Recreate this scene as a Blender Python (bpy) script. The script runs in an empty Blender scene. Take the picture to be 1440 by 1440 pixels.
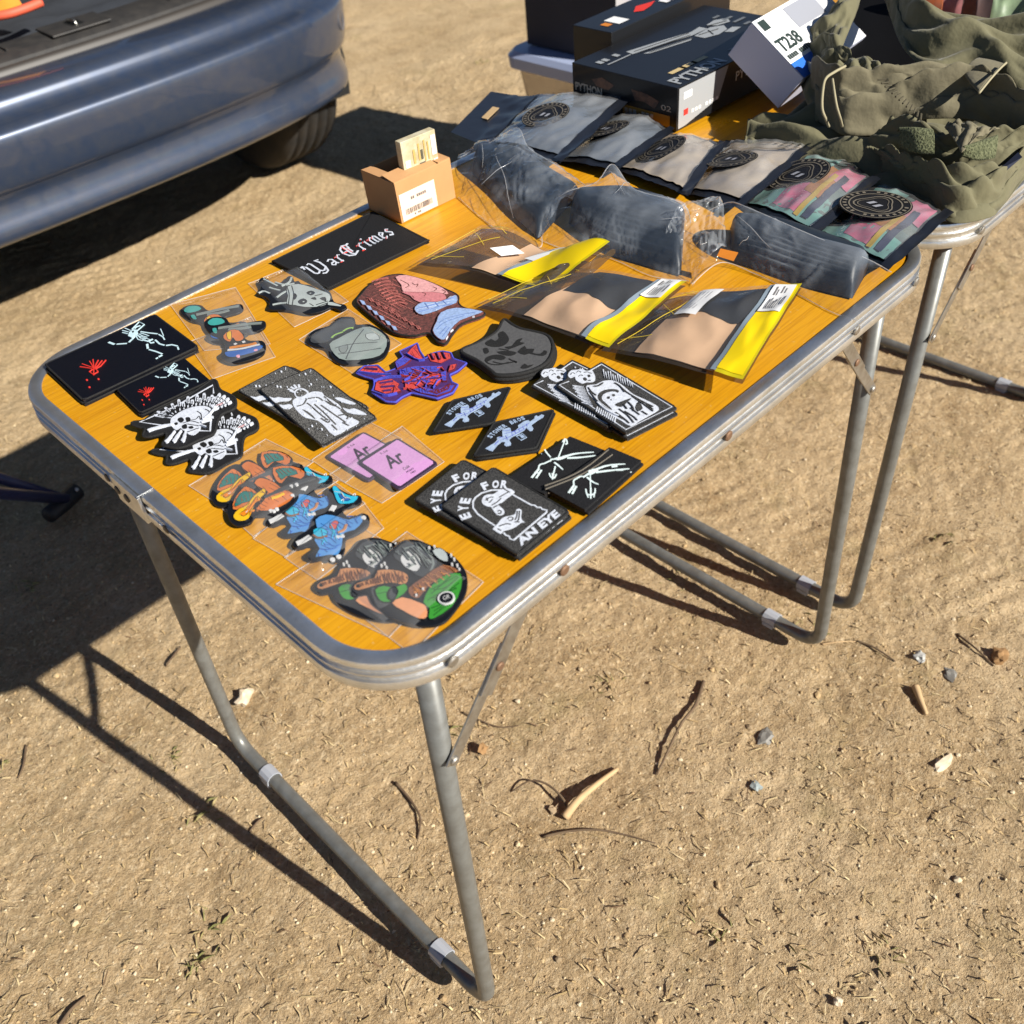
import bpy, bmesh, math, random
import numpy as np
from mathutils import Vector, Matrix, noise as mnoise
from mathutils.kdtree import KDTree
from mathutils.geometry import tessellate_polygon
S = bpy.context.scene
COL = S.collection
random.seed(7)
RNG = np.random.default_rng(7)

# ------------------------------------------------------------------ camera, world, sun, exposure
CAM = np.array([-0.17721667, -0.35897228, 1.17745817])
YAW, PIT, ROL, FPX = 0.8577973140350842, -0.7420525832331041, -0.11321857838120493, 1352.57
_cy, _sy = math.cos(YAW), math.sin(YAW)
FW = np.array([_cy * math.cos(PIT), _sy * math.cos(PIT), math.sin(PIT)])
_r = np.cross(FW, [0, 0, 1]); _r /= np.linalg.norm(_r); _u = np.cross(_r, FW)
RT = _r * math.cos(ROL) + _u * math.sin(ROL)
UP = -_r * math.sin(ROL) + _u * math.cos(ROL)
cd = bpy.data.cameras.new("camera"); cam = bpy.data.objects.new("camera", cd); COL.objects.link(cam)
cam.matrix_world = Matrix(((RT[0], UP[0], -FW[0], CAM[0]), (RT[1], UP[1], -FW[1], CAM[1]), (RT[2], UP[2], -FW[2], CAM[2]), (0, 0, 0, 1)))
cd.sensor_width = 36; cd.lens = FPX / 1440 * 36; cd.clip_end = 400; cd.clip_start = .02
cd.dof.use_dof = True; cd.dof.focus_distance = 1.0; cd.dof.aperture_fstop = 7.5
S.camera = cam
W_ = bpy.data.worlds.new("World"); S.world = W_; W_.use_nodes = True
nt = W_.node_tree; nt.nodes.clear()
sky = nt.nodes.new("ShaderNodeTexSky"); sky.sky_type = 'NISHITA'; sky.sun_disc = False; sky.air_density = .65; sky.dust_density = .3; sky.altitude = 1200
SUNV = Vector((0.285, -1.436, 1.0)).normalized()
sky.sun_elevation = math.asin(SUNV.z); sky.sun_rotation = math.atan2(SUNV.x, SUNV.y)
bg = nt.nodes.new("ShaderNodeBackground"); bg.inputs[1].default_value = 0.05
wo = nt.nodes.new("ShaderNodeOutputWorld")
nt.links.new(sky.outputs[0], bg.inputs[0]); nt.links.new(bg.outputs[0], wo.inputs[0])
sd = bpy.data.lights.new("sun", 'SUN'); sd.energy = 5.0; sd.angle = math.radians(.5); sd.color = (1, .95, .86)
sun = bpy.data.objects.new("sun", sd); COL.objects.link(sun)
sun.rotation_euler = SUNV.to_track_quat('Z', 'Y').to_euler()
S.view_settings.view_transform = 'Standard'; S.view_settings.look = 'None'
S.view_settings.exposure = 0.72; S.view_settings.gamma = 1
S.render.engine = 'CYCLES'
try:
    S.cycles.max_bounces = 10; S.cycles.transparent_max_bounces = 24; S.cycles.use_denoising = True
    S.cycles.caustics_reflective = False; S.cycles.caustics_refractive = False
except Exception: pass

H = 0.6652          # table top height
TL, TW = 0.7738, 0.6  # table length, width

# ------------------------------------------------------------------ reading positions off the surveyed photograph
FR = {'0': (0, 0, 1), 'A': (30, 400, 1440 / 350), 'B': (320, 360, 3.6), 'C': (260, 580, 1440 / 420), 'D': (560, 420, 3.6), 'E': (580, 280, 3.6),
      'F': (840, 260, 3), 'G': (680, 0, 3.6), 'H': (1040, 0, 3.6), 'I': (480, 100, 3.6), 'K': (640, 100, 3.6), '1': (20, 440, 6), 'a': (440, 590, 7.2),
      'w': (360, 280, 5.5385), 't': (1040, 0, 7.2), 'p': (700, 0, 4), 'k': (500, 170, 9), 'j': (1040, 150, 3.6), 'J': (1140, 0, 4.8),
      's': (180, 530, 7.2), 'c': (730, 490, 6.26), 'r': (320, 500, 6.545), 'o': (600, 530, 7.2), 'e': (580, 640, 5.76), 'z': (960, 400, 6), 'y': (1160, 260, 6)}
def at(px, py, z):
    d = FW + RT * (px - 720) / FPX - UP * (py - 720) / FPX
    return Vector(CAM + d * (z - CAM[2]) / d[2])
def Q(f, x, y, z):
    a, b, s = FR[f]
    return at(a + x / s, b + y / s, z)
def QL(f, pts, z):
    return [Q(f, p[0], p[1], (z + p[2]) if len(p) > 2 else z) for p in pts]

# ------------------------------------------------------------------ numpy noise
_L = np.random.default_rng(3).random((256, 256))
def vnoise(x, y):
    xi = np.floor(x).astype(int); yi = np.floor(y).astype(int); fx = x - xi; fy = y - yi
    fx = fx * fx * (3 - 2 * fx); fy = fy * fy * (3 - 2 * fy)
    g = lambda a, b: _L[a & 255, b & 255]
    return (g(xi, yi) * (1 - fx) + g(xi + 1, yi) * fx) * (1 - fy) + (g(xi, yi + 1) * (1 - fx) + g(xi + 1, yi + 1) * fx) * fy - .5
def fbm(x, y, o=4):
    r = 0; a = 1
    for k in range(o):
        r = r + a * vnoise(x * 2 ** k + 17.3 * k, y * 2 ** k + 5.1 * k); a *= .5
    return r

# ------------------------------------------------------------------ materials
MATS = {}
def N(t, ty, **k):
    n = t.nodes.new(ty)
    for a, b in k.items():
        if a.startswith('_'): setattr(n, a[1:], b)
        else: n.inputs[a.replace('_', ' ')].default_value = b
    return n
def mat(name, color, rough=.6, metal=0., var=0., vscale=40., bump=0., bscale=200., coat=0., spec=.5, sheen=0., var2=None, stretch=None, dist=.001, detail=3.):
    if name in MATS: return MATS[name]
    m = bpy.data.materials.new(name); m.use_nodes = True; MATS[name] = m
    t = m.node_tree; b = t.nodes['Principled BSDF']
    b.inputs['Base Color'].default_value = (*color, 1); b.inputs['Roughness'].default_value = rough; b.inputs['Metallic'].default_value = metal
    b.inputs['Specular IOR Level'].default_value = spec
    if coat: b.inputs['Coat Weight'].default_value = coat; b.inputs['Coat Roughness'].default_value = .06
    if sheen: b.inputs['Sheen Weight'].default_value = sheen; b.inputs['Sheen Roughness'].default_value = .4
    tc = N(t, 'ShaderNodeTexCoord'); src = tc.outputs['Object']
    if stretch:
        mp = N(t, 'ShaderNodeMapping'); mp.inputs['Scale'].default_value = stretch; t.links.new(src, mp.inputs[0]); src = mp.outputs[0]
    if var:
        n = N(t, 'ShaderNodeTexNoise', Scale=vscale, Detail=detail, Roughness=.6); t.links.new(src, n.inputs['Vector'])
        mx = N(t, 'ShaderNodeMix', _data_type='RGBA'); c2 = var2 if var2 else tuple(c * .5 for c in color)
        r = N(t, 'ShaderNodeMapRange'); r.inputs[1].default_value = .35; r.inputs[2].default_value = .68; r.inputs[4].default_value = var
        t.links.new(n.outputs[0], r.inputs[0]); t.links.new(r.outputs[0], mx.inputs[0])
        mx.inputs[6].default_value = (*color, 1); mx.inputs[7].default_value = (*c2, 1); t.links.new(mx.outputs[2], b.inputs['Base Color'])
    if bump:
        n = N(t, 'ShaderNodeTexNoise', Scale=bscale, Detail=2.); t.links.new(src, n.inputs['Vector'])
        bp = N(t, 'ShaderNodeBump', Strength=bump, Distance=dist); t.links.new(n.outputs[0], bp.inputs['Height']); t.links.new(bp.outputs[0], b.inputs['Normal'])
    return m
def film(name, tint=(1, 1, 1), haze=.1, hazecol=(.8, .8, .8), gloss=.04, rough=.06, bump=.3, bscale=60., streak=0.):
    if name in MATS: return MATS[name]
    m = bpy.data.materials.new(name); m.use_nodes = True; MATS[name] = m; t = m.node_tree; t.nodes.clear()
    o = N(t, 'ShaderNodeOutputMaterial'); tr = N(t, 'ShaderNodeBsdfTransparent', Color=(*tint, 1)); df = N(t, 'ShaderNodeBsdfDiffuse', Color=(*hazecol, 1))
    gl = N(t, 'ShaderNodeBsdfGlossy', Roughness=rough, Color=(1, 1, 1, 1)); fr = N(t, 'ShaderNodeLayerWeight', Blend=.5)
    tc = N(t, 'ShaderNodeTexCoord'); n = N(t, 'ShaderNodeTexNoise', Scale=bscale, Detail=4.); bp = N(t, 'ShaderNodeBump', Strength=bump, Distance=.003)
    t.links.new(tc.outputs['Object'], n.inputs['Vector']); t.links.new(n.outputs[0], bp.inputs['Height'])
    for q in (gl, fr): t.links.new(bp.outputs[0], q.inputs['Normal'])
    m1 = N(t, 'ShaderNodeMixShader', Fac=haze)
    if streak:
        n2 = N(t, 'ShaderNodeTexNoise', Scale=11., Detail=3., Roughness=.5, Distortion=.5); mr = N(t, 'ShaderNodeMapRange'); mr.inputs[1].default_value = .50; mr.inputs[2].default_value = .74; mr.inputs[3].default_value = haze; mr.inputs[4].default_value = streak  # milky cloudiness, with film highlights put in as pale patches
        t.links.new(tc.outputs['Object'], n2.inputs['Vector']); t.links.new(n2.outputs[0], mr.inputs[0]); t.links.new(mr.outputs[0], m1.inputs[0])
    0; t.links.new(tr.outputs[0], m1.inputs[1]); t.links.new(df.outputs[0], m1.inputs[2])
    pw = N(t, 'ShaderNodeMath', _operation='POWER'); pw.inputs[1].default_value = 4.; t.links.new(fr.outputs['Facing'], pw.inputs[0])
    ad = N(t, 'ShaderNodeMath', _operation='MULTIPLY_ADD'); ad.inputs[1].default_value = .55; ad.inputs[2].default_value = gloss; t.links.new(pw.outputs[0], ad.inputs[0])
    m2 = N(t, 'ShaderNodeMixShader'); t.links.new(ad.outputs[0], m2.inputs[0]); t.links.new(m1.outputs[0], m2.inputs[1]); t.links.new(gl.outputs[0], m2.inputs[2])
    t.links.new(m2.outputs[0], o.inputs[0])
    return m

# ------------------------------------------------------------------ objects
def tag(o, label, cat, group=None, kind=None):
    if label: o['label'] = label
    if cat: o['category'] = cat
    if group: o['group'] = group
    if kind: o['kind'] = kind
    return o
def thing(name, label, cat, loc=(0, 0, 0), group=None):
    o = bpy.data.objects.new(name, None); COL.objects.link(o); o.location = loc; o.empty_display_size = .02
    return tag(o, label, cat, group)
class MB:
    def __init__(s): s.v = []; s.f = []; s.mi = []; s.cur = 0
    def add(s, vs, fs):
        b = len(s.v); s.v += [tuple(v) for v in vs]; s.f += [tuple(i + b for i in f) for f in fs]; s.mi += [s.cur] * len(fs)
    def prism(s, pts, z0, z1):
        n = len(pts); a = sum(pts[i][0] * pts[(i + 1) % n][1] - pts[(i + 1) % n][0] * pts[i][1] for i in range(n))
        if a < 0: pts = pts[::-1]
        vs = [(p[0], p[1], z0) for p in pts] + [(p[0], p[1], z1) for p in pts]
        s.add(vs, [tuple(range(n - 1, -1, -1)), tuple(range(n, 2 * n))] + [(i, (i + 1) % n, (i + 1) % n + n, i + n) for i in range(n)])
    def ribbon(s, pts, w, z0, z1, closed=False):
        p = [Vector((q[0], q[1])) for q in pts]; n = len(p); L = []; R = []
        for i in range(n):
            a = p[i - 1] if (i or closed) else p[i]; b = p[(i + 1) % n] if (i < n - 1 or closed) else p[i]
            d = (b - a)
            d = d.normalized() if d.length > 1e-9 else Vector((1, 0)); nn = Vector((-d.y, d.x)) * (w[i] if isinstance(w, (list, tuple)) else w) * .5
            L.append(p[i] + nn); R.append(p[i] - nn)
        m = n if closed else n - 1
        vs = [(*q, z) for z in (z0, z1) for q in L + R]; fs = []
        for i in range(m):
            j = (i + 1) % n; a, b, c, d = i, j, n + j, n + i; o = 2 * n
            fs += [(o + a, o + d, o + c, o + b), (a, o + a, o + b, b), (d, c, o + c, o + d)]
        s.add(vs, fs)
    def tube(s, pts, r, k=10, closed=False, caps=True):
        p = [Vector(q) for q in pts]; n = len(p); ring = []; prev = None
        for i in range(n):
            a = p[i - 1] if (i or closed) else p[i]; b = p[(i + 1) % n] if (i < n - 1 or closed) else p[i]; d = (b - a).normalized()
            if prev is None:
                x = d.orthogonal().normalized()
            else:
                x = (prev - d * prev.dot(d)).normalized()
            prev = x; y = d.cross(x); rr = r[i] if isinstance(r, (list, tuple)) else r
            ring.append([p[i] + (x * math.cos(t) + y * math.sin(t)) * rr for t in [2 * math.pi * j / k for j in range(k)]])
        vs = [v for q in ring for v in q]; fs = []
        for i in range(n if closed else n - 1):
            for j in range(k):
                a = i * k + j; b = i * k + (j + 1) % k; c = ((i + 1) % n) * k + (j + 1) % k; d = ((i + 1) % n) * k + j
                fs.append((a, b, c, d))
        if caps and not closed: fs += [tuple(range(k - 1, -1, -1)), tuple(range((n - 1) * k, n * k))]
        s.add(vs, fs)
    def box(s, o, ex, ey, ez):
        o, ex, ey, ez = map(Vector, (o, ex, ey, ez)); vs = [o + ex * i + ey * j + ez * k for k in (0, 1) for j in (0, 1) for i in (0, 1)]
        s.add(vs, [(0, 2, 3, 1), (4, 5, 7, 6), (0, 1, 5, 4), (2, 6, 7, 3), (0, 4, 6, 2), (1, 3, 7, 5)])
    def bar(s, a, b, w, t, up=(0, 0, 1)):
        a, b = Vector(a), Vector(b); d = (b - a).normalized(); u = Vector(up); u = (u - d * u.dot(d)).normalized(); v = d.cross(u)
        s.box(a - u * w / 2 - v * t / 2, b - a, u * w, v * t)
    def grid(s, P, flip=False):
        n, m = len(P), len(P[0]); f = []
        for i in range(n - 1):
            for j in range(m - 1):
                q = (i * m + j, i * m + j + 1, (i + 1) * m + j + 1, (i + 1) * m + j); f.append(q[::-1] if flip else q)
        s.add([v for r in P for v in r], f)
    def disc(s, c, nrm, r, t, k=16):
        c, nrm = Vector(c), Vector(nrm).normalized(); x = nrm.orthogonal().normalized(); y = nrm.cross(x)
        R0 = [c + (x * math.cos(a) + y * math.sin(a)) * r for a in [2 * math.pi * i / k for i in range(k)]]; R1 = [v + nrm * t * .6 for v in R0]; R2 = [c + nrm * t + (v - c) * .7 for v in R0]
        s.add(R0 + R1 + R2, [(i, (i + 1) % k, k + (i + 1) % k, k + i) for i in range(k)] + [(k + i, k + (i + 1) % k, 2 * k + (i + 1) % k, 2 * k + i) for i in range(k)] + [tuple(range(2 * k, 3 * k))])
    def build(s, name, m, parent=None, smooth=False, label=None, loc=None, bevel=0):
        me = bpy.data.meshes.new(name)
        o0 = parent_world(parent) if parent else Vector(loc or (0, 0, 0))
        me.from_pydata([(v[0] - o0[0], v[1] - o0[1], v[2] - o0[2]) for v in s.v], [], s.f)
        for q in (m if isinstance(m, (list, tuple)) else [m]): me.materials.append(q)
        if any(s.mi): me.polygons.foreach_set('material_index', s.mi)
        if smooth: me.polygons.foreach_set('use_smooth', [True] * len(me.polygons))
        me.update(); o = bpy.data.objects.new(name, me); COL.objects.link(o)
        if parent: o.parent = parent
        else: o.location = o0
        if label: o['label'] = label
        if bevel:
            b = o.modifiers.new('bevel', 'BEVEL'); b.width = bevel; b.segments = 2; b.limit_method = 'ANGLE'; b.angle_limit = math.radians(40)
        return o
def parent_world(p):
    v = Vector((0, 0, 0))
    while p is not None: v += p.location; p = p.parent
    return v
def resample(pts, n, closed=False):
    p = [Vector(q) for q in pts]
    if closed: p = p + [p[0]]
    d = [0]
    for i in range(1, len(p)): d.append(d[-1] + (p[i] - p[i - 1]).length)
    out = []
    for k in range(n):
        t = d[-1] * k / (n if closed else n - 1); i = 1
        while i < len(p) - 1 and d[i] < t: i += 1
        f = (t - d[i - 1]) / max(1e-9, d[i] - d[i - 1]); out.append(p[i - 1].lerp(p[i], min(1, max(0, f))))
    return out
def spline(pts, n, closed=False):
    """Catmull-Rom through pts"""
    p = [Vector(q) for q in pts]; m = len(p); out = []; segs = m if closed else m - 1
    for k in range(n):
        t = segs * k / (n if closed else n - 1); i = min(int(t), segs - 1); f = t - i
        g = (lambda j: p[j % m]) if closed else (lambda j: p[max(0, min(m - 1, j))])
        a, b, c, d = g(i - 1), g(i), g(i + 1), g(i + 2)
        out.append(.5 * ((2 * b) + (c - a) * f + (2 * a - 5 * b + 4 * c - d) * f * f + (3 * b - a - 3 * c + d) * f ** 3))
    return out
def loft(A, B, n=60, m=24, puff=0., prof=1., wr=0., wscale=30., seed=0., aniso=1., curved=True, wr2=0., extra=None, crisp=False):
    """sheet between two rails, bulged upwards, with wrinkles; returns rows of points"""
    a = (spline if curved else resample)(A, n); b = (spline if curved else resample)(B, n); rows = []
    for i in range(n):
        row = []
        for j in range(m):
            v = j / (m - 1); q = a[i].lerp(b[i], v); e = math.sin(math.pi * v); z = puff * (max(0, e) ** prof)
            if extra: z += extra(i / (n - 1), v)
            if wr:
                w = mnoise.noise(Vector((q.x * wscale * aniso + seed, q.y * wscale, q.z * wscale + seed * .7)))
                w2 = 1 - 2 * abs(mnoise.noise(Vector((q.x * wscale * .8 + seed * 2, q.y * wscale * .8 * aniso, q.z * wscale * .8))))
                if crisp:
                    X_ = Vector((q.x * wscale * .7 + seed + .8 * w, q.y * wscale * .7 + .8 * w2, seed)); w2 = 0; am = 1.
                    for o_ in range(4): w2 += am * ((1 - abs(mnoise.noise(X_) * 1.7)) ** 2 - .5); X_ = X_ * 1.9 + Vector((3.1, 1.7, 0)); am *= .52
                    w2 = w2 * .8 + .5
                k = min(1, 4 * e + .25); z += wr * k * (.55 * w + .6 * (w2 - .5))
            if wr2: z += wr2 * mnoise.noise(Vector((q.x * wscale * 3.7 + seed, q.y * wscale * 3.7, q.z * wscale * 3.7)))
            row.append(Vector((q.x, q.y, q.z + z)))
        rows.append(row)
    return rows
def crumple(rows, over=1.15, iters=160, k=4, hold=.012, seed=0, amp=.003, floor=.004, stiff=.5, smooth=1, ov=None, kf=.62):
    """cloth with more length than its place allows: constraint relaxation lets it buckle into folds"""
    P0 = np.array([[p[:] for p in r] for r in rows]); rg_ = np.random.default_rng(int(seed * 10) + 5); n, m, _ = P0.shape
    nz = rg_.normal(size=(n, m)); 
    ov = ov or over; of_ = lambda a, b: 1 + ((over - 1) * a + (ov - 1) * b) / (a + b)
    for _ in range(4): nz = (nz + np.roll(nz, 1, 0) + np.roll(nz, -1, 0) + np.roll(nz, 1, 1) + np.roll(nz, -1, 1)) / 5
    if ov > over:
        for _ in range(10): nz = (nz + np.roll(nz, 1, 0) + np.roll(nz, -1, 0)) / 3
    P = P0.copy(); P[..., 2] += amp * nz / max(1e-9, nz.std())
    cons = []
    for di, dj, w, o_ in ((1, 0, .5, over), (0, 1, .5, ov), (1, 1, .2, of_(1, 1)), (1, -1, .2, of_(1, 1)), (k, 0, stiff * .5, 1 + (over - 1) * kf), (0, k, stiff * .5, 1 + (ov - 1) * kf), (2, 0, stiff * .5, 1 + (over - 1) * .95), (0, 2, stiff * .5, 1 + (ov - 1) * .95)):
        A = (slice(0, n - di), slice(max(0, -dj), m - max(0, dj))); B = (slice(di, n), slice(max(0, dj), m + min(0, dj))); L = np.linalg.norm(P0[A] - P0[B], axis=-1) * o_; cons.append((A, B, L, w))
    hw = np.full((n, m, 1), hold); hw[0] = hw[-1] = .25; hw[:, 0] = hw[:, -1] = .12
    for it in range(iters):
        D = np.zeros_like(P); C = np.zeros((n, m, 1))
        for A, B, L, w in cons:
            d = P[B] - P[A]; l = np.linalg.norm(d, axis=-1, keepdims=True) + 1e-9; c = d * ((l - L[..., None]) / l) * .5
            D[A] += c * w; D[B] -= c * w; C[A] += w; C[B] += w
        P += D / np.maximum(C, 1e-6) * 1.5; P += (P0 - P) * hw; P[..., 2] = np.maximum(P[..., 2], np.maximum(P0[..., 2] - floor, H + .0012 if P0[..., 2].min() > H - .01 else -9))
    for _ in range(smooth):
        Q_ = P.copy(); Q_[1:-1, 1:-1] = .6 * P[1:-1, 1:-1] + .1 * (P[:-2, 1:-1] + P[2:, 1:-1] + P[1:-1, :-2] + P[1:-1, 2:]); P = Q_
    return [[Vector(p) for p in r] for r in P]
def sheet(name, m, parent, rows, label=None, thick=0.):
    b = MB(); b.grid(rows); o = b.build(name, m, parent, smooth=True, label=label)
    if thick:
        s = o.modifiers.new('solid', 'SOLIDIFY'); s.thickness = thick; s.offset = -1
    return o

# ------------------------------------------------------------------ lettering
_TC = {}
def glyphs(s, bold=0.):
    k = (s, bold)
    if k not in _TC:
        c = bpy.data.curves.new('lettering', 'FONT'); c.body = s; c.offset = bold; c.resolution_u = 3; o = bpy.data.objects.new('lettering', c); COL.objects.link(o)
        dg = bpy.context.evaluated_depsgraph_get(); me = bpy.data.meshes.new_from_object(o.evaluated_get(dg))
        V = [(v.co.x, v.co.y) for v in me.vertices]; F = [tuple(p.vertices) for p in me.polygons]
        bpy.data.objects.remove(o); bpy.data.curves.remove(c); bpy.data.meshes.remove(me); _TC[k] = (V, F)
    return _TC[k]
def text_on(mb, s, bl, br, tl, lift, bold=.02):
    """text whose box has corners bl, br, tl (3-D); lift along the face normal"""
    V, F = glyphs(s, bold)
    if not V: return
    x0, x1 = min(v[0] for v in V), max(v[0] for v in V); y0, y1 = min(v[1] for v in V), max(v[1] for v in V)
    bl, br, tl = Vector(bl), Vector(br), Vector(tl); nrm = (br - bl).cross(tl - bl).normalized()
    if nrm.z < -.2: nrm = -nrm
    mb.add([bl + (br - bl) * ((v[0] - x0) / (x1 - x0)) + (tl - bl) * ((v[1] - y0) / (y1 - y0)) + nrm * lift for v in V], F)
def text_path(mb, s, pts, height, z, bold=.03, widths=None):
    """capitals set along a baseline polyline in the plane z"""
    P = resample([Vector((p[0], p[1], 0)) for p in pts], 60); n = len(s); hh = height
    for i, ch in enumerate(s):
        if ch == ' ': continue
        V, F = glyphs(ch, bold); x0, x1 = min(v[0] for v in V), max(v[0] for v in V); y0, y1 = min(v[1] for v in V), max(v[1] for v in V)
        t = (i + .5) / n * 59; k = min(58, int(t)); c = P[k].lerp(P[k + 1], t - k); d = (P[min(59, k + 2)] - P[max(0, k - 2)]).normalized(); u = Vector((-d.y, d.x, 0))
        step = sum((P[q + 1] - P[q]).length for q in range(59)) / n; w = min(step * .84, hh * .8)
        mb.add([c + d * ((v[0] - x0) / (x1 - x0) - .5) * w + u * ((v[1] - y0) / (y1 - y0)) * hh + Vector((0, 0, z)) for v in V], F)

# ------------------------------------------------------------------ MATERIAL LIBRARY
def wood_mat():
    m = mat('yellow_wood_laminate', (.62, .27, .012), rough=.33); t = m.node_tree; b = t.nodes['Principled BSDF']
    tc = N(t, 'ShaderNodeTexCoord'); mp = N(t, 'ShaderNodeMapping'); mp.inputs['Scale'].default_value = (9, 330, 9); t.links.new(tc.outputs['Object'], mp.inputs[0])
    n1 = N(t, 'ShaderNodeTexNoise', Scale=1.6, Detail=5., Roughness=.62, Distortion=.25); t.links.new(mp.outputs[0], n1.inputs['Vector'])
    mp2 = N(t, 'ShaderNodeMapping'); mp2.inputs['Scale'].default_value = (1.2, 14, 1); t.links.new(tc.outputs['Object'], mp2.inputs[0])
    n2 = N(t, 'ShaderNodeTexNoise', Scale=2., Detail=3.); t.links.new(mp2.outputs[0], n2.inputs['Vector'])
    r1 = N(t, 'ShaderNodeValToRGB'); e = r1.color_ramp; e.elements[0].position = .34; e.elements[0].color = (.49, .215, .006, 1); e.elements[1].position = .56; e.elements[1].color = (.64, .305, .009, 1)
    t.links.new(n1.outputs[0], r1.inputs[0])
    mx = N(t, 'ShaderNodeMix', _data_type='RGBA'); mx.blend_type = 'MULTIPLY'; rr = N(t, 'ShaderNodeMapRange'); rr.inputs[1].default_value = .4; rr.inputs[2].default_value = .62; rr.inputs[4].default_value = .5
    t.links.new(n2.outputs[0], rr.inputs[0]); t.links.new(rr.outputs[0], mx.inputs[0]); t.links.new(r1.outputs[0], mx.inputs[6]); mx.inputs[7].default_value = (.86, .76, .6, 1)
    t.links.new(mx.outputs[2], b.inputs['Base Color'])
    sc_ = N(t, 'ShaderNodeTexNoise', Scale=7., Detail=8., Roughness=.75); t.links.new(tc.outputs['Object'], sc_.inputs['Vector'])
    rm = N(t, 'ShaderNodeMapRange'); rm.inputs[1].default_value = .35; rm.inputs[2].default_value = .7; rm.inputs[3].default_value = .26; rm.inputs[4].default_value = .5; t.links.new(sc_.outputs[0], rm.inputs[0]); t.links.new(rm.outputs[0], b.inputs['Roughness'])
    du = N(t, 'ShaderNodeTexNoise', Scale=260., Detail=3.); t.links.new(tc.outputs['Object'], du.inputs['Vector']); dr = N(t, 'ShaderNodeMapRange'); dr.inputs[1].default_value = .66; dr.inputs[2].default_value = .74; dr.inputs[4].default_value = .45; t.links.new(du.outputs[0], dr.inputs[0])
    dm = N(t, 'ShaderNodeMix', _data_type='RGBA'); t.links.new(dr.outputs[0], dm.inputs[0]); t.links.new(mx.outputs[2], dm.inputs[6]); dm.inputs[7].default_value = (.62, .46, .2, 1); t.links.new(dm.outputs[2], b.inputs['Base Color'])
    bp = N(t, 'ShaderNodeBump', Strength=.12, Distance=.0004); t.links.new(n1.outputs[0], bp.inputs['Height']); t.links.new(bp.outputs[0], b.inputs['Normal'])
    return m
WOOD = wood_mat()
ALU = mat('brushed_aluminium', (.86, .87, .87), rough=.33, metal=.92, var=.8, vscale=28, var2=(.58, .58, .56), bump=.4, bscale=260, detail=9, stretch=(1, 1, 1))
STEEL = mat('grey_enamelled_steel', (.20, .205, .195), rough=.4, metal=.35, var=.7, vscale=55, var2=(.12, .115, .10), detail=8)
ZINC = mat('zinc_plated_steel', (.5, .49, .46), rough=.38, metal=.9, var=.6, vscale=90, var2=(.25, .2, .15))
RUST = mat('rusty_rivet', (.22, .13, .08), rough=.6, metal=.6)
CLIP = mat('grey_plastic_clip', (.36, .38, .42), rough=.35)
BLACKF = mat('black_twill', (.0045, .0045, .0055), rough=.8, spec=.3, var=.5, vscale=900, var2=(.022, .022, .025), bump=.5, bscale=900, dist=.0006)
SPARK = mat('black_glitter_weave', (.012, .012, .013), rough=.7, spec=.3, var=.9, vscale=1300, var2=(.085, .083, .08), bump=.6, bscale=800, dist=.0006, detail=0)
STARF = mat('starry_print', (.018, .018, .018), rough=.7, spec=.3, var=1., vscale=1100, var2=(.17, .165, .155), bump=.4, bscale=700, dist=.0005, detail=0)
BORDER = mat('black_merrowed_thread', (.006, .006, .0065), rough=.75, spec=.3, var=.7, vscale=1200, var2=(.03, .03, .03), bump=.8, bscale=1200, dist=.0008)
VINYL = mat('satin_black_print', (.003, .0035, .007), rough=.45, spec=.3, bump=.1, bscale=500)
WHITET = mat('white_thread', (.64, .68, .76), rough=.8, var=.6, vscale=330, var2=(.38, .4, .46), bump=.5, bscale=900, dist=.0006)
ICE = mat('pale_blue_thread', (.36, .46, .62), rough=.8, var=.6, vscale=260, var2=(.2, .27, .42), bump=.5, bscale=700, dist=.0006)
CYAN = mat('pale_cyan_print', (.55, .72, .78), rough=.6, var=.4, vscale=300, var2=(.3, .45, .5))
REDP = mat('red_print', (.6, .03, .02), rough=.6)
RUBBER = mat('black_soft_rubber', (.006, .007, .010), rough=.45, spec=.4, bump=.08, bscale=300)
def pvc(n, c): return mat(n + '_soft_rubber', c, rough=.42, var=.25, vscale=90, bump=.1, bscale=250)
PV = {'orange': pvc('orange', (.62, .17, .035)), 'teal': pvc('teal', (.015, .17, .15)), 'yellow': pvc('yellow', (.75, .45, .01)), 'flame': pvc('flame_orange', (.62, .2, .01)), 'sky': pvc('sky_blue', (.08, .27, .6)),
      'aqua': pvc('aqua', (.03, .42, .62)), 'blue': pvc('deep_blue', (.02, .11, .4)), 'white': pvc('white', (.62, .62, .62)), 'grey': pvc('grey', (.2, .23, .22)), 'dgrey': pvc('dark_grey', (.05, .055, .06)),
      'mgrey': pvc('sage_grey', (.27, .32, .3)), 'lime': pvc('lime', (.33, .55, .12)), 'green': pvc('leaf_green', (.04, .27, .03)), 'tan': pvc('tan', (.5, .22, .09)), 'skin': pvc('peach', (.7, .3, .14)), 'brown': pvc('brown', (.22, .085, .04)),
      'red': pvc('soft_red', (.6, .1, .08)), 'pale': pvc('pale_grey', (.42, .47, .46)), 'turq': pvc('turquoise', (.05, .33, .3)), 'indigo': pvc('indigo', (.05, .06, .3)), 'black': RUBBER, 'pink': pvc('pink', (.7, .32, .42))}
LILAC = mat('lilac_rubber', (.56, .27, .55), rough=.55, var=.5, vscale=420, var2=(.66, .36, .62))
PURPLEB = mat('dark_violet_rubber', (.035, .02, .045), rough=.5)
def th(n, c, c2=None): return mat(n + '_thread', c, rough=.8, var=.6, vscale=320, var2=c2 or tuple(x * .55 for x in c), bump=.6, bscale=800, dist=.0006)
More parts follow.
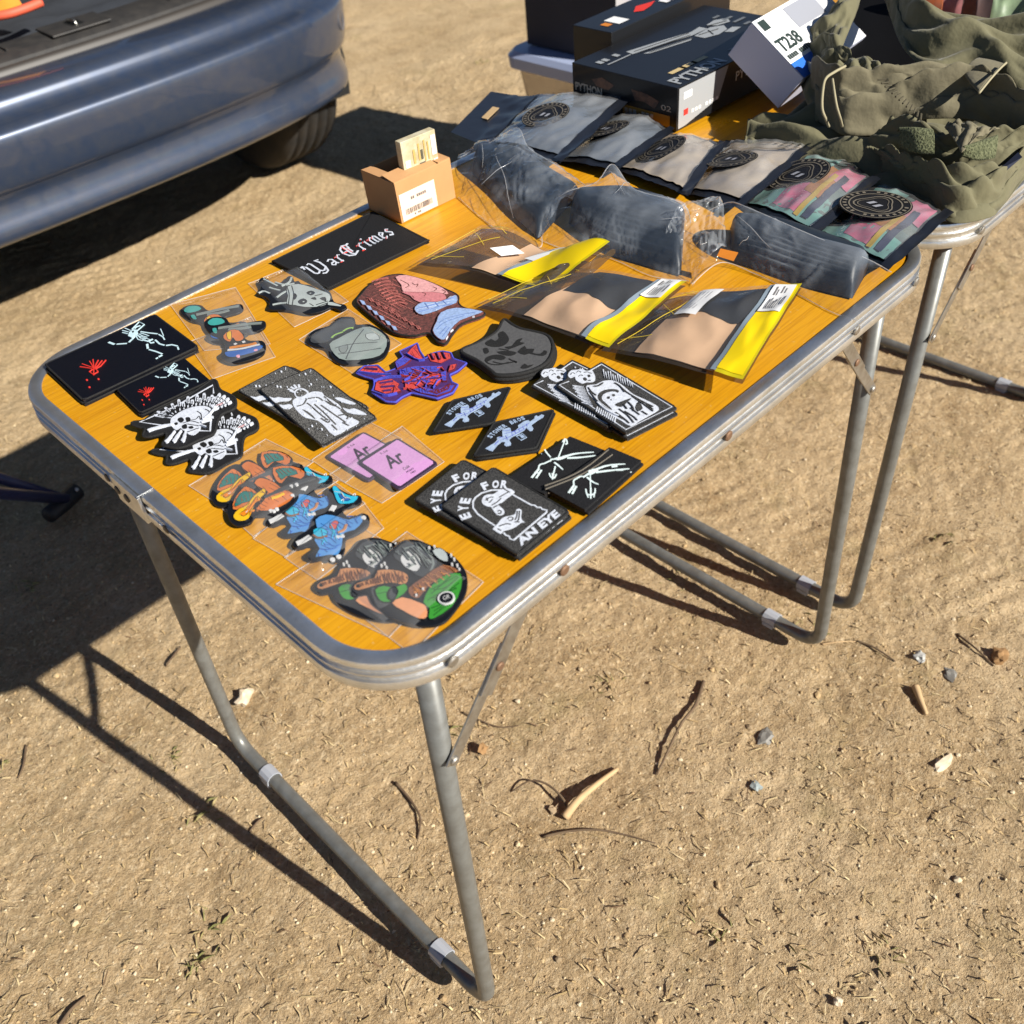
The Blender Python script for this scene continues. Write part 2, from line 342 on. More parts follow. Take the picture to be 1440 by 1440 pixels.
TH = {'red': th('coral_red', (.62, .06, .05)), 'purple': th('deep_purple', (.06, .015, .13)), 'blue': th('cobalt', (.06, .07, .5)), 'maroon': th('maroon', (.13, .005, .02)), 'skin': th('pale_pink', (.72, .36, .36)), 'skin2': th('rose_pink', (.58, .2, .22)),
      'hair': th('dark_brown', (.05, .02, .018), (.25, .07, .06)), 'hair2': th('coral_brown', (.42, .12, .1), (.06, .02, .02)), 'lblue': th('light_blue', (.3, .42, .68)), 'mblue': th('mid_blue', (.14, .22, .5)), 'white': WHITET, 'grey': th('ash_grey', (.062, .062, .066), (.10, .10, .10)), 'black': BORDER, 'ice': ICE, 'cyan': CYAN, 'rprint': REDP, 'tri': mat('cool_white_print', (.68, .8, .8), rough=.7)}
KRAFT = mat('kraft_card', (.50, .27, .115), rough=.8, var=.35, vscale=30, var2=(.4, .2, .08), bump=.1, bscale=300)
LABELW = mat('white_paper_label', (.74, .74, .74), rough=.55)
PEACHL = mat('cream_paper_label', (.8, .66, .54), rough=.6)
INK = mat('black_ink', (.01, .01, .01), rough=.6)
GREYINK = mat('grey_ink', (.16, .15, .15), rough=.6)
CLEAR = film('clear_poly', haze=.07, gloss=.04, rough=.04, bump=.7, bscale=45)
CLEAR2 = film('thin_clear_poly', streak=.24, hazecol=(.66, .72, .8), haze=.02, gloss=.06, rough=.035, bump=1., bscale=30)
MILKY = film('milky_poly', streak=.5, haze=.12, gloss=.05, bump=.6, bscale=45, hazecol=(.75, .8, .85))
SMOKE = film('smoked_film', tint=(.30, .26, .2), haze=.12, hazecol=(.3, .25, .2), gloss=.05, bump=.35, bscale=40)
WINDOWF = film('pouch_window_film', streak=.22, tint=(.88, .89, .9), haze=.06, gloss=.08, rough=.05, bump=1., bscale=34)

# ------------------------------------------------------------------ SETTING: the ground
def ground_height(x, y):
    z = .022 * fbm(x * 1.1, y * 1.1, 3) + .008 * fbm(x * 6, y * 6, 3) + .0035 * fbm(x * 24 + 4, y * 24, 3)
    r = 1 - np.abs(2 * fbm(x * 45, y * 45 + 9, 2)); z = z + .0018 * (r - .6) + .0032 * fbm(x * 95, y * 95, 2)
    t = np.exp(-((x - 1.02 + .18 * y) / .085) ** 2) + np.exp(-((x - .30 - .05 * y + .35) / .07) ** 2) * (y < .1); z = z - .004 * t * (1 + .8 * np.sign(np.sin(y * 150 + x * 60)) * .35)
    return z
FLAT = [(.05, .0, .6), (.74, .0, .6), (.85, .0, .6)]
def gz(x, y): return float(ground_height(np.array([x]), np.array([y]))[0]) - GOFF
GOFF = 0.009
def ground():
    dx = np.concatenate([-np.geomspace(80, .62, 22), np.arange(-.6, 2.4, .0062), np.geomspace(2.42, 5, 120), np.geomspace(5.3, 90, 16)])
    dy = np.concatenate([-np.geomspace(80, .72, 22), np.arange(-.7, 2.6, .0062), np.geomspace(2.62, 7, 130), np.geomspace(7.4, 90, 16)])
    X, Y = np.meshgrid(dx, dy, indexing='ij'); Z = ground_height(X, Y) - GOFF
    far = np.clip((np.maximum(np.abs(X), np.abs(Y)) - 6) / 4, 0, 1); Z = Z * (1 - far)
    n, m = X.shape; V = np.stack([X, Y, Z], -1).reshape(-1, 3)
    i = np.arange(n - 1)[:, None] * m + np.arange(m - 1)[None]; F = np.stack([i, i + m, i + m + 1, i + 1], -1).reshape(-1, 4)
    me = bpy.data.meshes.new('ground'); me.vertices.add(len(V)); me.vertices.foreach_set('co', V.ravel()); me.loops.add(F.size); me.loops.foreach_set('vertex_index', F.ravel().astype(np.int32))
    me.polygons.add(len(F)); me.polygons.foreach_set('loop_start', np.arange(0, F.size, 4, dtype=np.int32)); me.polygons.foreach_set('loop_total', np.full(len(F), 4, dtype=np.int32))
    me.polygons.foreach_set('use_smooth', np.ones(len(F), bool)); me.update(calc_edges=True)
    m_ = bpy.data.materials.new('dry_sandy_soil'); m_.use_nodes = True; t = m_.node_tree; b = t.nodes['Principled BSDF']; b.inputs['Roughness'].default_value = .95; b.inputs['Specular IOR Level'].default_value = .15
    tc = N(t, 'ShaderNodeTexCoord'); src = tc.outputs['Object']
    def nz(sc, d=4., ro=.6):
        n = N(t, 'ShaderNodeTexNoise', Scale=sc, Detail=d, Roughness=ro); t.links.new(src, n.inputs['Vector']); return n.outputs[0]
    def mixc(a, c2, fac, lo, hi, amt):
        mx = N(t, 'ShaderNodeMix', _data_type='RGBA'); r = N(t, 'ShaderNodeMapRange'); r.inputs[1].default_value = lo; r.inputs[2].default_value = hi; r.inputs[4].default_value = amt
        t.links.new(fac, r.inputs[0]); t.links.new(r.outputs[0], mx.inputs[0])
        if isinstance(a, tuple): mx.inputs[6].default_value = (*a, 1)
        else: t.links.new(a, mx.inputs[6])
        mx.inputs[7].default_value = (*c2, 1); return mx.outputs[2]
    c = mixc((.45, .32, .175), (.54, .40, .235), nz(3), .4, .65, 1.)
    c = mixc(c, (.31, .205, .10), nz(9, 5), .52, .72, .7)
    c = mixc(c, (.68, .53, .33), nz(130, 3), .52, .7, .9)
    c = mixc(c, (.16, .10, .05), nz(210, 3), .56, .70, .8)
    c = mixc(c, (.74, .61, .42), nz(420, 2), .62, .70, .8)
    c = mixc(c, (.24, .19, .08), nz(5.3, 6, .75), .56, .74, .6)
    c = mixc(c, (.13, .085, .045), nz(95, 4, .7), .60, .72, .75)
    t.links.new(c, b.inputs['Base Color'])
    b1 = N(t, 'ShaderNodeBump', Strength=1., Distance=.004); t.links.new(nz(330, 4, .75), b1.inputs['Height'])
    b2 = N(t, 'ShaderNodeBump', Strength=.7, Distance=.006); t.links.new(nz(75, 3), b2.inputs['Height']); t.links.new(b1.outputs[0], b2.inputs['Normal']); t.links.new(b2.outputs[0], b.inputs['Normal'])
    me.materials.append(m_); o = bpy.data.objects.new('ground', me); COL.objects.link(o); o['kind'] = 'structure'
ground()
def island_mat(name, cols, rough=.8):
    m = bpy.data.materials.new(name); m.use_nodes = True; t = m.node_tree; b = t.nodes['Principled BSDF']; b.inputs['Roughness'].default_value = rough; b.inputs['Specular IOR Level'].default_value = .25
    g = N(t, 'ShaderNodeNewGeometry'); r = N(t, 'ShaderNodeValToRGB'); r.color_ramp.interpolation = 'CONSTANT'
    e = r.color_ramp.elements; e[0].color = (*cols[0], 1); e[1].color = (*cols[1], 1); e[1].position = 1 / len(cols)
    for i in range(2, len(cols)): q = e.new(i / len(cols)); q.color = (*cols[i], 1)
    t.links.new(g.outputs['Random Per Island'], r.inputs[0]); t.links.new(r.outputs[0], b.inputs['Base Color']); return m
ICO_V, ICO_F = None, None
def ico():
    global ICO_V, ICO_F
    bm = bmesh.new(); bmesh.ops.create_icosphere(bm, subdivisions=1, radius=1); bm.verts.ensure_lookup_table()
    ICO_V = np.array([v.co[:] for v in bm.verts]); ICO_F = [tuple(v.index for v in f.verts) for f in bm.faces]; bm.free()
ico()
def ground_spots(n, near=1.):
    """points of the ground inside and around the view, more of them near the camera"""
    out = []
    while len(out) < n:
        px, py = random.uniform(-200, 1640), random.uniform(-120, 1600); p = at(px, max(-140, py), 0)
        if p.y < 7 and p.x < 6: out.append((p.x, p.y))
    return out
def litter():
    mb = MB(); B = RNG
    for (x, y) in ground_spots(13000):
        s = .0009 + .0017 * random.random() ** 2 + (.004 * random.random() if random.random() < .012 else 0)
        V = ICO_V * (1 + .35 * (B.random((len(ICO_V), 1)) - .5)) * np.array([s * random.uniform(.8, 1.5), s * random.uniform(.8, 1.3), s * .7]); a = random.random() * 6.3
        R = np.array([[math.cos(a), -math.sin(a), 0], [math.sin(a), math.cos(a), 0], [0, 0, 1]]); V = V @ R.T + [x, y, gz(x, y) + s * .25]
        mb.add(V.tolist(), ICO_F)
    o = mb.build('gravel', island_mat('grit_and_pebbles', [(.5, .37, .2), (.42, .3, .16), (.58, .46, .28), (.36, .25, .13), (.6, .5, .34), (.47, .33, .17), (.3, .22, .13), (.52, .4, .24)])); o['kind'] = 'stuff'
    mb = MB()
    for (x, y) in ground_spots(7500):
        L = .003 + .011 * random.random() ** 2.5; w = .0004 + .0007 * random.random(); a = random.random() * 6.3; z = gz(x, y) + .0012; c, s = math.cos(a), math.sin(a); bend = random.uniform(-.3, .3) * L
        p0 = (x - c * L, y - s * L, z); p1 = (x - s * bend, y + c * bend, z + random.uniform(.0005, .006)); p2 = (x + c * L, y + s * L, z + random.uniform(-.001, .003)); nx, ny = -s * w, c * w
        mb.add([(p0[0] - nx, p0[1] - ny, p0[2]), (p0[0] + nx, p0[1] + ny, p0[2]), (p1[0] - nx, p1[1] - ny, p1[2]), (p1[0] + nx, p1[1] + ny, p1[2]), (p2[0], p2[1], p2[2])], [(0, 2, 3, 1), (2, 4, 3)])
    o = mb.build('dry_grass', island_mat('straw_and_bark_bits', [(.5, .38, .2), (.44, .31, .15), (.36, .25, .12), (.56, .44, .24), (.16, .10, .055), (.4, .29, .14), (.3, .22, .11), (.48, .36, .19), (.5, .38, .21), (.58, .46, .27)])); o['kind'] = 'stuff'
    mb = MB()
    for _ in range(34):
        x, y = ground_spots(1)[0]
        for k in range(random.randint(6, 15)):
            X, Y = x + random.gauss(0, .012), y + random.gauss(0, .012); a = random.random() * 6.3; L = random.uniform(.008, .022); z = gz(X, Y) - .001; c, s = math.cos(a), math.sin(a); w = .0008
            mb.add([(X - s * w, Y + c * w, z), (X + s * w, Y - c * w, z), (X + c * L * .5, Y + s * L * .5, z + L * .45), (X + c * L, Y + s * L, z + L * .4)], [(0, 1, 2), (1, 3, 2)])
    o = mb.build('grass', island_mat('sparse_green_grass', [(.22, .21, .08), (.28, .24, .1), (.17, .17, .06), (.36, .29, .14)])); o['kind'] = 'stuff'
litter()

# ------------------------------------------------------------------ TABLE (two alike)
def round_rect(x0, y0, x1, y1, r, k=10):
    P = []
    for cx, cy, a in ((x1 - r, y0 + r, -90), (x1 - r, y1 - r, 0), (x0 + r, y1 - r, 90), (x0 + r, y0 + r, 180)):
        for i in range(k + 1):
            t = math.radians(a + 90 * i / k); P.append((cx + r * math.cos(t), cy + r * math.sin(t)))
    return P
def make_table():
    t = thing('folding_table', 'yellow wood effect folding table with aluminium rim, spread with patches', 'table', (TL / 2, TW / 2, 0), 'folding tables set end to end')
    R = .075
    b = MB(); b.prism(round_rect(.008, .008, TL - .008, TW - .008, R - .008), H - .02, H); b.build('tabletop', WOOD, t)
    prof = [(-.0135, H - .004), (-.0135, H + .0012), (-.0125, H + .002), (-.003, H + .0024), (-.001, H + .0016), (0, H - .0005), (0, H - .0035), (-.0022, H - .005), (-.0022, H - .0085), (.0004, H - .0095), (.0004, H - .0112),
            (-.0018, H - .0122), (-.0018, H - .0165), (.0006, H - .0175), (.0014, H - .0195), (.0014, H - .0245), (.0002, H - .0265), (-.004, H - .027), (-.012, H - .027)]
    rows = [];
    for d, z in prof:
        rows.append([(p[0], p[1], z) for p in round_rect(-d, -d, TL + d, TW + d, R + d, 12)])
    b = MB(); n = len(rows[0])
    b.add([v for r in rows for v in r], [(i * n + j, i * n + (j + 1) % n, (i + 1) * n + (j + 1) % n, (i + 1) * n + j) for i in range(len(rows) - 1) for j in range(n)])
    o = b.build('rim', ALU, t, smooth=True); es = o.modifiers.new('edges', 'EDGE_SPLIT'); es.split_angle = math.radians(38)
    b = MB()   # joint of the rim on the short side: lapped end and its rivets
    b.box((-.0035, .318, H - .0275), (.003, 0, 0), (0, .05, 0), (0, 0, .0285)); b.box((-.003, .318, H + .0024), (.016, 0, 0), (0, .0012, 0), (0, 0, .0006))
    j = b.build('rim_joint', ALU, t, bevel=.0006)
    for y in (.282, .345, .362, .385):
        d = MB(); d.disc((-.0012 if y < .3 else -.0035 if y < .37 else -.0012, y, H - .013), (-1, 0, 0), .0042, .0016); d.build('rivet', mat('dark_rivet', (.1, .09, .08), rough=.5, metal=.8), t)
    for i, x in enumerate((.063, .178, .387, .596, .711)):
        for y, s in ((-.0005, -1), (TW + .0005, 1)):
            d = MB(); d.disc((x, y, H - .0145), (0, s, 0), .0048, .002); d.build('rivet', RUST if i in (1, 2) else ZINC, t)
    for xt, xb, sg in ((.063, .044, 1), (.711, .742, -1)):
        pts = []; yl, r = .036, .034; zt, zb = H - .014, .0105
        def X(z): return xb + (xt - xb) * (z - zb) / (zt - zb)
        pts += [(X(zt), yl, zt), (X(.3), yl, .3), (X(zb + r), yl, zb + r)]
        for k in range(1, 7): a = math.radians(90 * k / 6); pts.append((X(zb + r - r * math.sin(a)), yl + r - r * math.cos(a), zb + r - r * math.sin(a)))
        pts += [(xb, .2, zb), (xb, .4, zb)]
        mir = [(p[0], TW - p[1], p[2]) for p in pts[:-2]][::-1]; pts = pts[:-1] + [(xb, .4, zb)] + mir
        b = MB(); b.tube(pts, .0098, 14); fr = b.build('leg_frame', STEEL, t, smooth=True)
        for y in (.118, .482):
            c = MB(); k = 12
            ring = [[(xb + .0122 * math.cos(q) * sc, y + dy, zb + .0122 * math.sin(q) * sc + .0) for q in [2 * math.pi * i / k for i in range(k)]] for dy, sc in ((-.011, .86), (-.011, 1), (.011, 1), (.011, .86))]
            c.add([v for q in ring for v in q], [(i * k + j, i * k + (j + 1) % k, (i + 1) * k + (j + 1) % k, (i + 1) * k + j) for i in range(3) for j in range(k)]); c.box((xb - .012, y - .009, 0), (.024, 0, 0), (0, .018, 0), (0, 0, .006))
            c.build('foot_clip', CLIP, fr)
        for y, s in ((.0235, 1), (TW - .0235, -1)):
            A = Vector((xt - .002 * sg, y, .505)); C = Vector((xt + .115 * sg, y, H - .018)); M = A.lerp(C, .5) + Vector((0, 0, -.0025))
            d = (C - A).normalized()
            b = MB(); b.bar(A - d * .006, M + d * .02, .013, .002, (0, 0, 1)); br = b.build('brace', ZINC, t, bevel=.0005)
            b = MB(); b.bar(M - d * .028 + Vector((0, -.0024 * s, 0)), C + Vector((0, -.0024 * s, 0)), .0145, .002, (0, 0, 1)); b.build('brace', ZINC, t, bevel=.0005)
            e = MB(); e.disc(M + Vector((0, -.0035 * s, 0)), (0, -s, 0), .0042, .002); e.build('brace_pin', RUST, br)
            e = MB(); e.disc(A + Vector((0, -.0012 * s, 0)), (0, -s, 0), .0042, .0025); e.build('brace_pin', ZINC, br)
    return t
def copy_tree(o, parent=None):
    c = o.copy(); COL.objects.link(c)
    if parent: c.parent = parent; c.matrix_parent_inverse = o.matrix_parent_inverse
    for ch in list(o.children): copy_tree(ch, c)
    return c
table = make_table()
t2 = copy_tree(table); t2.location.x += .795; t2.location.z -= .004
t2['label'] = 'second folding table behind the first, heaped with an olive jacket and boxes'

# ------------------------------------------------------------------ PATCHES
def patch(name, label, cat, out, z0, t, base, border=None, group=None, br=.0013, bevel=0., part='backing'):
    """out: outline points on the patch's top plane; z0: height of its underside above the table"""
    c = sum((Vector((p[0], p[1], 0)) for p in out), Vector()) / len(out); c.z = H + .0003 + z0
    th_ = thing(name, label, cat, c, group)
    b = MB(); b.prism([(p[0], p[1]) for p in out], H + .0003 + z0, H + z0 + t); b.build(part, base, th_, bevel=bevel)
    if border:
        P = resample([(p[0], p[1], H + z0 + t - br * .55) for p in out], max(60, int(len(out) * 2)), True) if len(out) > 8 else dense(out, H + z0 + t - br * .55)
        b = MB(); b.tube(P, br, 8, closed=True); b.build('border', border, th_, smooth=True)
    return th_
def dense(out, z):
    P = []; n = len(out)
    for i in range(n):
        a, b = Vector((out[i][0], out[i][1], z)), Vector((out[(i + 1) % n][0], out[(i + 1) % n][1], z))
        for f in (.03, .2, .4, .6, .8, .97): P.append(a.lerp(b, f))
    return P
class Art:
    def __init__(s, f, z, t, lift=.0003, ol=None): s.f, s.z, s.t, s.d, s.k, s.lift, s.ol = f, z, t, {}, 0, lift, ol
    def mb(s, m, nm): return s.d.setdefault((m, nm), MB())
    def L(s, p): return [Q(s.f, x, y, s.z) for x, y in p]
    def e(s): s.k += 1; return s.z + s.lift + s.k * .000018
    def poly(s, m, pts, nm='motif', sm=0):
        P = s.L(pts)
        if sm: P = spline(P, len(P) * sm, True)
        s.mb(m, nm).prism([(p.x, p.y) for p in P], s.z - .0002, s.e())
        if s.ol: s.mb(s.ol[0], nm).ribbon([(p.x, p.y) for p in P], s.ol[1] * .001, s.z - .0002, s.e(), True)
    def line(s, m, pts, w, nm='motif', sm=0, closed=False):
        P = s.L(pts)
        if sm: P = spline(P, len(P) * sm, closed)
        if isinstance(w, (list, tuple)):
            w = [x * .001 for x in w]
            if sm: w = [w[int(i * (len(w) - 1) / (len(P) - 1))] for i in range(len(P))]
        else: w = w * .001
        if m in (BLACKF, STARF, SPARK): w = [x * 1.7 for x in w] if isinstance(w, list) else w * 1.7
        s.mb(m, nm).ribbon([(p.x, p.y) for p in P], w, s.z - .0002, s.e(), closed)
    def hatch(s, m, pts, ang, gap, w, nm='motif', jit=.3):
        c_, s_ = math.cos(ang), math.sin(ang); R = [(x * c_ + y * s_, -x * s_ + y * c_) for x, y in pts]; y = min(p[1] for p in R) + gap * .6
        while y < max(p[1] for p in R):
            xs = []
            for (x0, y0), (x1, y1) in zip(R, R[1:] + R[:1]):
                if (y0 <= y) != (y1 <= y): xs.append(x0 + (x1 - x0) * (y - y0) / (y1 - y0))
            xs.sort()
            for a0, a1 in zip(xs[::2], xs[1::2]):
                L = a1 - a0; a0 += L * random.uniform(.03, .1 + jit * .3); a1 -= L * random.uniform(.03, .1 + jit * .3)
                if a1 - a0 > gap * .4: s.line(m, [(u * c_ - v * s_, u * s_ + v * c_) for u, v in ((a0, y), ((a0 + a1) / 2, y + random.uniform(-jit, jit) * gap), (a1, y))], [w * .5, w, w * .5], nm)
            y += gap * random.uniform(.8, 1.2)
    def dot(s, m, x, y, r, nm='motif', k=10):
        c = Q(s.f, x, y, s.z); s.mb(m, nm).prism([(c.x + r * .001 * math.cos(q), c.y + r * .001 * math.sin(q)) for q in [2 * math.pi * i / k for i in range(k)]], s.z - .0002, s.e())
    def text(s, m, txt, bl, br, tl, bold=.03):
        a, b, c = (Q(s.f, *p, s.z) for p in (bl, br, tl)); text_on(s.mb(m, 'lettering'), txt, a, b, c, s.e() - s.z + .0001, bold)
    def arc(s, m, txt, pts, h, bold=.04, sm=6):
        P = spline(s.L(pts), 30) if len(pts) > 2 else s.L(pts); text_path(s.mb(m, 'lettering'), txt, P, h * .001, s.e() + .0001, bold)
    def done(s):
        for (m, nm), b in s.d.items(): b.build(nm, m, s.t)
def clone(src, a1, b1, a2, b2, label, scale=1., dz=None):
    a1, b1, a2, b2 = map(Vector, (a1, b1, a2, b2)); ang = math.atan2((b2 - a2).y, (b2 - a2).x) - math.atan2((b1 - a1).y, (b1 - a1).x)
    o = copy_tree(src); R = Matrix.Rotation(ang, 3, 'Z'); v = R @ ((a1 - src.location) * scale); o.rotation_euler = (0, 0, ang); o.scale = (scale, scale, 1)
    o.location = (a2.x - v.x, a2.y - v.y, src.location.z + (a2.z - a1.z if dz is None else dz)); o['label'] = label; return o
def under(src, dx, dy, rot, dz, label):
    o = copy_tree(src); o.location = src.location + Vector((dx, dy, dz)); o.rotation_euler = (0, 0, rot + src.rotation_euler.z); o['label'] = label; return o

# --- black skeleton prints, a big one and a half-size one
T = .0035
out = QL('A', [(135, 460), (770, 172), (1020, 358), (358, 668)], H + 2 * T)
sk = patch('patch', 'large black patch with white skeleton figure and red rune, in the table corner', 'patch', out, T, T, VINYL, BORDER, 'black skeleton patches', br=.0011)
a = Art('A', H + 2 * T, sk)
W = CYAN
for p, w in (([(505, 335), (540, 348)], 2.6), ([(552, 346), (612, 342)], 1.7), ([(622, 336), (640, 318), (658, 300)], 1.9), ([(690, 274), (735, 281), (790, 287)], 1.6), ([(795, 290), (820, 305), (830, 322)], 1.4), ([(806, 258), (824, 300)], .9),
             ([(775, 322), (800, 345), (830, 354)], 1.8), ([(838, 354), (870, 350), (905, 358)], 1.7), ([(905, 362), (911, 380)], 1.6), ([(728, 346), (733, 374)], 2.2), ([(738, 378), (780, 390), (818, 405)], 1.7), ([(815, 410), (795, 420)], 1.9), ([(790, 424), (778, 432)], 1.3),
             ([(672, 292), (690, 312), (722, 318)], 1.1), ([(680, 288), (702, 300), (730, 308)], 1.1), ([(690, 283), (714, 290), (740, 300)], 1.1), ([(664, 300), (676, 320), (704, 328)], 1.1), ([(700, 322), (730, 330), (762, 318)], 1.8), ([(735, 328), (750, 340), (770, 336)], 1.7),
             ([(660, 296), (700, 306), (745, 322)], .9), ([(640, 322), (652, 304), (668, 288)], 1.2)): a.line(W, p, w, 'skeleton_print')
a.poly(W, [(618, 300), (626, 278), (648, 262), (672, 266), (676, 284), (656, 296), (640, 310)], 'skeleton_print')
for p in ([(585, 268), (622, 278)], [(600, 255), (634, 270)], [(585, 280), (618, 288)], [(640, 262), (682, 218), (712, 234), (668, 272)], [(655, 258), (668, 246), (690, 240)]): a.line(W, p, 1.1, 'skeleton_print')
a.poly(VINYL, [(640, 276), (650, 270), (654, 278), (646, 284)], 'skeleton_print')
for p in ([(340, 478), (382, 484), (412, 490)], [(352, 462), (398, 478), (420, 486)], [(396, 446), (410, 468), (420, 488)], [(416, 436), (420, 480), (420, 530)], [(446, 440), (432, 466), (424, 488)], [(468, 442), (446, 470), (426, 488)], [(490, 440), (460, 474), (428, 492)], [(394, 508), (412, 494), (436, 488)], [(394, 508), (418, 524), (446, 506)], [(446, 506), (428, 490)]): a.line(REDP, p, 1.0, 'rune_print')
for x, y in ((380, 555), (447, 550), (395, 597)): a.dot(REDP, x, y, 1.0, 'rune_print')
a.done()
under(sk, -.0012, -.001, .008, -T, 'large black patch directly beneath the large skeleton patch, only its dark edge showing')
s_a, s_b = Q('A', 135, 460, H + 2 * T), Q('A', 358, 668, H + 2 * T); d_a, d_b = Q('A', 548, 600, H + 2 * T), Q('A', 685, 735, H + 2 * T)
sk2 = clone(sk, s_a, s_b, d_a, d_b, 'half size black patch with white skeleton and red rune, tucked under the large one', scale=(d_b - d_a).length / (s_b - s_a).length, dz=-.0012)
sk2.location.z = H + .0003 + .0022
under(sk2, -.001, -.0008, .01, -.0024, 'small black patch beneath the half size skeleton patch, only its edge showing')

# --- feathered skull patches
z1 = .0062; t_ = .0032
O = [(35, 470), (60, 450), (180, 430), (330, 320), (560, 215), (800, 60), (840, 30), (890, 35), (925, 120), (1010, 165), (1080, 210), (1088, 290), (1050, 330), (950, 370), (905, 440), (870, 560), (800, 600), (700, 640), (600, 690), (500, 715), (400, 700), (345, 680), (390, 610), (375, 560), (340, 570), (220, 600), (150, 590), (170, 520), (100, 500)]
out = spline(QL('s', O, H + z1 + t_), 90, True)
fs = patch('patch', 'black cut-out patch with white feathered skull and spears, upper of the two overlapping', 'patch', out, z1, t_, BLACKF, BORDER, 'feathered skull patches', br=.0014)
a = Art('s', H + z1 + t_, fs); W = WHITET
a.line(W, [(370, 495), (120, 458), (470, 305), (862, 82), (868, 170)], 1.5, 'embroidery'); a.line(W, [(842, 430), (832, 550), (720, 545)], 1.6, 'embroidery')
a.poly(W, [(432, 470), (440, 420), (480, 390), (540, 350), (620, 318), (700, 300), (780, 298), (835, 320), (848, 360), (840, 400), (800, 420), (770, 450), (740, 480), (735, 530), (700, 570), (660, 592), (610, 580), (590, 550), (560, 545), (530, 520), (490, 540), (455, 515)], 'embroidery', 3)
for p in ([(505, 425), (545, 412), (570, 440), (540, 468), (508, 450)], [(582, 420), (620, 410), (636, 440), (600, 462)], [(470, 470), (500, 462), (505, 482), (480, 492)], [(545, 500), (590, 480), (600, 520), (560, 530)], [(610, 510), (650, 500), (665, 520), (630, 530)]): a.poly(BLACKF, p, 'embroidery', 3)
for p in ([(640, 440), (690, 430), (720, 400), (735, 440)], [(560, 470), (640, 450), (720, 470)], [(600, 480), (660, 490), (720, 500)], [(700, 350), (740, 380), (745, 430)], [(780, 330), (820, 350), (830, 390)], [(540, 540), (600, 560), (660, 540), (720, 520)]): a.line(BLACKF, p, .55, 'embroidery', 3)
fe = [((440, 420), (265, 390)), ((450, 400), (295, 355)), ((465, 385), (375, 315)), ((490, 370), (445, 275)), ((530, 350), (515, 235)), ((570, 335), (560, 265)), ((610, 320), (610, 205)), ((650, 310), (655, 240)), ((690, 300), (705, 190)), ((730, 296), (735, 225)), ((770, 296), (775, 175)), ((800, 296), (820, 215)), ((830, 305), (858, 195)), ((845, 315), (885, 215)), ((855, 322), (935, 180)), ((865, 330), (985, 200)), ((872, 335), (1025, 228)), ((875, 345), (1052, 262))]
for (x0, y0), (x1, y1) in fe:
    a.line(W, [(x0, y0), ((x0 + x1) / 2, (y0 + y1) / 2), (x1, y1)], [.9, 2.6, 1.5], 'embroidery', 3); a.line(BLACKF, [(x0 * .8 + x1 * .2, y0 * .8 + y1 * .2), (x0 * .2 + x1 * .8, y0 * .2 + y1 * .8)], .5, 'embroidery')
    for q in (.35, .55, .75):
        x, y = x0 + (x1 - x0) * q, y0 + (y1 - y0) * q; dx, dy = (y1 - y0) * .1, -(x1 - x0) * .1; a.line(BLACKF, [(x - dx, y - dy), (x + dx * .2, y + dy * .2)], .45, 'embroidery')
for p in ([(470, 490), (380, 505), (250, 540), (205, 558)], [(480, 560), (420, 640), (385, 675)], [(545, 555), (500, 620), (465, 672)], [(590, 560), (575, 620), (555, 668)]): a.line(W, p, [1.2, 2.2, 2.8, .5], 'embroidery', 4)
for p in ([(760, 440), (870, 415)], [(750, 470), (850, 440)], [(880, 330), (830, 390), (780, 430)], [(745, 500), (800, 520)]): a.line(W, p, 1.0, 'embroidery')
a.line(mat('dusty_pink_thread', (.5, .3, .32), rough=.8), [(900, 310), (970, 280)], 1.0, 'embroidery')
a.done()
zt = H + z1 + t_
clone(fs, Q('s', 205, 558, zt), Q('s', 1052, 262, zt), Q('s', 435, 822, H + .0015 + t_), Q('s', 1255, 470, H + .0015 + t_), 'black cut-out patch with white feathered skull, lower of the two, partly covered', dz=-z1 + .0003)

# --- starry robed figure cards
def card_outline(f, pts, z): return QL(f, pts, z)
z1, t_ = .0085, .0032
out = QL('r', [(292, 308), (770, 112), (1370, 570), (870, 828)], H + z1 + t_)
rc = patch('patch', 'starry black card patch with crowned white robed figure, front one of the fanned stack', 'patch', out, z1, t_, STARF, BORDER, 'starry robed figure patches', br=.0009)
a = Art('r', H + z1 + t_, rc); W = WHITET
a.poly(W, [(600, 420), (640, 390), (720, 380), (755, 345), (800, 332), (870, 340), (890, 370), (960, 410), (1020, 450), (1050, 490), (1030, 500), (1090, 560), (1150, 580), (1210, 610), (1180, 640), (1100, 680), (985, 740), (900, 660), (830, 600), (720, 575), (660, 530), (610, 470)], 'print', 2)
a.poly(W, [(612, 345), (632, 316), (672, 302), (715, 312), (748, 340), (735, 372), (690, 392), (640, 392)], 'print', 3)
a.poly(STARF, [(628, 345), (645, 322), (675, 314), (708, 326), (732, 346), (712, 366), (668, 382), (636, 374)], 'print', 3)
for x, y, u, v in ((605, 325, 555, 310), (622, 312, 582, 290), (640, 305, 612, 272), (662, 300, 655, 268), (615, 340, 575, 325)): a.line(W, [(x, y), (u, v)], 2.0, 'print')
a.dot(W, 645, 342, .7, 'print'); a.dot(W, 672, 326, .7, 'print')
for pts in ([(385, 380), (430, 395), (470, 385), (520, 395), (590, 395), (560, 420), (480, 425), (440, 435), (405, 405)], [(475, 455), (520, 460), (570, 450), (600, 470), (570, 490), (515, 492)], [(985, 395), (1040, 390), (1100, 410), (1180, 445), (1120, 450), (1050, 430)], [(1060, 485), (1120, 500), (1160, 490), (1220, 510), (1280, 545), (1200, 545), (1110, 530)]): a.poly(W, pts, 'print', 2)
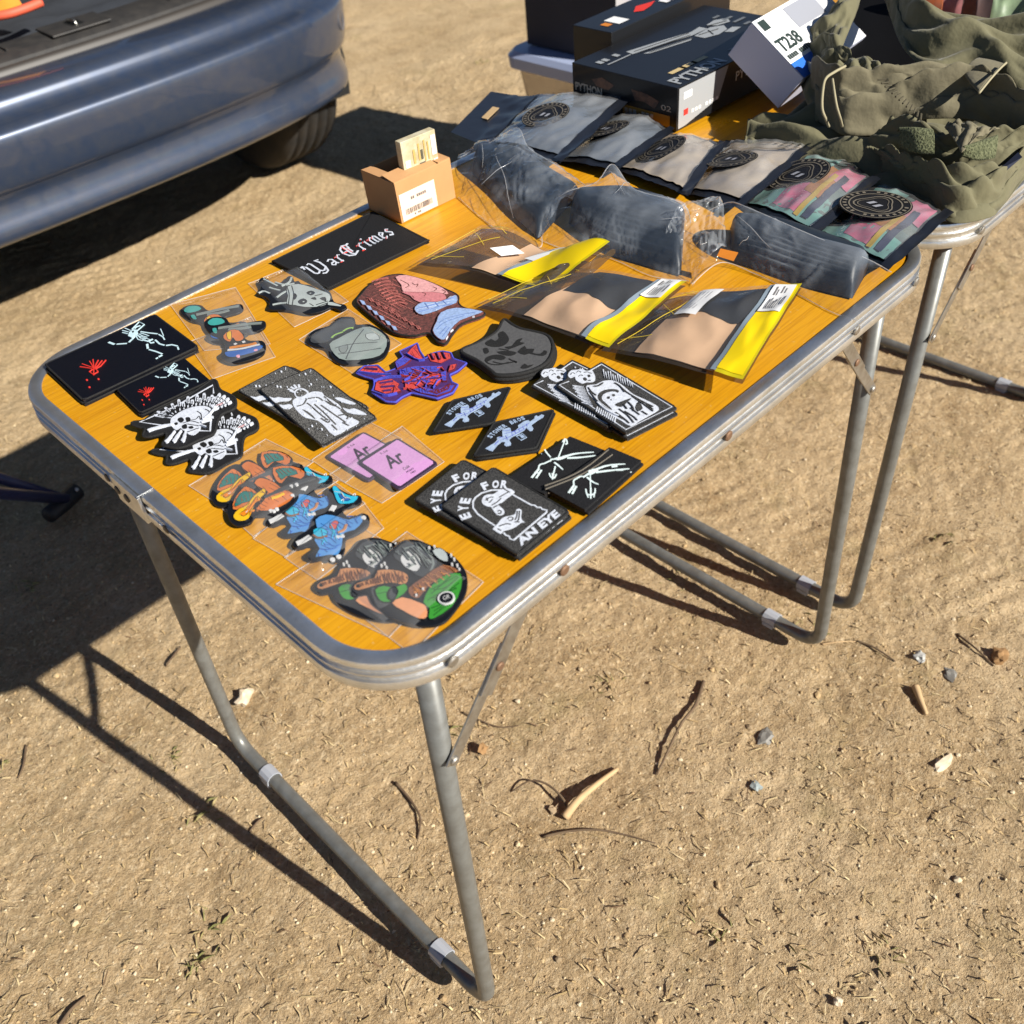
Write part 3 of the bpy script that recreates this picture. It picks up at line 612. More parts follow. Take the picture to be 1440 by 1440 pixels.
for p in ([(730, 440), (760, 460), (850, 540), (930, 600)], [(800, 450), (900, 540), (1000, 640)], [(860, 460), (960, 530), (1090, 620)], [(890, 380), (960, 440), (1040, 495)], [(640, 470), (700, 450), (730, 400)], [(740, 400), (830, 390), (880, 420)], [(900, 590), (935, 600), (925, 620), (860, 580)], [(1020, 555), (1110, 545), (1100, 590)], [(960, 640), (1010, 690)], [(1060, 620), (1120, 650)]): a.line(STARF, p, .8, 'print', 3)
for p in ([(690, 500), (740, 540), (810, 590), (790, 560), (740, 520)], [(890, 415), (960, 445), (1010, 475), (950, 460)]): a.poly(STARF, p, 'print', 2)
for i in range(46):
    u, v = random.random(), random.random(); x = 292 + 478 * u + 578 * v; y = 308 - 196 * u + 520 * v
    if 40 < abs(x - 700) + abs(y - 450) * .4: a.dot(W, x * .96 + 30, y * .95 + 20, random.choice((.25, .35, .5)), 'print', 6)
for x, y in ((718, 175), (770, 270), (950, 295), (460, 290), (780, 655), (870, 685), (490, 295)): a.dot(W, x, y, .8, 'print', 6)
a.done(); zt = H + z1 + t_
rb = clone(rc, Q('r', 292, 308, zt), Q('r', 770, 112, zt), Q('r', 95, 320, H + .0055 + t_), Q('r', 548, 82, H + .0055 + t_), 'starry black card patch with robed figure, rear one sticking out of the fan', dz=-.003 + 0)
under(rb, .0035, -.0015, -.02, -.0032, 'starry card patch lying lowest in the fanned stack, only its edge showing')

# --- rhombus rifle patches
t_ = .0034
out = QL('o', [(1285, 330), (1105, 715), (475, 800), (680, 462)], H + t_ + .003)
sb = patch('patch', 'black diamond patch with STONER BROS and a pale blue rifle, nearer the table edge', 'patch', out, .003, t_, BLACKF, BORDER, 'rifle diamond patches', br=.0012)
a = Art('o', H + t_ + .003, sb)
a.arc(ICE, 'STONER BROS', [(655, 628), (730, 560), (830, 500), (905, 468), (1005, 432)], 5.2, .04)
a.poly(ICE, [(592, 728), (690, 668), (715, 640), (712, 615), (735, 608), (770, 612), (765, 560), (770, 535), (800, 525), (835, 515), (850, 525), (855, 555), (880, 560), (930, 520), (925, 495), (960, 470), (990, 450), (1030, 440), (1048, 455), (1090, 425), (1095, 400), (1115, 392), (1125, 405), (1165, 382), (1188, 392), (1180, 410), (1120, 445), (1060, 490), (1080, 525), (1070, 545), (1045, 552), (1020, 530), (1010, 515), (985, 545), (920, 585), (865, 610), (835, 640), (855, 675), (850, 695), (805, 705), (785, 695), (795, 660), (760, 660), (720, 690), (665, 755), (640, 750)], 'embroidery')
for p in ([(775, 550), (845, 540)], [(790, 575), (850, 565), (930, 535), (1040, 470)], [(760, 640), (860, 600), (1000, 525)], [(870, 600), (860, 565)], [(905, 580), (890, 550)], [(945, 555), (930, 530)], [(985, 530), (970, 505)], [(1020, 505), (1010, 480)], [(690, 690), (730, 650)], [(735, 620), (780, 610)], [(800, 600), (820, 640)]): a.line(TH['blue'], p, .45, 'embroidery')
a.line(ICE, [(905, 605), (955, 645), (1012, 615), (970, 578)], .6, 'embroidery', closed=True); a.poly(ICE, [(940, 600), (975, 592), (995, 612), (960, 620)], 'embroidery')
a.done(); zt = H + t_ + .003
clone(sb, Q('o', 1285, 330, zt), Q('o', 475, 800, zt), Q('o', 845, 100, zt), Q('o', 75, 550, zt), 'black diamond patch with STONER BROS and a pale blue rifle, beside the red mask', dz=0)
under(sb, .0008, -.0012, .012, -.0031, 'plain black diamond edge beneath the nearer rifle diamond patch')

# --- reaper cards
z1, t_ = .009, .0032
out = QL('c', [(725, 122), (1388, 520), (940, 742), (328, 332), (430, 262), (425, 205), (480, 175), (560, 185), (600, 200)], H + z1 + t_)
rp = patch('patch', 'charcoal card patch with white praying reaper in a white frame, front of its stack', 'patch', out, z1, t_, SPARK, BORDER, 'reaper card patches', br=.0009)
a = Art('c', H + z1 + t_, rp); W = WHITET
a.line(W, [(725, 140), (1345, 515), (940, 715), (352, 322), (440, 290)], .9, 'print'); a.line(W, [(725, 140), (610, 205)], .9, 'print')
a.poly(W, [(430, 232), (460, 195), (510, 190), (560, 182), (590, 200), (640, 195), (655, 215), (670, 250), (665, 285), (630, 300), (590, 300), (550, 310), (500, 280), (490, 250), (450, 262)], 'print', 3)
for p in ([(560, 270), (580, 255), (600, 275), (580, 290)], [(600, 240), (620, 232), (630, 250), (610, 258)], [(600, 285), (625, 278), (630, 290)]): a.poly(SPARK, p, 'print', 2)
for p in ([(450, 235), (470, 215), (490, 225)], [(505, 215), (525, 200), (545, 215)], [(520, 250), (545, 235), (560, 245)], [(570, 215), (600, 210), (640, 225)]): a.line(SPARK, p, .5, 'print', 2)
a.poly(W, [(590, 340), (620, 325), (680, 320), (740, 290), (830, 285), (900, 320), (960, 370), (1010, 410), (1100, 450), (1200, 500), (1230, 540), (1150, 590), (1060, 640), (980, 685), (900, 640), (800, 580), (720, 510), (660, 450), (610, 400)], 'print', 2)
for p in ([(690, 440), (700, 400), (750, 370), (830, 360), (880, 375), (860, 400), (800, 385), (740, 410), (730, 450), (760, 480), (820, 540), (800, 540), (720, 480)], [(840, 500), (900, 470), (990, 440), (960, 470), (900, 520)], [(1050, 470), (1090, 530), (1040, 560), (1020, 520)]): a.poly(SPARK, p, 'print', 2)
a.poly(W, [(745, 430), (790, 390), (840, 385), (880, 405), (880, 430), (840, 450), (820, 480), (780, 478), (752, 455)], 'print', 3)
for p in ([(770, 432), (795, 425), (800, 445), (778, 450)], [(815, 410), (840, 405), (846, 422), (824, 428)], [(800, 455), (815, 450), (812, 465)]): a.poly(SPARK, p, 'print', 2)
for i in range(15):
    f = i / 14; x, y = 470 + 90 * f, 330 + 150 * f; a.line(W, [(x + 100 - 10 * f, y + 10 + 20 * f), (x + 10 * math.sin(i * 2.1), y)], [.2, 1.0], 'print')
for i in range(13):
    f = i / 12; x, y = 745 + 250 * f, 190 + 110 * f; a.line(W, [(x + 8, y + 75 - 25 * f), (x - 4, y + 12 * math.sin(i * 1.7))], [.2, 1.0], 'print')
for i in range(10):
    f = i / 9; x, y = 690 + 160 * f, 540 + 95 * f; a.line(W, [(x, y - 20), (x - 12, y + 24)], .7, 'print')
for p in ([(620, 380), (680, 460), (780, 545), (920, 630)], [(610, 350), (640, 390), (680, 420)], [(900, 350), (960, 400), (1080, 470), (1180, 520)], [(1000, 430), (1100, 500), (1180, 560)], [(930, 560), (1010, 610), (1040, 640)], [(880, 540), (960, 600), (1010, 660)], [(980, 530), (1060, 590)], [(1080, 560), (1130, 590)], [(1120, 500), (1180, 545)], [(850, 570), (930, 630), (970, 665)], [(840, 310), (890, 340), (930, 390)], [(660, 340), (700, 335), (740, 310)], [(960, 480), (1000, 520), (1010, 560)], [(920, 500), (950, 540)]): a.line(SPARK, p, .55, 'print', 3)
a.line(W, [(690, 480), (760, 540), (850, 590), (880, 600)], 1.5, 'print', 3)
a.done(); zt = H + z1 + t_
rq = clone(rp, Q('c', 328, 332, zt), Q('c', 725, 122, zt), Q('c', 108, 332, H + .0058 + t_), Q('c', 470, 100, H + .0058 + t_), 'charcoal reaper card patch showing only a flowered corner behind the front card', dz=-.0032)
under(rq, .003, -.003, -.03, -.0033, 'reaper card patch lowest in its fanned stack, only dark edges showing')
under(rp, -.0008, -.0012, .012, -.0056, 'reaper card patch directly below the front card, edge showing past the corner')

# --- lilac element tiles
t_ = .0028
out = QL('a', [(855, 178), (1275, 440), (865, 715), (455, 425)], H + t_ + .0035)
cc = sum(out, Vector()) / 4; out2 = []
for i in range(4):
    p = out[i]; q0, q1 = out[i - 1], out[(i + 1) % 4]
    out2 += [p + (q0 - p).normalized() * .0035, p + ((q0 - p).normalized() + (q1 - p).normalized()) * .0009, p + (q1 - p).normalized() * .0035]
ar = patch('patch', 'lilac rubber tile patch lettered Ar in a violet frame, wholly visible in its bag', 'patch', out2, .0035, t_, PURPLEB, None, 'lilac Ar tile patches', bevel=.0006)
a = Art('a', H + t_ + .0035, ar, .0002)
a.poly(LILAC, [(850, 208), (868, 212), (1215, 425), (1218, 445), (885, 672), (860, 668), (505, 442), (508, 428)], 'tile_face')
a.text(PURPLEB, 'Ar', (790, 508), (945, 415), (697, 392), .02); a.text(PURPLEB, '5.56', (690, 358), (765, 322), (676, 342), .0)
a.text(PURPLEB, 'Colt', (925, 520), (985, 484), (905, 494), .0); a.text(PURPLEB, 'M16A1', (955, 545), (1022, 504), (945, 528), .0); a.text(PURPLEB, '1997', (1000, 556), (1048, 530), (988, 540), .0)
a.done(); zt = H + t_ + .0035
clone(ar, Q('a', 455, 425, zt), Q('a', 855, 178, zt), Q('a', 130, 370, H + .0004 + t_), Q('a', 535, 98, H + .0004 + t_), 'lilac rubber tile patch lettered Ar, the rear one half hidden by the other bag', dz=-.0031)

# --- EYE FOR AN EYE
z1, t_ = .0085, .0032
out = QL('e', [(655, 98), (1268, 455), (850, 800), (235, 412)], H + z1 + t_)
ey = patch('patch', 'black EYE FOR AN EYE patch with two white hands, front of the near stack', 'patch', out, z1, t_, SPARK, BORDER, 'eye for an eye patches', br=.0011)
a = Art('e', H + z1 + t_, ey); W = WHITET
a.arc(W, 'EYE', [(485, 508), (455, 440), (480, 350)], 8.5, .05); a.arc(W, 'FOR', [(575, 292), (650, 272), (770, 272)], 9.5, .05)
a.text(W, 'AN EYE', (880, 742), (1200, 490), (835, 690), .05)
a.line(W, [(670, 575), (600, 530), (530, 480), (492, 430), (490, 380), (510, 345), (560, 308), (640, 285), (720, 284), (790, 310), (880, 360), (960, 405), (990, 408), (1010, 425), (1040, 425), (1050, 440), (1090, 448), (1085, 465), (820, 690), (790, 680), (785, 660), (755, 650), (740, 630)], 1.3, 'print')
a.poly(W, [(562, 372), (580, 335), (620, 320), (660, 318), (700, 290), (770, 270), (825, 295), (815, 315), (760, 355), (725, 385), (690, 400), (735, 440), (745, 470), (720, 488), (685, 485), (655, 450), (635, 420), (610, 418), (575, 402)], 'print', 2)
a.poly(W, [(650, 600), (690, 560), (720, 520), (760, 500), (790, 495), (830, 480), (842, 445), (860, 438), (885, 450), (880, 500), (890, 530), (910, 548), (880, 548), (840, 580), (780, 605), (740, 615), (712, 640), (665, 612)], 'print', 2)
for p in ([(590, 370), (630, 345), (660, 345)], [(620, 390), (650, 360)], [(640, 410), (690, 380), (720, 350)], [(700, 345), (780, 300)], [(690, 460), (705, 450), (720, 462), (710, 478), (692, 472)], [(740, 275), (790, 305)], [(770, 520), (790, 505), (815, 512), (805, 530), (780, 532)], [(850, 455), (845, 500), (830, 530)], [(868, 455), (862, 520), (845, 545)], [(700, 580), (760, 560), (800, 565)], [(690, 600), (720, 615)], [(830, 545), (870, 545)], [(600, 350), (612, 375)], [(655, 430), (690, 410)]): a.line(SPARK, p, .6, 'print', 3)
a.done(); zt = H + z1 + t_
ez = clone(ey, Q('e', 235, 412, zt), Q('e', 655, 98, zt), Q('e', 15, 358, H + .0055 + t_), Q('e', 405, 42, H + .0055 + t_), 'black EYE FOR AN EYE patch half covered by the front one, FOR still showing', dz=-.003)
under(ez, .001, -.001, .01, -.0032, 'eye patch under the half covered one, only its sparkling edge showing')
under(ey, .0014, -.0010, -.014, -.0052, 'eye patch directly beneath the front eye patch, its corner sticking out')

# --- trident devils
z1, t_ = .0052, .0028
out = QL('D', [(1068, 752), (1085, 757), (1230, 818), (945, 1068), (738, 955), (890, 880)], H + z1 + t_)
dv = patch('patch', 'black patch with white winged devil bones holding a trident, close to the rim', 'patch', out, z1, t_, BLACKF, None, 'trident devil patches')
a = Art('D', H + z1 + t_, dv); W = TH['tri']
L_ = [([(935, 905), (960, 890), (985, 880), (1010, 868)], [1.5, 3.2, 2.8, 1.4]), ([(905, 910), (888, 922), (890, 945)], 1.2), ([(905, 910), (925, 900), (940, 904)], 1.2), ([(890, 945), (862, 985)], 1.7), ([(902, 950), (880, 990)], 1.5), ([(870, 965), (895, 968)], 1.2), ([(985, 872), (1060, 845), (1150, 838)], [1.8, 1.2, .7]), ([(1000, 880), (1080, 870), (1170, 862)], [1.8, 1.2, .7]), ([(1080, 852), (1110, 848)], 1.8), ([(1100, 868), (1140, 868)], 1.6),
      ([(955, 905), (985, 930), (1015, 942)], [1.6, 1.2, .6]), ([(972, 890), (975, 1015)], .9), ([(950, 965), (955, 990), (975, 995), (995, 985), (997, 962)], 1.1), ([(955, 990), (962, 1010)], 1.), ([(993, 985), (990, 1008)], 1.), ([(975, 960), (975, 1015)], 1.2), ([(970, 870), (975, 885)], 3.0), ([(985, 865), (992, 880)], 2.5)]
for p, w in L_: a.line(W, p, w, 'embroidery', 2)
a.line(mat('grey_running_stitch', (.17, .15, .12), rough=.8), [(742, 948), (860, 905), (960, 850), (1065, 765)], .7, 'stitching', 2)
a.line(mat('grey_running_stitch', (.17, .15, .12)), [(745, 966), (900, 905), (1000, 850), (1085, 790)], .7, 'stitching', 2)
a.done()
z2 = .0085
out = QL('D', [(868, 670), (1075, 752), (890, 885), (738, 962), (552, 878)], H + z2 + t_)
dw = patch('patch', 'black patch with white devil bones holding an upright trident, behind the eye patches', 'patch', out, .0028, t_, BLACKF, None, 'trident devil patches')
a = Art('D', H + .0028 + t_, dw)
L2 = [([(770, 815), (795, 812), (825, 808), (855, 795)], [1.5, 3.4, 3.0, 1.4]), ([(740, 835), (716, 842), (710, 865)], 1.2), ([(740, 835), (760, 825), (775, 820)], 1.2), ([(712, 862), (675, 908)], 1.7), ([(725, 868), (698, 910)], 1.5), ([(690, 880), (715, 885)], 1.2), ([(845, 800), (900, 785), (990, 778)], [1.8, 1.2, .7]), ([(855, 808), (920, 805), (1000, 795)], [1.8, 1.2, .7]), ([(790, 830), (815, 850), (835, 868)], [1.6, 1.2, .6]), ([(805, 820), (845, 715)], .9), ([(832, 728), (847, 710), (856, 732), (845, 738)], 1.2), ([(772, 805), (750, 780), (742, 765)], 1.3), ([(795, 850), (780, 915)], 1.1), ([(765, 885), (772, 905), (790, 908), (800, 890)], 1.1), ([(780, 885), (782, 918)], 1.0)]
for p, w in L2: a.line(W, p, w, 'embroidery', 2)
a.done()
under(dw, -.0022, .001, .02, -.0028, 'black patch beneath the devil patch with the upright trident, edge showing')
under(dv, .0004, -.0022, .012, -.0028, 'black patch beneath the devil patch nearest the rim, edge showing')

# --- grey shield
z1, t_ = .0065, .0032
SH = [(535, 104), (575, 128), (620, 150), (690, 165), (745, 180), (772, 205), (782, 250), (765, 300), (730, 335), (660, 365), (580, 382), (500, 382), (470, 362), (400, 310), (318, 262), (400, 222), (470, 185), (505, 155)]
out = spline(QL('D', SH, H + z1 + t_), 70, True)
sh = patch('patch', 'grey shield shaped patch with black birds stitched on it, on a small stack', 'patch', out, z1, t_, TH['grey'], TH['black'], 'grey shield patches', br=.0022)
a = Art('D', H + z1 + t_, sh); W = TH['black']
for p in ([(440, 225), (470, 205), (490, 215), (510, 200), (505, 180), (530, 165), (555, 190), (560, 215), (530, 240), (490, 245), (455, 240)], [(540, 245), (575, 240), (600, 210), (630, 202), (615, 220), (640, 225), (600, 242), (560, 256)], [(605, 270), (640, 240), (650, 255), (690, 255), (680, 275), (720, 280), (740, 262), (755, 272), (735, 290), (690, 285), (660, 278), (640, 285)], [(440, 305), (470, 288), (520, 285), (545, 300), (520, 312), (480, 305), (450, 320)], [(500, 270), (560, 265), (600, 275), (570, 290), (530, 285)], [(620, 350), (640, 330), (655, 340), (685, 335), (660, 350), (635, 355)], [(430, 255), (450, 250), (460, 270), (440, 280)]): a.poly(W, p, 'embroidery', 2)
for p in ([(440, 310), (460, 330), (510, 335), (560, 322)], [(480, 320), (530, 330), (600, 318)], [(560, 305), (600, 325), (585, 315)], [(510, 255), (560, 262)]): a.line(W, p, 1.2, 'embroidery', 3)
a.done()
under(sh, -.0006, -.0012, .01, -.0033, 'grey shield patch directly beneath the top shield, black edge showing')
under(sh, .001, -.0018, -.02, -.0064, 'grey shield patch at the bottom of its stack, edge showing')

# --- coral and purple warrior mask
t_ = .0034
OM = [(960, 440), (972, 478), (1000, 520), (1040, 490), (1085, 480), (1130, 488), (1142, 518), (1210, 540), (1165, 580), (1122, 600), (1135, 636), (1165, 650), (1140, 690), (1062, 720), (990, 703), (930, 690), (882, 712), (850, 738), (802, 735), (730, 690), (742, 652), (740, 622), (690, 608), (650, 592), (690, 556), (760, 552), (800, 588), (850, 570), (852, 535), (890, 510), (870, 482)]
out = resample(QL('B', OM, H + .001 + t_), 150, True)
om = patch('patch', 'red and purple embroidered horned warrior mask patch', 'patch', out, .001, t_, TH['purple'], TH['blue'], br=.001)
a = Art('B', H + .001 + t_, om, ol=(TH['maroon'], .5))
R_, P_, B_, M_ = TH['red'], TH['purple'], TH['blue'], TH['maroon']
for m, p in ((R_, [(662, 590), (695, 562), (755, 560), (800, 598), (830, 602), (790, 610), (740, 600)]), (R_, [(905, 500), (930, 470), (955, 448), (968, 485), (990, 525), (960, 530), (935, 510)]), (R_, [(1010, 500), (1080, 488), (1125, 495), (1130, 520), (1080, 545), (1030, 535)]), (R_, [(755, 640), (830, 625), (870, 650), (850, 690), (800, 700), (745, 680)]), (B_, [(860, 590), (900, 570), (960, 560), (1040, 560), (1090, 560), (1060, 590), (980, 590), (900, 610)]), (R_, [(900, 640), (960, 620), (1010, 610), (1070, 600), (1100, 620), (1060, 660), (1000, 650), (950, 680), (900, 670)]), (B_, [(940, 680), (1000, 670), (1050, 685), (1110, 660), (1150, 660), (1130, 690), (1060, 712), (980, 698)]), (M_, [(1010, 690), (1080, 680), (1130, 650), (1120, 680), (1060, 705)]), (R_, [(840, 700), (850, 660), (880, 690)]), (B_, [(850, 545), (900, 520), (930, 530), (900, 555), (860, 575)]), (M_, [(920, 600), (960, 585), (990, 600), (950, 615)]), (B_, [(980, 640), (1020, 625), (1030, 645), (1000, 655)]), (R_, [(1130, 560), (1160, 555), (1150, 580), (1120, 590)]), (B_, [(1080, 600), (1110, 590), (1110, 640), (1090, 640)])):
    a.poly(m, p, 'embroidery'); a.hatch({R_: M_, B_: P_, M_: B_}[m], p, random.choice((-.5, .3, .9, 1.4)), 14, .7, 'embroidery', .8)
a.hatch(R_, [(860, 600), (960, 560), (1100, 570), (1120, 640), (1000, 700), (880, 690)], .35, 26, .8, 'embroidery', .9)
a.hatch(B_, [(860, 600), (960, 560), (1100, 570), (1120, 640), (1000, 700), (880, 690)], -.7, 30, .8, 'embroidery', .9)
for m, p in ((P_, [(1030, 500), (1045, 530)]), (P_, [(1060, 495), (1075, 530)]), (P_, [(1090, 492), (1105, 525)]), (P_, [(775, 650), (840, 640)]), (P_, [(780, 670), (845, 665)]), (P_, [(790, 690), (830, 685)]), (B_, [(662, 592), (740, 602), (830, 606)]), (B_, [(905, 500), (960, 532), (1000, 530)]), (P_, [(900, 650), (960, 640), (1020, 630), (1080, 625)]), (B_, [(740, 640), (800, 620), (880, 615)]), (B_, [(730, 690), (800, 712), (860, 700)]), (P_, [(700, 575), (760, 580)])): a.line(m, p, .9, 'embroidery', 2)
a.done()

# --- profile of a woman
t_ = .0036
WO = [(680, 190), (720, 145), (790, 105), (860, 92), (905, 98), (1000, 122), (1100, 165), (1165, 198), (1168, 235), (1200, 262), (1290, 282), (1292, 302), (1190, 340), (1140, 390), (1105, 440), (1062, 430), (1020, 388), (940, 402), (850, 388), (770, 335), (690, 270), (652, 228)]
out = spline(QL('B', WO, H + .001 + t_), 90, True)
wo_ = patch('patch', 'embroidered patch of a pink face in profile with brown plaits and a blue collar', 'patch', out, .001, t_, TH['hair'], TH['black'], br=.0011)
a = Art('B', H + .001 + t_, wo_, ol=(TH['hair'], .6))
HAIRP = [(690, 200), (760, 125), (860, 105), (900, 160), (960, 230), (1000, 260), (960, 380), (860, 380), (770, 325), (690, 260)]
a.hatch(TH['hair2'], HAIRP, .5, 15, 1.5, 'embroidery', .9); a.hatch(TH['hair'], HAIRP, -.4, 17, 1.0, 'embroidery', .9)
a.poly(TH['skin'], [(850, 110), (905, 100), (1000, 125), (1090, 165), (1120, 195), (1085, 195), (1040, 185), (960, 190), (890, 185), (880, 150)], 'embroidery', 2)
a.poly(TH['skin2'], [(880, 185), (960, 188), (1040, 186), (1100, 198), (1105, 225), (1060, 235), (1000, 245), (945, 225), (925, 205)], 'embroidery', 2)
for p in ([(875, 125), (920, 150), (900, 165)], [(935, 205), (945, 215)], [(935, 140), (950, 150), (965, 145), (958, 160)], [(985, 190), (1005, 195), (995, 206)], [(1040, 160), (1060, 170), (1045, 180)], [(1085, 175), (1105, 185), (1090, 195)]): a.line(TH['hair'], p, 1.0, 'embroidery', 2)
for i in range(9):
    x, y = 750 + 12 * i, 120 + 15 * i; a.line(TH['hair2'], [(x - 20, y + 12), (x + 25, y - 2), (x + 66, y - 6 + i * 2)], [1, 2.6, 1], 'embroidery', 3)
for i in range(8):
    x, y = 705 + 34 * i, 215 + 20 * i; a.line(TH['hair2'], [(x, y), (x + 18, y + 6), (x + 30, y + 20)], [1.0, 3.4, 1.0], 'embroidery', 3); a.line(TH['hair'], [(x + 10, y - 6), (x + 26, y + 16)], .8, 'embroidery')
for i in range(6):
    x, y = 668 + 32 * i, 228 + 26 * i; a.poly(TH['lblue'], [(x, y), (x + 26, y + 6), (x + 36, y + 26), (x + 16, y + 24)], 'embroidery')
a.poly(TH['lblue'], [(950, 265), (990, 240), (1060, 240), (1110, 225), (1150, 205), (1165, 215), (1160, 245), (1110, 262), (1060, 285), (990, 305), (955, 290)], 'embroidery', 2)
a.hatch(TH['white'], [(950, 265), (1060, 240), (1150, 205), (1160, 245), (1060, 285), (955, 290)], -.2, 12, .7, 'embroidery', .7)
a.hatch(TH['white'], [(1060, 340), (1280, 290), (1180, 335), (1100, 432), (1065, 422)], -.5, 16, .7, 'embroidery', .6)
for p in ([(960, 275), (1040, 255), (1150, 215)], [(970, 290), (1050, 270), (1140, 250)], [(1000, 245), (1020, 275)], [(1050, 240), (1070, 262)], [(1090, 232), (1110, 252)]): a.line(TH['mblue'], p, .9, 'embroidery', 2)
a.poly(TH['lblue'], [(1080, 295), (1160, 270), (1280, 285), (1282, 298), (1180, 335), (1130, 385), (1100, 432), (1065, 422), (1040, 385), (1060, 340)], 'embroidery', 2)
for p in ([(1070, 350), (1120, 320), (1260, 292)], [(1060, 380), (1100, 345), (1200, 310)], [(1075, 405), (1110, 365)], [(1088, 418), (1125, 370)]): a.line(TH['mblue'], p, .9, 'embroidery', 2)
a.done()

# --- War Crimes strip
out = QL('w', [(138, 478), (905, 100), (1330, 318), (560, 690)], H + .0055)
wc = patch('patch', 'wide black patch lettered War Crimes in white and red blackletter', 'patch', spline(sum([[out[i].lerp(out[(i + 1) % 4], f) for f in (.015, .35, .65, .985)] for i in range(4)], []), 64, True), .001, .0045, BLACKF, BORDER, br=.0012)
a = Art('w', H + .0055, wc)
ux, uy = Vector((.886, -.464)), Vector((-.80, -.53))
def wl(x, y): return (462 + ux.x * x + uy.x * y, 598 + ux.y * x + uy.y * y)
# blackletter built from pen strokes: each letter a list of strokes in its own units (advance, strokes)
def pen(m, pts, w): a.line(m, [wl(*p) for p in pts], w, 'lettering')
X = 0
WL = {'W': (132, [[(-6, 66), (2, 90), (14, 78), (14, 16), (28, 2)], [(30, 86), (44, 92), (52, 78), (52, 18), (66, 2)], [(28, 2), (50, 16)], [(66, 2), (98, 20), (100, 64), (88, 90), (112, 84)], [(-14, 88), (6, 92)], [(98, 22), (86, -8), (62, -16), (46, -8)]]),
      'a': (58, [[(4, 44), (22, 54), (36, 44), (36, 12), (46, 2)], [(36, 26), (14, 24), (6, 12), (18, 2), (36, 14)]]), 'r': (46, [[(2, 44), (12, 52), (12, 10), (20, 2)], [(12, 40), (28, 54), (38, 46)], [(2, 4), (20, 2)]]),
      'C': (104, [[(70, 82), (44, 92), (14, 74), (4, 44), (16, 14), (46, 0), (84, 16)], [(44, 90), (40, 60), (40, 20), (52, 4)], [(40, 66), (62, 60), (66, 84), (84, 88)], [(56, 60), (56, 24)], [(8, 44), (40, 44)]]),
      'i': (30, [[(2, 44), (12, 52), (12, 10), (20, 2)], [(8, 68), (16, 74)]]), 'm': (76, [[(2, 44), (12, 52), (12, 10), (20, 2)], [(12, 40), (28, 54), (36, 46), (36, 10), (44, 2)], [(36, 40), (50, 54), (58, 46), (58, 10), (68, 2)]]),
      'e': (48, [[(34, 10), (20, 0), (8, 12), (8, 40), (22, 54), (36, 42), (10, 24)]]), 's': (44, [[(32, 46), (18, 54), (8, 42), (30, 18), (22, 2), (4, 10)]])}
adv = 0; total = 150 + 58 + 46 + 10 + 104 + 46 + 30 + 76 + 48 + 44
sc = 735 / total
for ch in 'War Crimes':
    if ch == ' ': adv += 10; continue
    w_, st = WL[ch]
    for q in st:
        pen(WHITET, [(adv * sc + p[0] * sc, p[1] * 1.42) for p in q], 2.2 if ch in 'WC' else 2.0)
        if ch in 'Crimes': pen(REDP, [(adv * sc + p[0] * sc - 9, p[1] * 1.42 - 4) for p in q[:2]], .9)
    adv += w_
a.done()

# --- soft rubber patches; the pictures on the originals are replaced by plain shapes in the same colours
def rubber(f, O, label, group, z0=.0008, t=.0028, n=80):
    out = spline(QL(f, O, H + z0 + t), n, True)
    r = patch('rubber_patch', label, 'patch', out, z0, t, RUBBER, None, group, bevel=.0005); return r, Art(f, H + z0 + t, r, .0008, (RUBBER, .55))
# pale skull wearing a crown
O = [(15, 735), (40, 690), (20, 640), (45, 610), (90, 620), (130, 650), (200, 645), (250, 600), (285, 605), (300, 640), (330, 635), (360, 660), (430, 670), (500, 710), (575, 720), (610, 800), (690, 820), (705, 845), (660, 862), (590, 840), (520, 870), (400, 890), (250, 860), (100, 855), (110, 800), (80, 760)]
O = [(x, y) for x, y in O]
cs, a = rubber('w', O, 'pale rubber patch of a crowned skull biting a blade, in a clear bag', None, z0=.0022)
PW = PV['pale']
a.poly(PW, [(240, 690), (330, 665), (430, 690), (520, 720), (575, 745), (580, 790), (540, 830), (470, 845), (380, 845), (300, 830), (240, 820), (250, 760)], 'motif', 2)
a.poly(PW, [(560, 805), (600, 808), (668, 832), (660, 842), (560, 830)], 'motif')
for p in ([(105, 690), (130, 700), (190, 715)], [(130, 825), (180, 815), (240, 810)], [(160, 770), (200, 740), (235, 720)], [(60, 625), (110, 650), (170, 680)], [(200, 680), (260, 650), (278, 612)], [(150, 650), (220, 670), (300, 660)], [(20, 735), (60, 720), (110, 740)]): a.line(PW, p, 2.0, 'motif', 2)
for p in ([(330, 800), (370, 780), (400, 800), (380, 822), (345, 822)], [(395, 735), (430, 720), (460, 735), (430, 755)], [(430, 780), (460, 770), (470, 790)], [(300, 790), (320, 760), (300, 740)], [(500, 780), (540, 770), (545, 800)]): a.poly(RUBBER, p, 'motif', 2)
a.dot(PW, 372, 805, 1.1); a.dot(PW, 425, 740, 1.0)
for p in ([(245, 690), (262, 750), (255, 825)], [(280, 680), (296, 745), (285, 830)], [(470, 830), (560, 800)], [(480, 845), (560, 815)], [(420, 820), (450, 838)], [(460, 760), (520, 745)]): a.line(RUBBER, p, .7, 'motif', 2)
a.done()
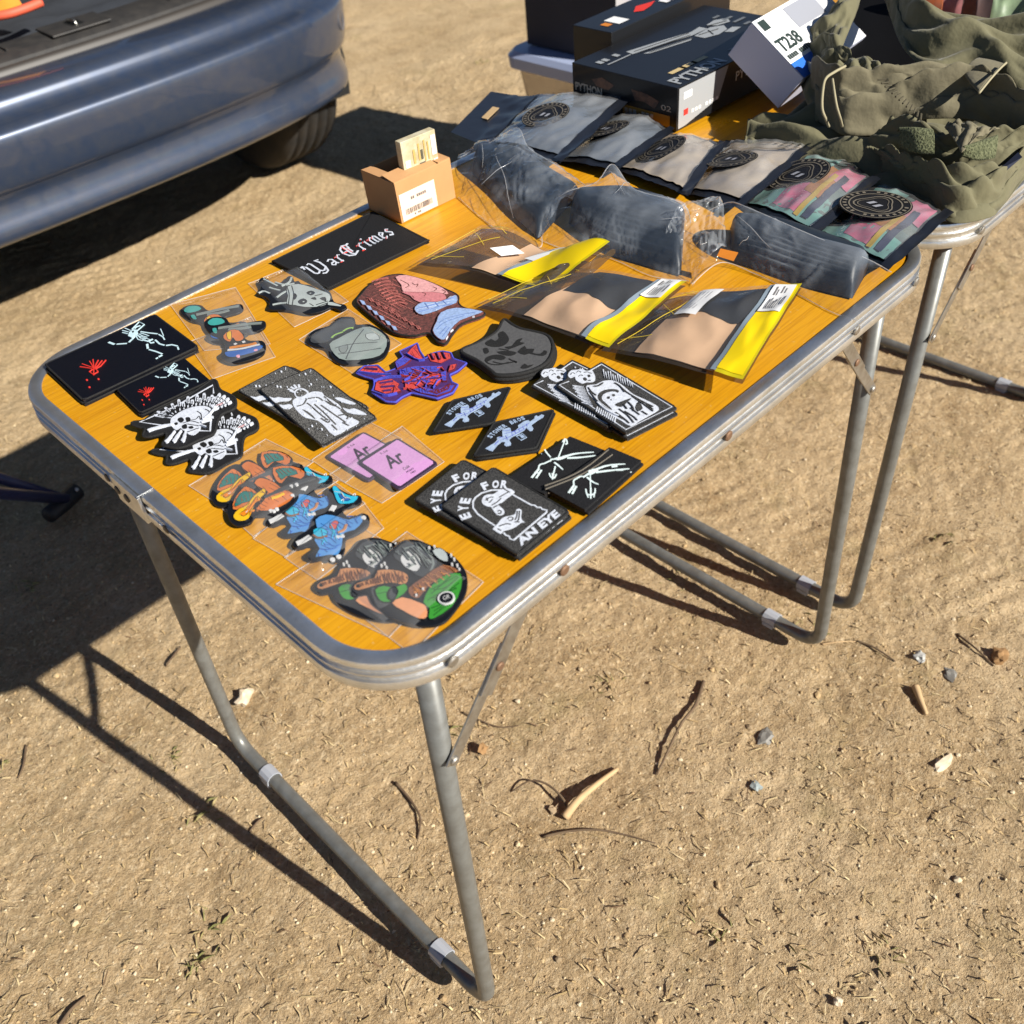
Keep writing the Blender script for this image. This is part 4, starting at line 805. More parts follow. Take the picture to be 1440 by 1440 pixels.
# grey green shield motif (generic)
O = [(402, 428), (432, 378), (518, 350), (550, 318), (590, 306), (640, 312), (652, 345), (720, 345), (785, 378), (822, 425), (802, 500), (740, 535), (590, 548), (535, 520), (500, 472), (425, 452)]
hm, a = rubber('B', O, 'grey and green rubber crest patch in a clear bag, above the red mask', None)
a.poly(PV['mgrey'], [(515, 450), (560, 420), (650, 375), (720, 360), (780, 390), (810, 430), (792, 490), (735, 520), (600, 532), (545, 505)], 'motif', 2)
a.poly(PV['dgrey'], [(418, 428), (445, 388), (520, 362), (560, 325), (630, 322), (645, 360), (560, 405), (505, 440), (440, 445)], 'motif', 2)
a.line(PV['lime'], [(528, 418), (545, 402), (585, 388)], 2.2, 'motif', 2); a.line(PV['lime'], [(585, 385), (610, 370), (638, 366)], 2.2, 'motif', 2)
for p in ([(545, 470), (620, 450), (760, 440)], [(560, 500), (650, 490), (780, 470)], [(600, 525), (640, 440), (690, 375)]): a.line(PV['dgrey'], p, 1.0, 'motif', 2)
a.poly(PV['grey'], [(565, 465), (610, 455), (600, 490), (575, 492)], 'motif', 2); a.poly(PV['pale'], [(700, 400), (750, 395), (770, 425), (715, 428)], 'motif', 2)
a.done()
# teal / orange / blue motif, twice
O = [(922, 165), (950, 135), (1010, 118), (1075, 140), (1100, 160), (1180, 140), (1280, 105), (1300, 125), (1270, 150), (1180, 190), (1200, 230), (1280, 220), (1390, 210), (1412, 235), (1380, 262), (1290, 280), (1310, 320), (1390, 330), (1412, 355), (1385, 410), (1250, 450), (1180, 440), (1150, 400), (1180, 370), (1150, 310), (1100, 290), (1060, 240), (990, 225), (945, 200)]
O1 = [(1060, 235), (1075, 200), (1130, 185), (1185, 195), (1215, 232), (1290, 222), (1395, 208), (1414, 232), (1385, 262), (1290, 285), (1312, 322), (1392, 325), (1414, 358), (1385, 412), (1250, 452), (1178, 440), (1150, 405), (1182, 372), (1150, 312), (1098, 288)]
sq, a = rubber('A', O1, 'teal, orange and blue rubber motif patch in a clear bag, the lower of two', 'teal and orange rubber patches', z0=.003)
a.poly(PV['turq'], [(1078, 222), (1110, 198), (1160, 200), (1180, 222), (1140, 238), (1095, 240)], 'motif', 2); a.poly(PV['turq'], [(1105, 260), (1130, 255), (1135, 285), (1115, 285)], 'motif', 2)
for p in ([(1140, 255), (1210, 245), (1300, 232), (1392, 225)], [(1200, 262), (1280, 256), (1330, 245)]): a.line(PV['grey'], p, 3.6, 'motif', 2)
a.poly(PV['orange'], [(1170, 300), (1210, 268), (1260, 270), (1290, 310), (1270, 330), (1240, 330), (1225, 310), (1210, 335), (1180, 325)], 'motif', 2)
a.poly(PV['yellow'], [(1190, 285), (1215, 275), (1215, 320), (1195, 318)], 'motif', 2)
a.line(PV['white'], [(1235, 345), (1245, 352)], 3, 'motif'); a.line(PV['white'], [(1285, 332), (1292, 342)], 3, 'motif')
a.line(PV['flame'], [(1205, 370), (1260, 360), (1330, 350), (1360, 340)], 3.0, 'motif', 2); a.line(PV['white'], [(1195, 382), (1270, 376), (1380, 350)], 2.2, 'motif', 2)
a.poly(PV['blue'], [(1178, 400), (1200, 392), (1290, 380), (1390, 355), (1395, 375), (1340, 400), (1230, 425), (1190, 420)], 'motif', 2); a.dot(PV['pink'], 1255, 418, 2); a.dot(PV['pink'], 1358, 385, 2)
a.done(); zt = H + .003 + .0028
clone(sq, Q('A', 1060, 235, zt), Q('A', 1395, 208, zt), Q('A', 925, 165, H + .0038), Q('A', 1285, 105, H + .0038), 'teal and grey rubber motif patch in a clear bag, the upper half-hidden one', dz=-.0024)
# orange leaf-and-flame motif, twice
O1 = [(205, 480), (215, 430), (250, 370), (290, 335), (330, 330), (345, 310), (380, 308), (420, 330), (440, 350), (440, 262), (520, 255), (580, 280), (590, 300), (640, 312), (640, 335), (560, 360), (540, 420), (470, 480), (400, 495), (340, 500), (310, 535), (250, 545), (215, 520)]
of, a = rubber('C', O1, 'orange and teal rubber leaf and flame motif patch in a clear bag, the nearer one', 'orange and teal rubber patches', z0=.003)
a.poly(PV['orange'], [(232, 470), (240, 420), (275, 375), (300, 360), (355, 395), (330, 440), (290, 470)], 'motif', 2); a.poly(PV['teal'], [(242, 458), (252, 418), (285, 382), (345, 398), (315, 430), (280, 440)], 'motif', 2)
a.poly(PV['orange'], [(425, 270), (520, 262), (580, 290), (560, 325), (500, 310), (470, 345), (440, 330)], 'motif', 2); a.poly(PV['teal'], [(440, 278), (515, 272), (545, 300), (490, 312), (465, 330), (450, 300)], 'motif', 2)
a.poly(PV['orange'], [(335, 345), (360, 320), (395, 325), (440, 345), (470, 370), (525, 395), (510, 430), (460, 460), (400, 478), (345, 470), (380, 430), (400, 385), (370, 370)], 'motif', 2)
a.poly(PV['yellow'], [(235, 500), (260, 470), (300, 450), (330, 410), (360, 385), (385, 370), (390, 395), (350, 430), (330, 470), (310, 515), (275, 528), (245, 522)], 'motif', 2)
a.poly(PV['flame'], [(270, 490), (310, 460), (345, 410), (350, 425), (315, 480), (285, 505)], 'motif', 2)
for q in ([(232, 470), (240, 420), (275, 375), (300, 360), (355, 395), (330, 440)], [(335, 345), (395, 325), (440, 345), (525, 395), (510, 430), (400, 478), (345, 470)], [(425, 270), (520, 262), (580, 290), (500, 310), (470, 345)]): a.hatch(PV['brown'], q, random.uniform(.2, 1.2), 17, .45, 'motif', .9)
a.hatch(PV['flame'], [(240, 500), (300, 455), (385, 375), (385, 400), (310, 515)], 2.3, 13, .8, 'motif', .9); a.hatch(PV['white'], [(255, 500), (300, 470), (350, 410), (300, 500)], 2.4, 22, .5, 'motif', .9)
a.line(PV['dgrey'], [(385, 415), (440, 390), (540, 345), (630, 318)], [3, 5, 4, 2.5], 'motif', 2)
for x, y in ((415, 478), (430, 480), (445, 470), (520, 405), (540, 352), (515, 360)): a.dot(PV['white'], x, y, 1.5)
a.line(PV['yellow'], [(420, 420), (450, 410), (480, 395)], 2.4, 'motif', 2)
a.done(); zt = H + .0058
clone(of, Q('C', 205, 480, zt), Q('C', 640, 320, zt), Q('C', 128, 385, H + .0036), Q('C', 575, 255, H + .0036), 'orange and teal rubber leaf motif patch in a clear bag, rear one mostly covered', dz=-.0024)
# blue wave motif, twice
O1 = [(520, 640), (545, 595), (600, 560), (620, 505), (680, 480), (700, 440), (690, 380), (720, 352), (750, 370), (800, 395), (845, 400), (850, 430), (815, 452), (760, 470), (800, 510), (850, 485), (888, 500), (880, 550), (820, 590), (775, 610), (770, 660), (740, 720), (690, 700), (620, 715), (590, 690), (640, 650), (600, 640), (560, 655)]
bl, a = rubber('C', O1, 'blue rubber wave motif patch with a bright blue fan on top, in a clear bag', 'blue rubber patches', z0=.0035)
a.poly(PV['sky'], [(630, 520), (680, 495), (740, 505), (790, 520), (850, 500), (858, 530), (820, 570), (770, 585), (760, 640), (740, 690), (700, 690), (630, 700), (650, 660), (625, 620), (640, 570)], 'motif', 2)
a.poly(PV['aqua'], [(620, 570), (660, 560), (690, 580), (670, 610), (630, 612)], 'motif', 2); a.poly(PV['aqua'], [(712, 365), (730, 358), (755, 385), (800, 405), (838, 408), (815, 438), (770, 445), (740, 440), (722, 400)], 'motif', 2); a.poly(PV['blue'], [(740, 395), (775, 410), (800, 425), (765, 430)], 'motif', 2)
a.poly(PV['red'], [(700, 545), (725, 525), (742, 535), (728, 565), (705, 568)], 'motif', 2); a.line(PV['white'], [(705, 478), (722, 452)], 4, 'motif'); a.line(PV['white'], [(540, 635), (570, 622), (605, 600)], 4.4, 'motif', 2)
for x, y in ((862, 510), (742, 698), (712, 712), (758, 600), (735, 605)): a.dot(PV['white'], x, y, 2)
for p in ([(690, 630), (720, 650), (752, 640)], [(650, 660), (690, 665), (735, 655)], [(780, 530), (800, 560)], [(820, 515), (835, 540)]): a.line(PV['blue'], p, .8, 'motif', 2)
a.hatch(PV['blue'], [(630, 520), (740, 505), (850, 500), (820, 570), (760, 640), (700, 690), (640, 690)], .4, 19, .5, 'motif', .9); a.hatch(PV['aqua'], [(640, 540), (740, 520), (760, 600), (700, 660), (650, 640)], 1.2, 24, .9, 'motif', .9); a.hatch(PV['white'], [(712, 365), (755, 385), (838, 408), (770, 445), (722, 400)], .6, 18, .4, 'motif', .9)
a.line(PV['tan'], [(740, 585), (770, 570), (780, 545)], 2, 'motif', 2); a.line(PV['brown'], [(620, 595), (645, 610), (690, 600)], 1.5, 'motif', 2)
a.done(); zt = H + .0063
clone(bl, Q('C', 520, 640, zt), Q('C', 888, 500, zt), Q('C', 388, 532, H + .004), Q('C', 752, 392, H + .004), 'blue rubber wave motif patch in a clear bag, rear one partly covered', dz=-.0028)
# grey, tan and green motif, twice
O1 = [(800, 850), (825, 815), (900, 780), (930, 735), (990, 670), (1040, 620), (1110, 612), (1190, 640), (1280, 680), (1340, 740), (1362, 800), (1350, 880), (1290, 970), (1230, 1020), (1130, 1028), (1000, 990), (910, 930), (880, 880), (830, 880)]
gh, a = rubber('C', O1, 'grey, tan and green rubber motif patch in a clear bag, at the near table corner', 'green and tan rubber patches', z0=.004)
a.poly(PV['dgrey'], [(1005, 690), (1040, 640), (1100, 625), (1170, 640), (1210, 690), (1215, 740), (1170, 790), (1120, 790), (1060, 740), (1030, 720)], 'motif', 2)
for p in ([(1060, 660), (1120, 650), (1180, 690)], [(1080, 690), (1140, 690), (1190, 730)], [(1150, 655), (1200, 720), (1180, 780)]): a.line(PV['grey'], p, 1.6, 'motif', 2)
a.poly(PV['white'], [(1040, 700), (1075, 672), (1120, 690), (1140, 730), (1120, 770), (1080, 760), (1050, 735)], 'motif', 2)
a.poly(PV['tan'], [(815, 848), (835, 825), (915, 800), (930, 765), (1000, 762), (1060, 775), (1080, 800), (1060, 835), (1000, 825), (930, 835), (840, 862)], 'motif', 2); a.dot(RUBBER, 838, 840, 2)
for i in range(8): a.line(PV['brown'], [(930 + 17 * i, 772), (926 + 18 * i, 826)], .7, 'motif')
a.poly(PV['green'], [(1150, 920), (1180, 850), (1250, 790), (1330, 780), (1335, 850), (1290, 940), (1200, 1000), (1175, 990), (1180, 950)], 'motif', 2); a.poly(PV['green'], [(918, 860), (960, 840), (1010, 850), (1060, 830), (1075, 860), (1030, 900), (980, 920), (940, 910)], 'motif', 2)
a.poly(PV['skin'], [(1000, 925), (1050, 895), (1130, 920), (1165, 940), (1170, 990), (1130, 1000), (1050, 960)], 'motif', 2); a.poly(PV['brown'], [(1080, 850), (1150, 800), (1240, 740), (1330, 770), (1250, 790), (1170, 850), (1130, 900), (1090, 890)], 'motif', 2)
for i in range(7): a.line(PV['tan'], [(1110 + 30 * i, 870 - 18 * i), (1130 + 30 * i, 885 - 18 * i)], .9, 'motif')
for p in ([(1200, 860), (1260, 850), (1320, 800)], [(1190, 900), (1250, 890), (1310, 850)], [(1190, 950), (1240, 930), (1280, 900)], [(930, 880), (980, 870), (1030, 860)]): a.line(mat('dark_leaf_soft_rubber', (.015, .11, .015), rough=.5), p, .8, 'motif', 2)
a.hatch(mat('dark_leaf_soft_rubber', (.015, .11, .015), rough=.5), [(1150, 920), (1180, 850), (1250, 790), (1330, 780), (1335, 850), (1290, 940), (1200, 1000)], -.6, 15, .7, 'motif', .9); a.hatch(PV['brown'], [(815, 848), (915, 800), (1000, 762), (1080, 800), (1060, 835), (930, 835)], 1.3, 12, .6, 'motif', .6); a.hatch(PV['tan'], [(1080, 850), (1240, 740), (1330, 770), (1170, 850), (1130, 900)], .5, 13, .6, 'motif', .9); a.hatch(PV['grey'], [(1010, 680), (1100, 628), (1170, 645), (1210, 700), (1170, 780)], .9, 15, .7, 'motif', .8); a.hatch(PV['grey'], [(1050, 700), (1110, 690), (1130, 740), (1080, 755)], .2, 18, .8, 'motif', .9)
a.poly(PV['dgrey'], [(985, 880), (1010, 850), (1030, 870), (1010, 910), (990, 910)], 'motif', 2)
a.dot(PV['white'], 1262, 905, 6.2, k=20); a.dot(RUBBER, 1262, 905, 5, k=20); a.text(PV['white'], 'GR', (1250, 918), (1282, 906), (1244, 900), .0)
a.poly(PV['pale'], [(1195, 680), (1230, 665), (1265, 690), (1270, 730), (1230, 720)], 'motif', 2)
for x, y in ((950, 745), (965, 735), (975, 755), (1180, 660), (1205, 655), (1285, 695), (1300, 715), (1290, 740), (1315, 745), (1325, 765), (1118, 890), (1150, 860)): a.dot(PV['white'], x, y, .9, k=4)
a.done(); zt = H + .0068
clone(gh, Q('C', 800, 850, zt), Q('C', 1190, 640, zt), Q('C', 622, 845, H + .0042), Q('C', 1020, 615, H + .0042), 'grey and tan rubber motif patch in a clear bag, rear one behind the corner patch', dz=-.003)

# ------------------------------------------------------------------ clear bags over the rubber patches
def bag(corners_px, f, hgt, label, seed, group='small clear poly bags', edge=.016, lo=.0006, m=CLEAR):
    c = [Q(f, *p, H + lo) for p in corners_px]; n, k = 34, 34; rows = []
    ctr = sum(c, Vector()) / 4
    for i in range(n):
        row = []
        for j in range(k):
            u, v = i / (n - 1), j / (k - 1); p = c[0].lerp(c[1], u).lerp(c[3].lerp(c[2], u), v); d = min(u, 1 - u, v, 1 - v) * .09
            e = min(1, d / edge); e = e * e * (3 - 2 * e)
            z = lo + hgt * e + .0012 * (mnoise.noise(Vector((p.x * 42 + seed, p.y * 42, seed))) + .6 * (1 - 2 * abs(mnoise.noise(Vector((p.x * 33, p.y * 33 + seed, 2)))))) * (.35 + e)
            row.append(Vector((p.x, p.y, H + max(lo * .6, z))))
        rows.append(row)
    t = thing('clear_bag', label, 'plastic bag', ctr, group)
    sheet('film', m, t, rows)
    b = MB(); P = [rows[0][j] for j in range(k)] + [rows[i][-1] for i in range(n)] + [rows[-1][j] for j in range(k - 1, -1, -1)] + [rows[i][0] for i in range(n - 1, -1, -1)]
    b.tube([p + Vector((0, 0, .0003)) for p in P], .0003, 5, closed=True); b.build('sealed_edge', film('bag_edge', haze=.35, gloss=.1), t)
    return t
bag([(862, 118), (1240, 20), (1440, 345), (1060, 385)], 'A', .004, 'clear bag lying over the upper teal and grey motif patch', 1.)
bag([(960, 340), (1330, 190), (1470, 420), (1110, 548)], 'A', .0072, 'clear bag over the lower teal and orange motif patch', 2.)
bag([(-60, 660), (330, 505), (720, 800), (300, 1000)], 'w', .0062, 'clear bag holding the pale crowned skull patch', 3.)
bag([(362, 425), (610, 270), (880, 445), (640, 600)], 'B', .005, 'clear bag holding the grey and green crest patch', 4.)
bag([(20, 355), (390, 130), (620, 240), (250, 500)], 'C', .0046, 'clear bag over the rear orange and teal motif patch', 5.)
bag([(130, 420), (490, 225), (740, 330), (330, 600)], 'C', .0074, 'clear bag over the nearer orange and teal motif patch', 6.)
bag([(330, 610), (690, 315), (870, 440), (490, 700)], 'C', .0052, 'clear bag over the rear blue wave motif patch', 7.)
bag([(480, 700), (850, 420), (960, 560), (640, 810)], 'C', .0078, 'clear bag over the nearer blue wave motif patch', 8.)
bag([(440, 830), (860, 560), (1260, 800), (985, 1085)], 'C', .0052, 'clear bag over the rear grey and tan motif patch', 9.)
bag([(690, 860), (1070, 575), (1440, 820), (1090, 1165)], 'C', .0082, 'clear bag over the corner grey, tan and green motif patch', 10.)
bag([(-10, 415), (560, 20), (905, 200), (330, 640)], 'a', .0036, 'clear bag holding the rear lilac tile patch', 11.)
bag([(170, 560), (905, 70), (1330, 430), (700, 850)], 'a', .0062, 'clear bag holding the front lilac tile patch', 12.)

# ------------------------------------------------------------------ BOXES
def quad_on(mb, o, ex, ey, u0, v0, u1, v1, lift=.0004):
    """flat rectangle on a face with corner o and edges ex, ey (fractions)"""
    o, ex, ey = Vector(o), Vector(ex), Vector(ey); n = ex.cross(ey).normalized() * lift
    mb.add([o + ex * u + ey * v + n for u, v in ((u0, v0), (u1, v0), (u1, v1), (u0, v1))], [(0, 1, 2, 3)])
def poly_on(mb, o, ex, ey, pts, lift=.0004):
    o, ex, ey = Vector(o), Vector(ex), Vector(ey); n = ex.cross(ey).normalized() * lift
    mb.add([o + ex * u + ey * v + n for u, v in pts], [tuple(range(len(pts)))])
def words_on(mb, txt, o, ex, ey, u0, v0, u1, v1, lift=.0006, bold=.02):
    if txt[0] == '~':   # print too small to read in the photograph: a row of plain dashes
        n = len(txt) - 1
        for i in range(n):
            if txt[i + 1] != ' ': quad_on(mb, o, ex, ey, u0 + (u1 - u0) * i / n, v0, u0 + (u1 - u0) * (i + .72) / n, v1, lift)
        return
    o, ex, ey = Vector(o), Vector(ex), Vector(ey); P = lambda u, v: o + ex * u + ey * v
    V, F = glyphs(txt, bold); x0, x1 = min(v[0] for v in V), max(v[0] for v in V); y0, y1 = min(v[1] for v in V), max(v[1] for v in V); n = ex.cross(ey).normalized() * lift
    mb.add([P(u0 + (v[0] - x0) / (x1 - x0) * (u1 - u0), v0 + (v[1] - y0) / (y1 - y0) * (v1 - v0)) + n for v in V], F)
# small open kraft box with a label, and the little carton standing in it
kb = thing('cardboard_box', 'small open brown cardboard box with a printed cream label on its side', 'box', (.465, .52, H))
ko = Vector((.463, .521, H + .0006)); kx, ky, kz = Vector((.086, -.002, 0)), Vector((.0015, .064, 0)), Vector((-.003, -.002, .051)); w = .0016
b = MB()
ex, ey = kx.normalized(), ky.normalized()
b.box(ko, kx, ey * w, kz); b.box(ko + ky - ey * w, kx, ey * w, kz); b.box(ko + ey * w, ex * w, ky - ey * 2 * w, kz); b.box(ko + kx - ex * w + ey * w, ex * w, ky - ey * 2 * w, kz); b.box(ko + ex * w + ey * w, kx - ex * 2 * w, ky - ey * 2 * w, Vector((0, 0, w)))
b.build('wall', KRAFT, kb, bevel=.0004)
b = MB()  # flaps: long one folded inwards, short one standing
b.box(ko + kz + Vector((0, .0006, -.0002)), kx * .76, Vector((.0, .021, .004)), Vector((0, 0, .0012)));
b.build('flap', KRAFT, kb)
b = MB(); b.box(ko + kz + kx * .79 + Vector((0, .0006, -.0002)), kx * .21, Vector((0, .05, .002)), Vector((0, 0, .0012))); b.build('flap', KRAFT, kb)
b = MB(); b.box(ko + kz + Vector((.0004, .024, .0)), Vector((.016, 0, -.001)), ky * .6, Vector((0, 0, .0012))); b.build('flap', KRAFT, kb)
b = MB(); quad_on(b, ko, kx, kz, .03, .03, .66, .70, .0006); lb = b.build('label', PEACHL, kb)
b = MB(); random.seed(11); u = .1
while u < .58:
    d = random.choice((.006, .009, .014)); quad_on(b, ko, kx, kz, u, .16, u + d, .30, .0010); u += d + random.choice((.006, .010, .014))
b.build('barcode', GREYINK, lb)
b = MB(); words_on(b, '~-- -----', ko, kx, kz, .22, .48, .5, .55, .001, 0); words_on(b, '~- --', ko, kx, kz, .24, .08, .36, .13, .001, 0); b.build('lettering', GREYINK, lb)
ct = thing('small_carton', 'small white and gold printed carton standing up inside the brown cardboard box', 'carton', (.50, .55, H + .01))
co = Vector((.4885, .5335, H + .004)); cx, cy, cz = Vector((.0505, -.0035, 0)), Vector((.001, .0105, 0)), Vector((-.003, -.004, .084))
b = MB(); b.box(co, cx, cy, cz); b.build('carton_body', mat('carton_printed_cream', (.6, .55, .4), rough=.45, var=.8, vscale=60, var2=(.35, .27, .12)), ct, bevel=.0006)
for nm, m_, rs in (('white_print', LABELW, [(.12, .42, .33, .6), (.2, .32, .42, .44), (.84, .66, .97, .94), (.86, .42, .98, .6), (.06, .62, .2, .72)]), ('dark_print', mat('dark_olive_print', (.09, .085, .06), rough=.5), [(.45, .36, .62, .62), (.66, .36, .82, .58), (.52, .66, .58, .8), (.87, .48, .93, .53)]), ('gold_print', mat('gold_print', (.5, .36, .12), rough=.4), [(.45, .66, .5, .9), (.62, .62, .66, .92), (.72, .62, .76, .88), (.3, .64, .36, .84)])):
    b = MB(); [quad_on(b, co, cx, cz, *r, .0006) for r in rs]; b.build(nm, m_, ct)
# PYTHON box
BLK = mat('glossy_black_card', (.010, .0105, .012), rough=.35, coat=.15, spec=.35)
def carton(name, label, o, ex, ey, ez, m, group=None, cat='box'):
    t = thing(name, label, cat, Vector(o) + (Vector(ex) + Vector(ey)) / 2, group); b = MB(); b.box(o, ex, ey, ez); b.build('box_body', m, t, bevel=.0008); return t
SILV = mat('silver_print', (.42, .44, .45), rough=.4, metal=.3)
po = Vector((.857, .418, H + .0006)); px_, py_, pz_ = Vector((.30, -.004, 0)), Vector((.0035, .187, 0)), Vector((0, 0, .056))
py = carton('boxed_gift', 'flat black printed box lettered PYTHON with a silver revolver on its lid', po, px_, py_, pz_, BLK, 'black printed boxes')
pt = po + pz_  # lid: long edge runs away from the viewer
b = MB()
for pts in ([(.24, .80), (.42, .74), (.62, .66), (.70, .68), (.70, .60), (.58, .60), (.40, .67), (.23, .72)], [(.26, .66), (.46, .60), (.56, .57), (.52, .54), (.28, .62)], [(.58, .58), (.72, .60), (.78, .54), (.74, .46), (.66, .44), (.58, .48)], [(.74, .66), (.82, .68), (.88, .62), (.84, .55), (.76, .58)], [(.70, .44), (.78, .46), (.80, .40), (.72, .38)]): poly_on(b, pt, px_, py_, pts)
b.build('revolver_picture', SILV, py)
b = MB()
for (u0, v0), (u1, v1) in (((.26, .745), (.60, .655)), ((.27, .70), (.58, .615)), ((.29, .635), (.55, .56)), ((.60, .56), (.72, .52)), ((.72, .64), (.80, .60)), ((.64, .47), (.68, .57)), ((.76, .62), (.84, .58))):
    P_ = lambda u, v: pt + px_ * u + py_ * v + Vector((0, 0, .0009)); b.bar(P_(u0, v0), P_(u1, v1), .0018, .0002, (0, 0, 1)) if 0 else b.ribbon([P_(u0, v0), P_(u1, v1)], .0016, pt.z + .0007, pt.z + .0009)
b.build('revolver_lines', INK, py)
b = MB()
for i in range(9): quad_on(b, pt, px_, py_, .50 + .045 * (i % 5), .10 + .05 * (i // 5), .535 + .045 * (i % 5), .125 + .05 * (i // 5), .0006)
for i in range(6): quad_on(b, pt, px_, py_, .84, .2 + i * .1, .93 - .02 * (i % 3), .23 + i * .1, .0006)
b.build('small_print', mat('dim_grey_print', (.14, .15, .16), rough=.4), py)
b = MB(); poly_on(b, pt, px_, py_, [(.42, .02), (.98, .02), (.98, .12), (.6, .16)], .0004); b.build('blue_panel', mat('deep_blue_print', (.02, .05, .11), rough=.35), py)  # flat deep blue shape along one edge of the lid
b = MB()
for u in (.12, .20, .28): quad_on(b, pt, px_, py_, u, .20, u + .10, .245, .0005); 
b.build('cartridge_picture', mat('brass_print', (.55, .42, .2), rough=.4), py)
b = MB(); words_on(b, 'PYTHON', pt + px_ * .04 + py_ * .03, px_, py_, .0, .0, .34, .12, .0007, .03); words_on(b, '~---- ------', pt + px_ * .1, px_, py_, .32, .02, .52, .06, .0007, 0); words_on(b, '~-- -', pt, px_, py_, .05, .78, .2, .84, .0007, .0)
quad_on(b, pt, px_, py_, .06, .72, .22, .735, .0006)
b.build('lettering', SILV, py)
b = MB(); words_on(b, 'PYTHON', po + py_, -py_, pz_, .03, .36, .30, .56, .0007, .03); words_on(b, '~--- ---', po + py_, -py_, pz_, .52, .16, .8, .26, .0007, .0); words_on(b, '02', po + py_, -py_, pz_, .86, .42, .95, .55, .0007, 0.); b.build('lettering', mat('cream_print', (.5, .42, .33), rough=.5), py)
b = MB()
for pts in ([(.2, .72), (.3, .82), (.42, .7), (.36, .55), (.24, .58)], [(.58, .72), (.72, .7), (.84, .6), (.8, .4), (.7, .5), (.62, .48)]): poly_on(b, po + py_, -py_, pz_, pts)
b.build('end_picture', mat('brown_photo_print', (.2, .09, .05), rough=.5, var=1., vscale=70, var2=(.03, .02, .02)), py)
b = MB(); quad_on(b, po + py_, -py_, pz_, .5, .06, .94, .32, .00045); b.build('gold_band', mat('dark_gold_print', (.35, .17, .02), rough=.4), py)
b = MB(); poly_on(b, po, px_, pz_, [(.01, .04), (.01, .97), (.36, .97), (.30, .3), (.06, .05)], .0004); b.build('silver_panel', mat('brushed_silver_print', (.34, .35, .36), rough=.35), py)
b = MB(); quad_on(b, po, px_, pz_, .04, .68, .1, .84, .0008); words_on(b, 'PYTHON', po, px_, pz_, .42, .5, .66, .72, .0008, .02); words_on(b, '~--- ----', po, px_, pz_, .1, .28, .3, .36, .0008, .0); b.build('lettering', LABELW, py)
b = MB(); quad_on(b, po, px_, pz_, .045, .3, .075, .44, .0008); b.build('red_mark', REDP, py)
# second black box behind it
qo = Vector((.905, .635, H + .0006)); qx, qy, qz = Vector((.30, .006, 0)), Vector((-.004, .0, 0)), Vector((0, 0, .06))
qo = Vector((.95, .6085, H + .003)); qy = Vector((0, .075, 0)); qz = Vector((0, 0, .068))
bx2 = carton('boxed_gift', 'black printed box with red and white print, behind the PYTHON box', qo, qx, qy, qz, BLK, 'black printed boxes')
b = MB(); poly_on(b, qo + qz, qx, qy, [(.30, .42), (.38, .62), (.44, .55), (.5, .5), (.42, .36), (.34, .3)]); b.build('red_mark', REDP, bx2)
b = MB(); words_on(b, '~--- ----', qo + qz, qx, qy, .5, .2, .9, .42, .0007, .0); quad_on(b, qo + qz, qx, qy, .12, .2, .2, .6); quad_on(b, qo + qz, qx, qy, .6, .55, .8, .62); quad_on(b, qo + qy, -qy, qz, .5, .3, .7, .45); b.build('lettering', LABELW, bx2)
b = MB(); quad_on(b, qo + qz, qx, qy, .06, .3, .1, .5); b.build('orange_mark', PV['flame'], bx2)
# T238 box, tilted against the black one
R_T = Matrix(((.0774, -.0691, .9946), (-.8083, .5796, .1032), (-.5836, -.8120, -.0110)))
to = Vector((.9472, .374, .783)); te = R_T @ Vector((.0968, 0, 0)); tj = R_T @ Vector((0, .0518, 0)); tk = R_T @ Vector((0, 0, .185))
tb = carton('carton', 'white and grey carton lettered T238 leaning at a slant beside the jacket', to, te, tk, tj, mat('lilac_grey_card', (.62, .64, .78), rough=.5))
tn = te.cross(tk).normalized(); top_o = to; tex, tey = te, tk
if tn.z < 0: top_o, tex, tey = to + te, -te, tk
b = MB(); quad_on(b, top_o, tex, tey, .0, .0, 1, 1, .0008); b.build('top_sheet', mat('white_card', (.78, .78, .8), rough=.4), tb)
X_ = tk; Y_ = -te; O_ = to + te     # reading frame of the lid
b = MB(); words_on(b, 'T238', O_, X_, Y_, .03, .42, .33, .63, .0014, .03); words_on(b, '~----- ------', O_, X_, Y_, .03, .30, .36, .37, .0014, .01); quad_on(b, O_, X_, Y_, .04, .80, .13, .96, .0013); b.build('lettering', mat('dark_green_ink', (.02, .035, .03), rough=.5), tb)
b = MB(); quad_on(b, O_, X_, Y_, .0, .0, .6, .25, .0012); b.build('blue_band', mat('blue_print', (.03, .15, .6), rough=.4), tb)
b = MB(); quad_on(b, O_, X_, Y_, .40, .60, .82, .95, .0012); b.build('grey_panel', mat('grey_print', (.3, .31, .35), rough=.4), tb)
# tub on the ground with the navy box on top
tub = thing('storage_tub', 'translucent plastic storage tub standing on the ground behind the tables', 'tub', (1.8, 1.3, 0))
def frus(x0, y0, x1, y1, z0, z1, tp): return [[(a, b, z) for a, b in round_rect(x0 + t, y0 + t, x1 - t, y1 - t, .04, 5)] for z, t in ((z0, tp), (z1, 0))]
TUBX = (1.56, 1.08, 2.02, 1.46)
rows = frus(*TUBX, .02, .385, .045); rows.insert(0, [(a, b, .004) for a, b in round_rect(TUBX[0] + .06, TUBX[1] + .06, TUBX[2] - .06, TUBX[3] - .06, .04, 5)]); n = len(rows[0])
b = MB(); b.add([v for r in rows for v in r], [(i * n + j, i * n + (j + 1) % n, (i + 1) * n + (j + 1) % n, (i + 1) * n + j) for i in range(2) for j in range(n)] + [tuple(range(n - 1, -1, -1))]); b.build('tub_body', film('translucent_tub', tint=(.8, .76, .7), haze=.42, hazecol=(.62, .5, .38), gloss=.05, rough=.2), tub, smooth=True)
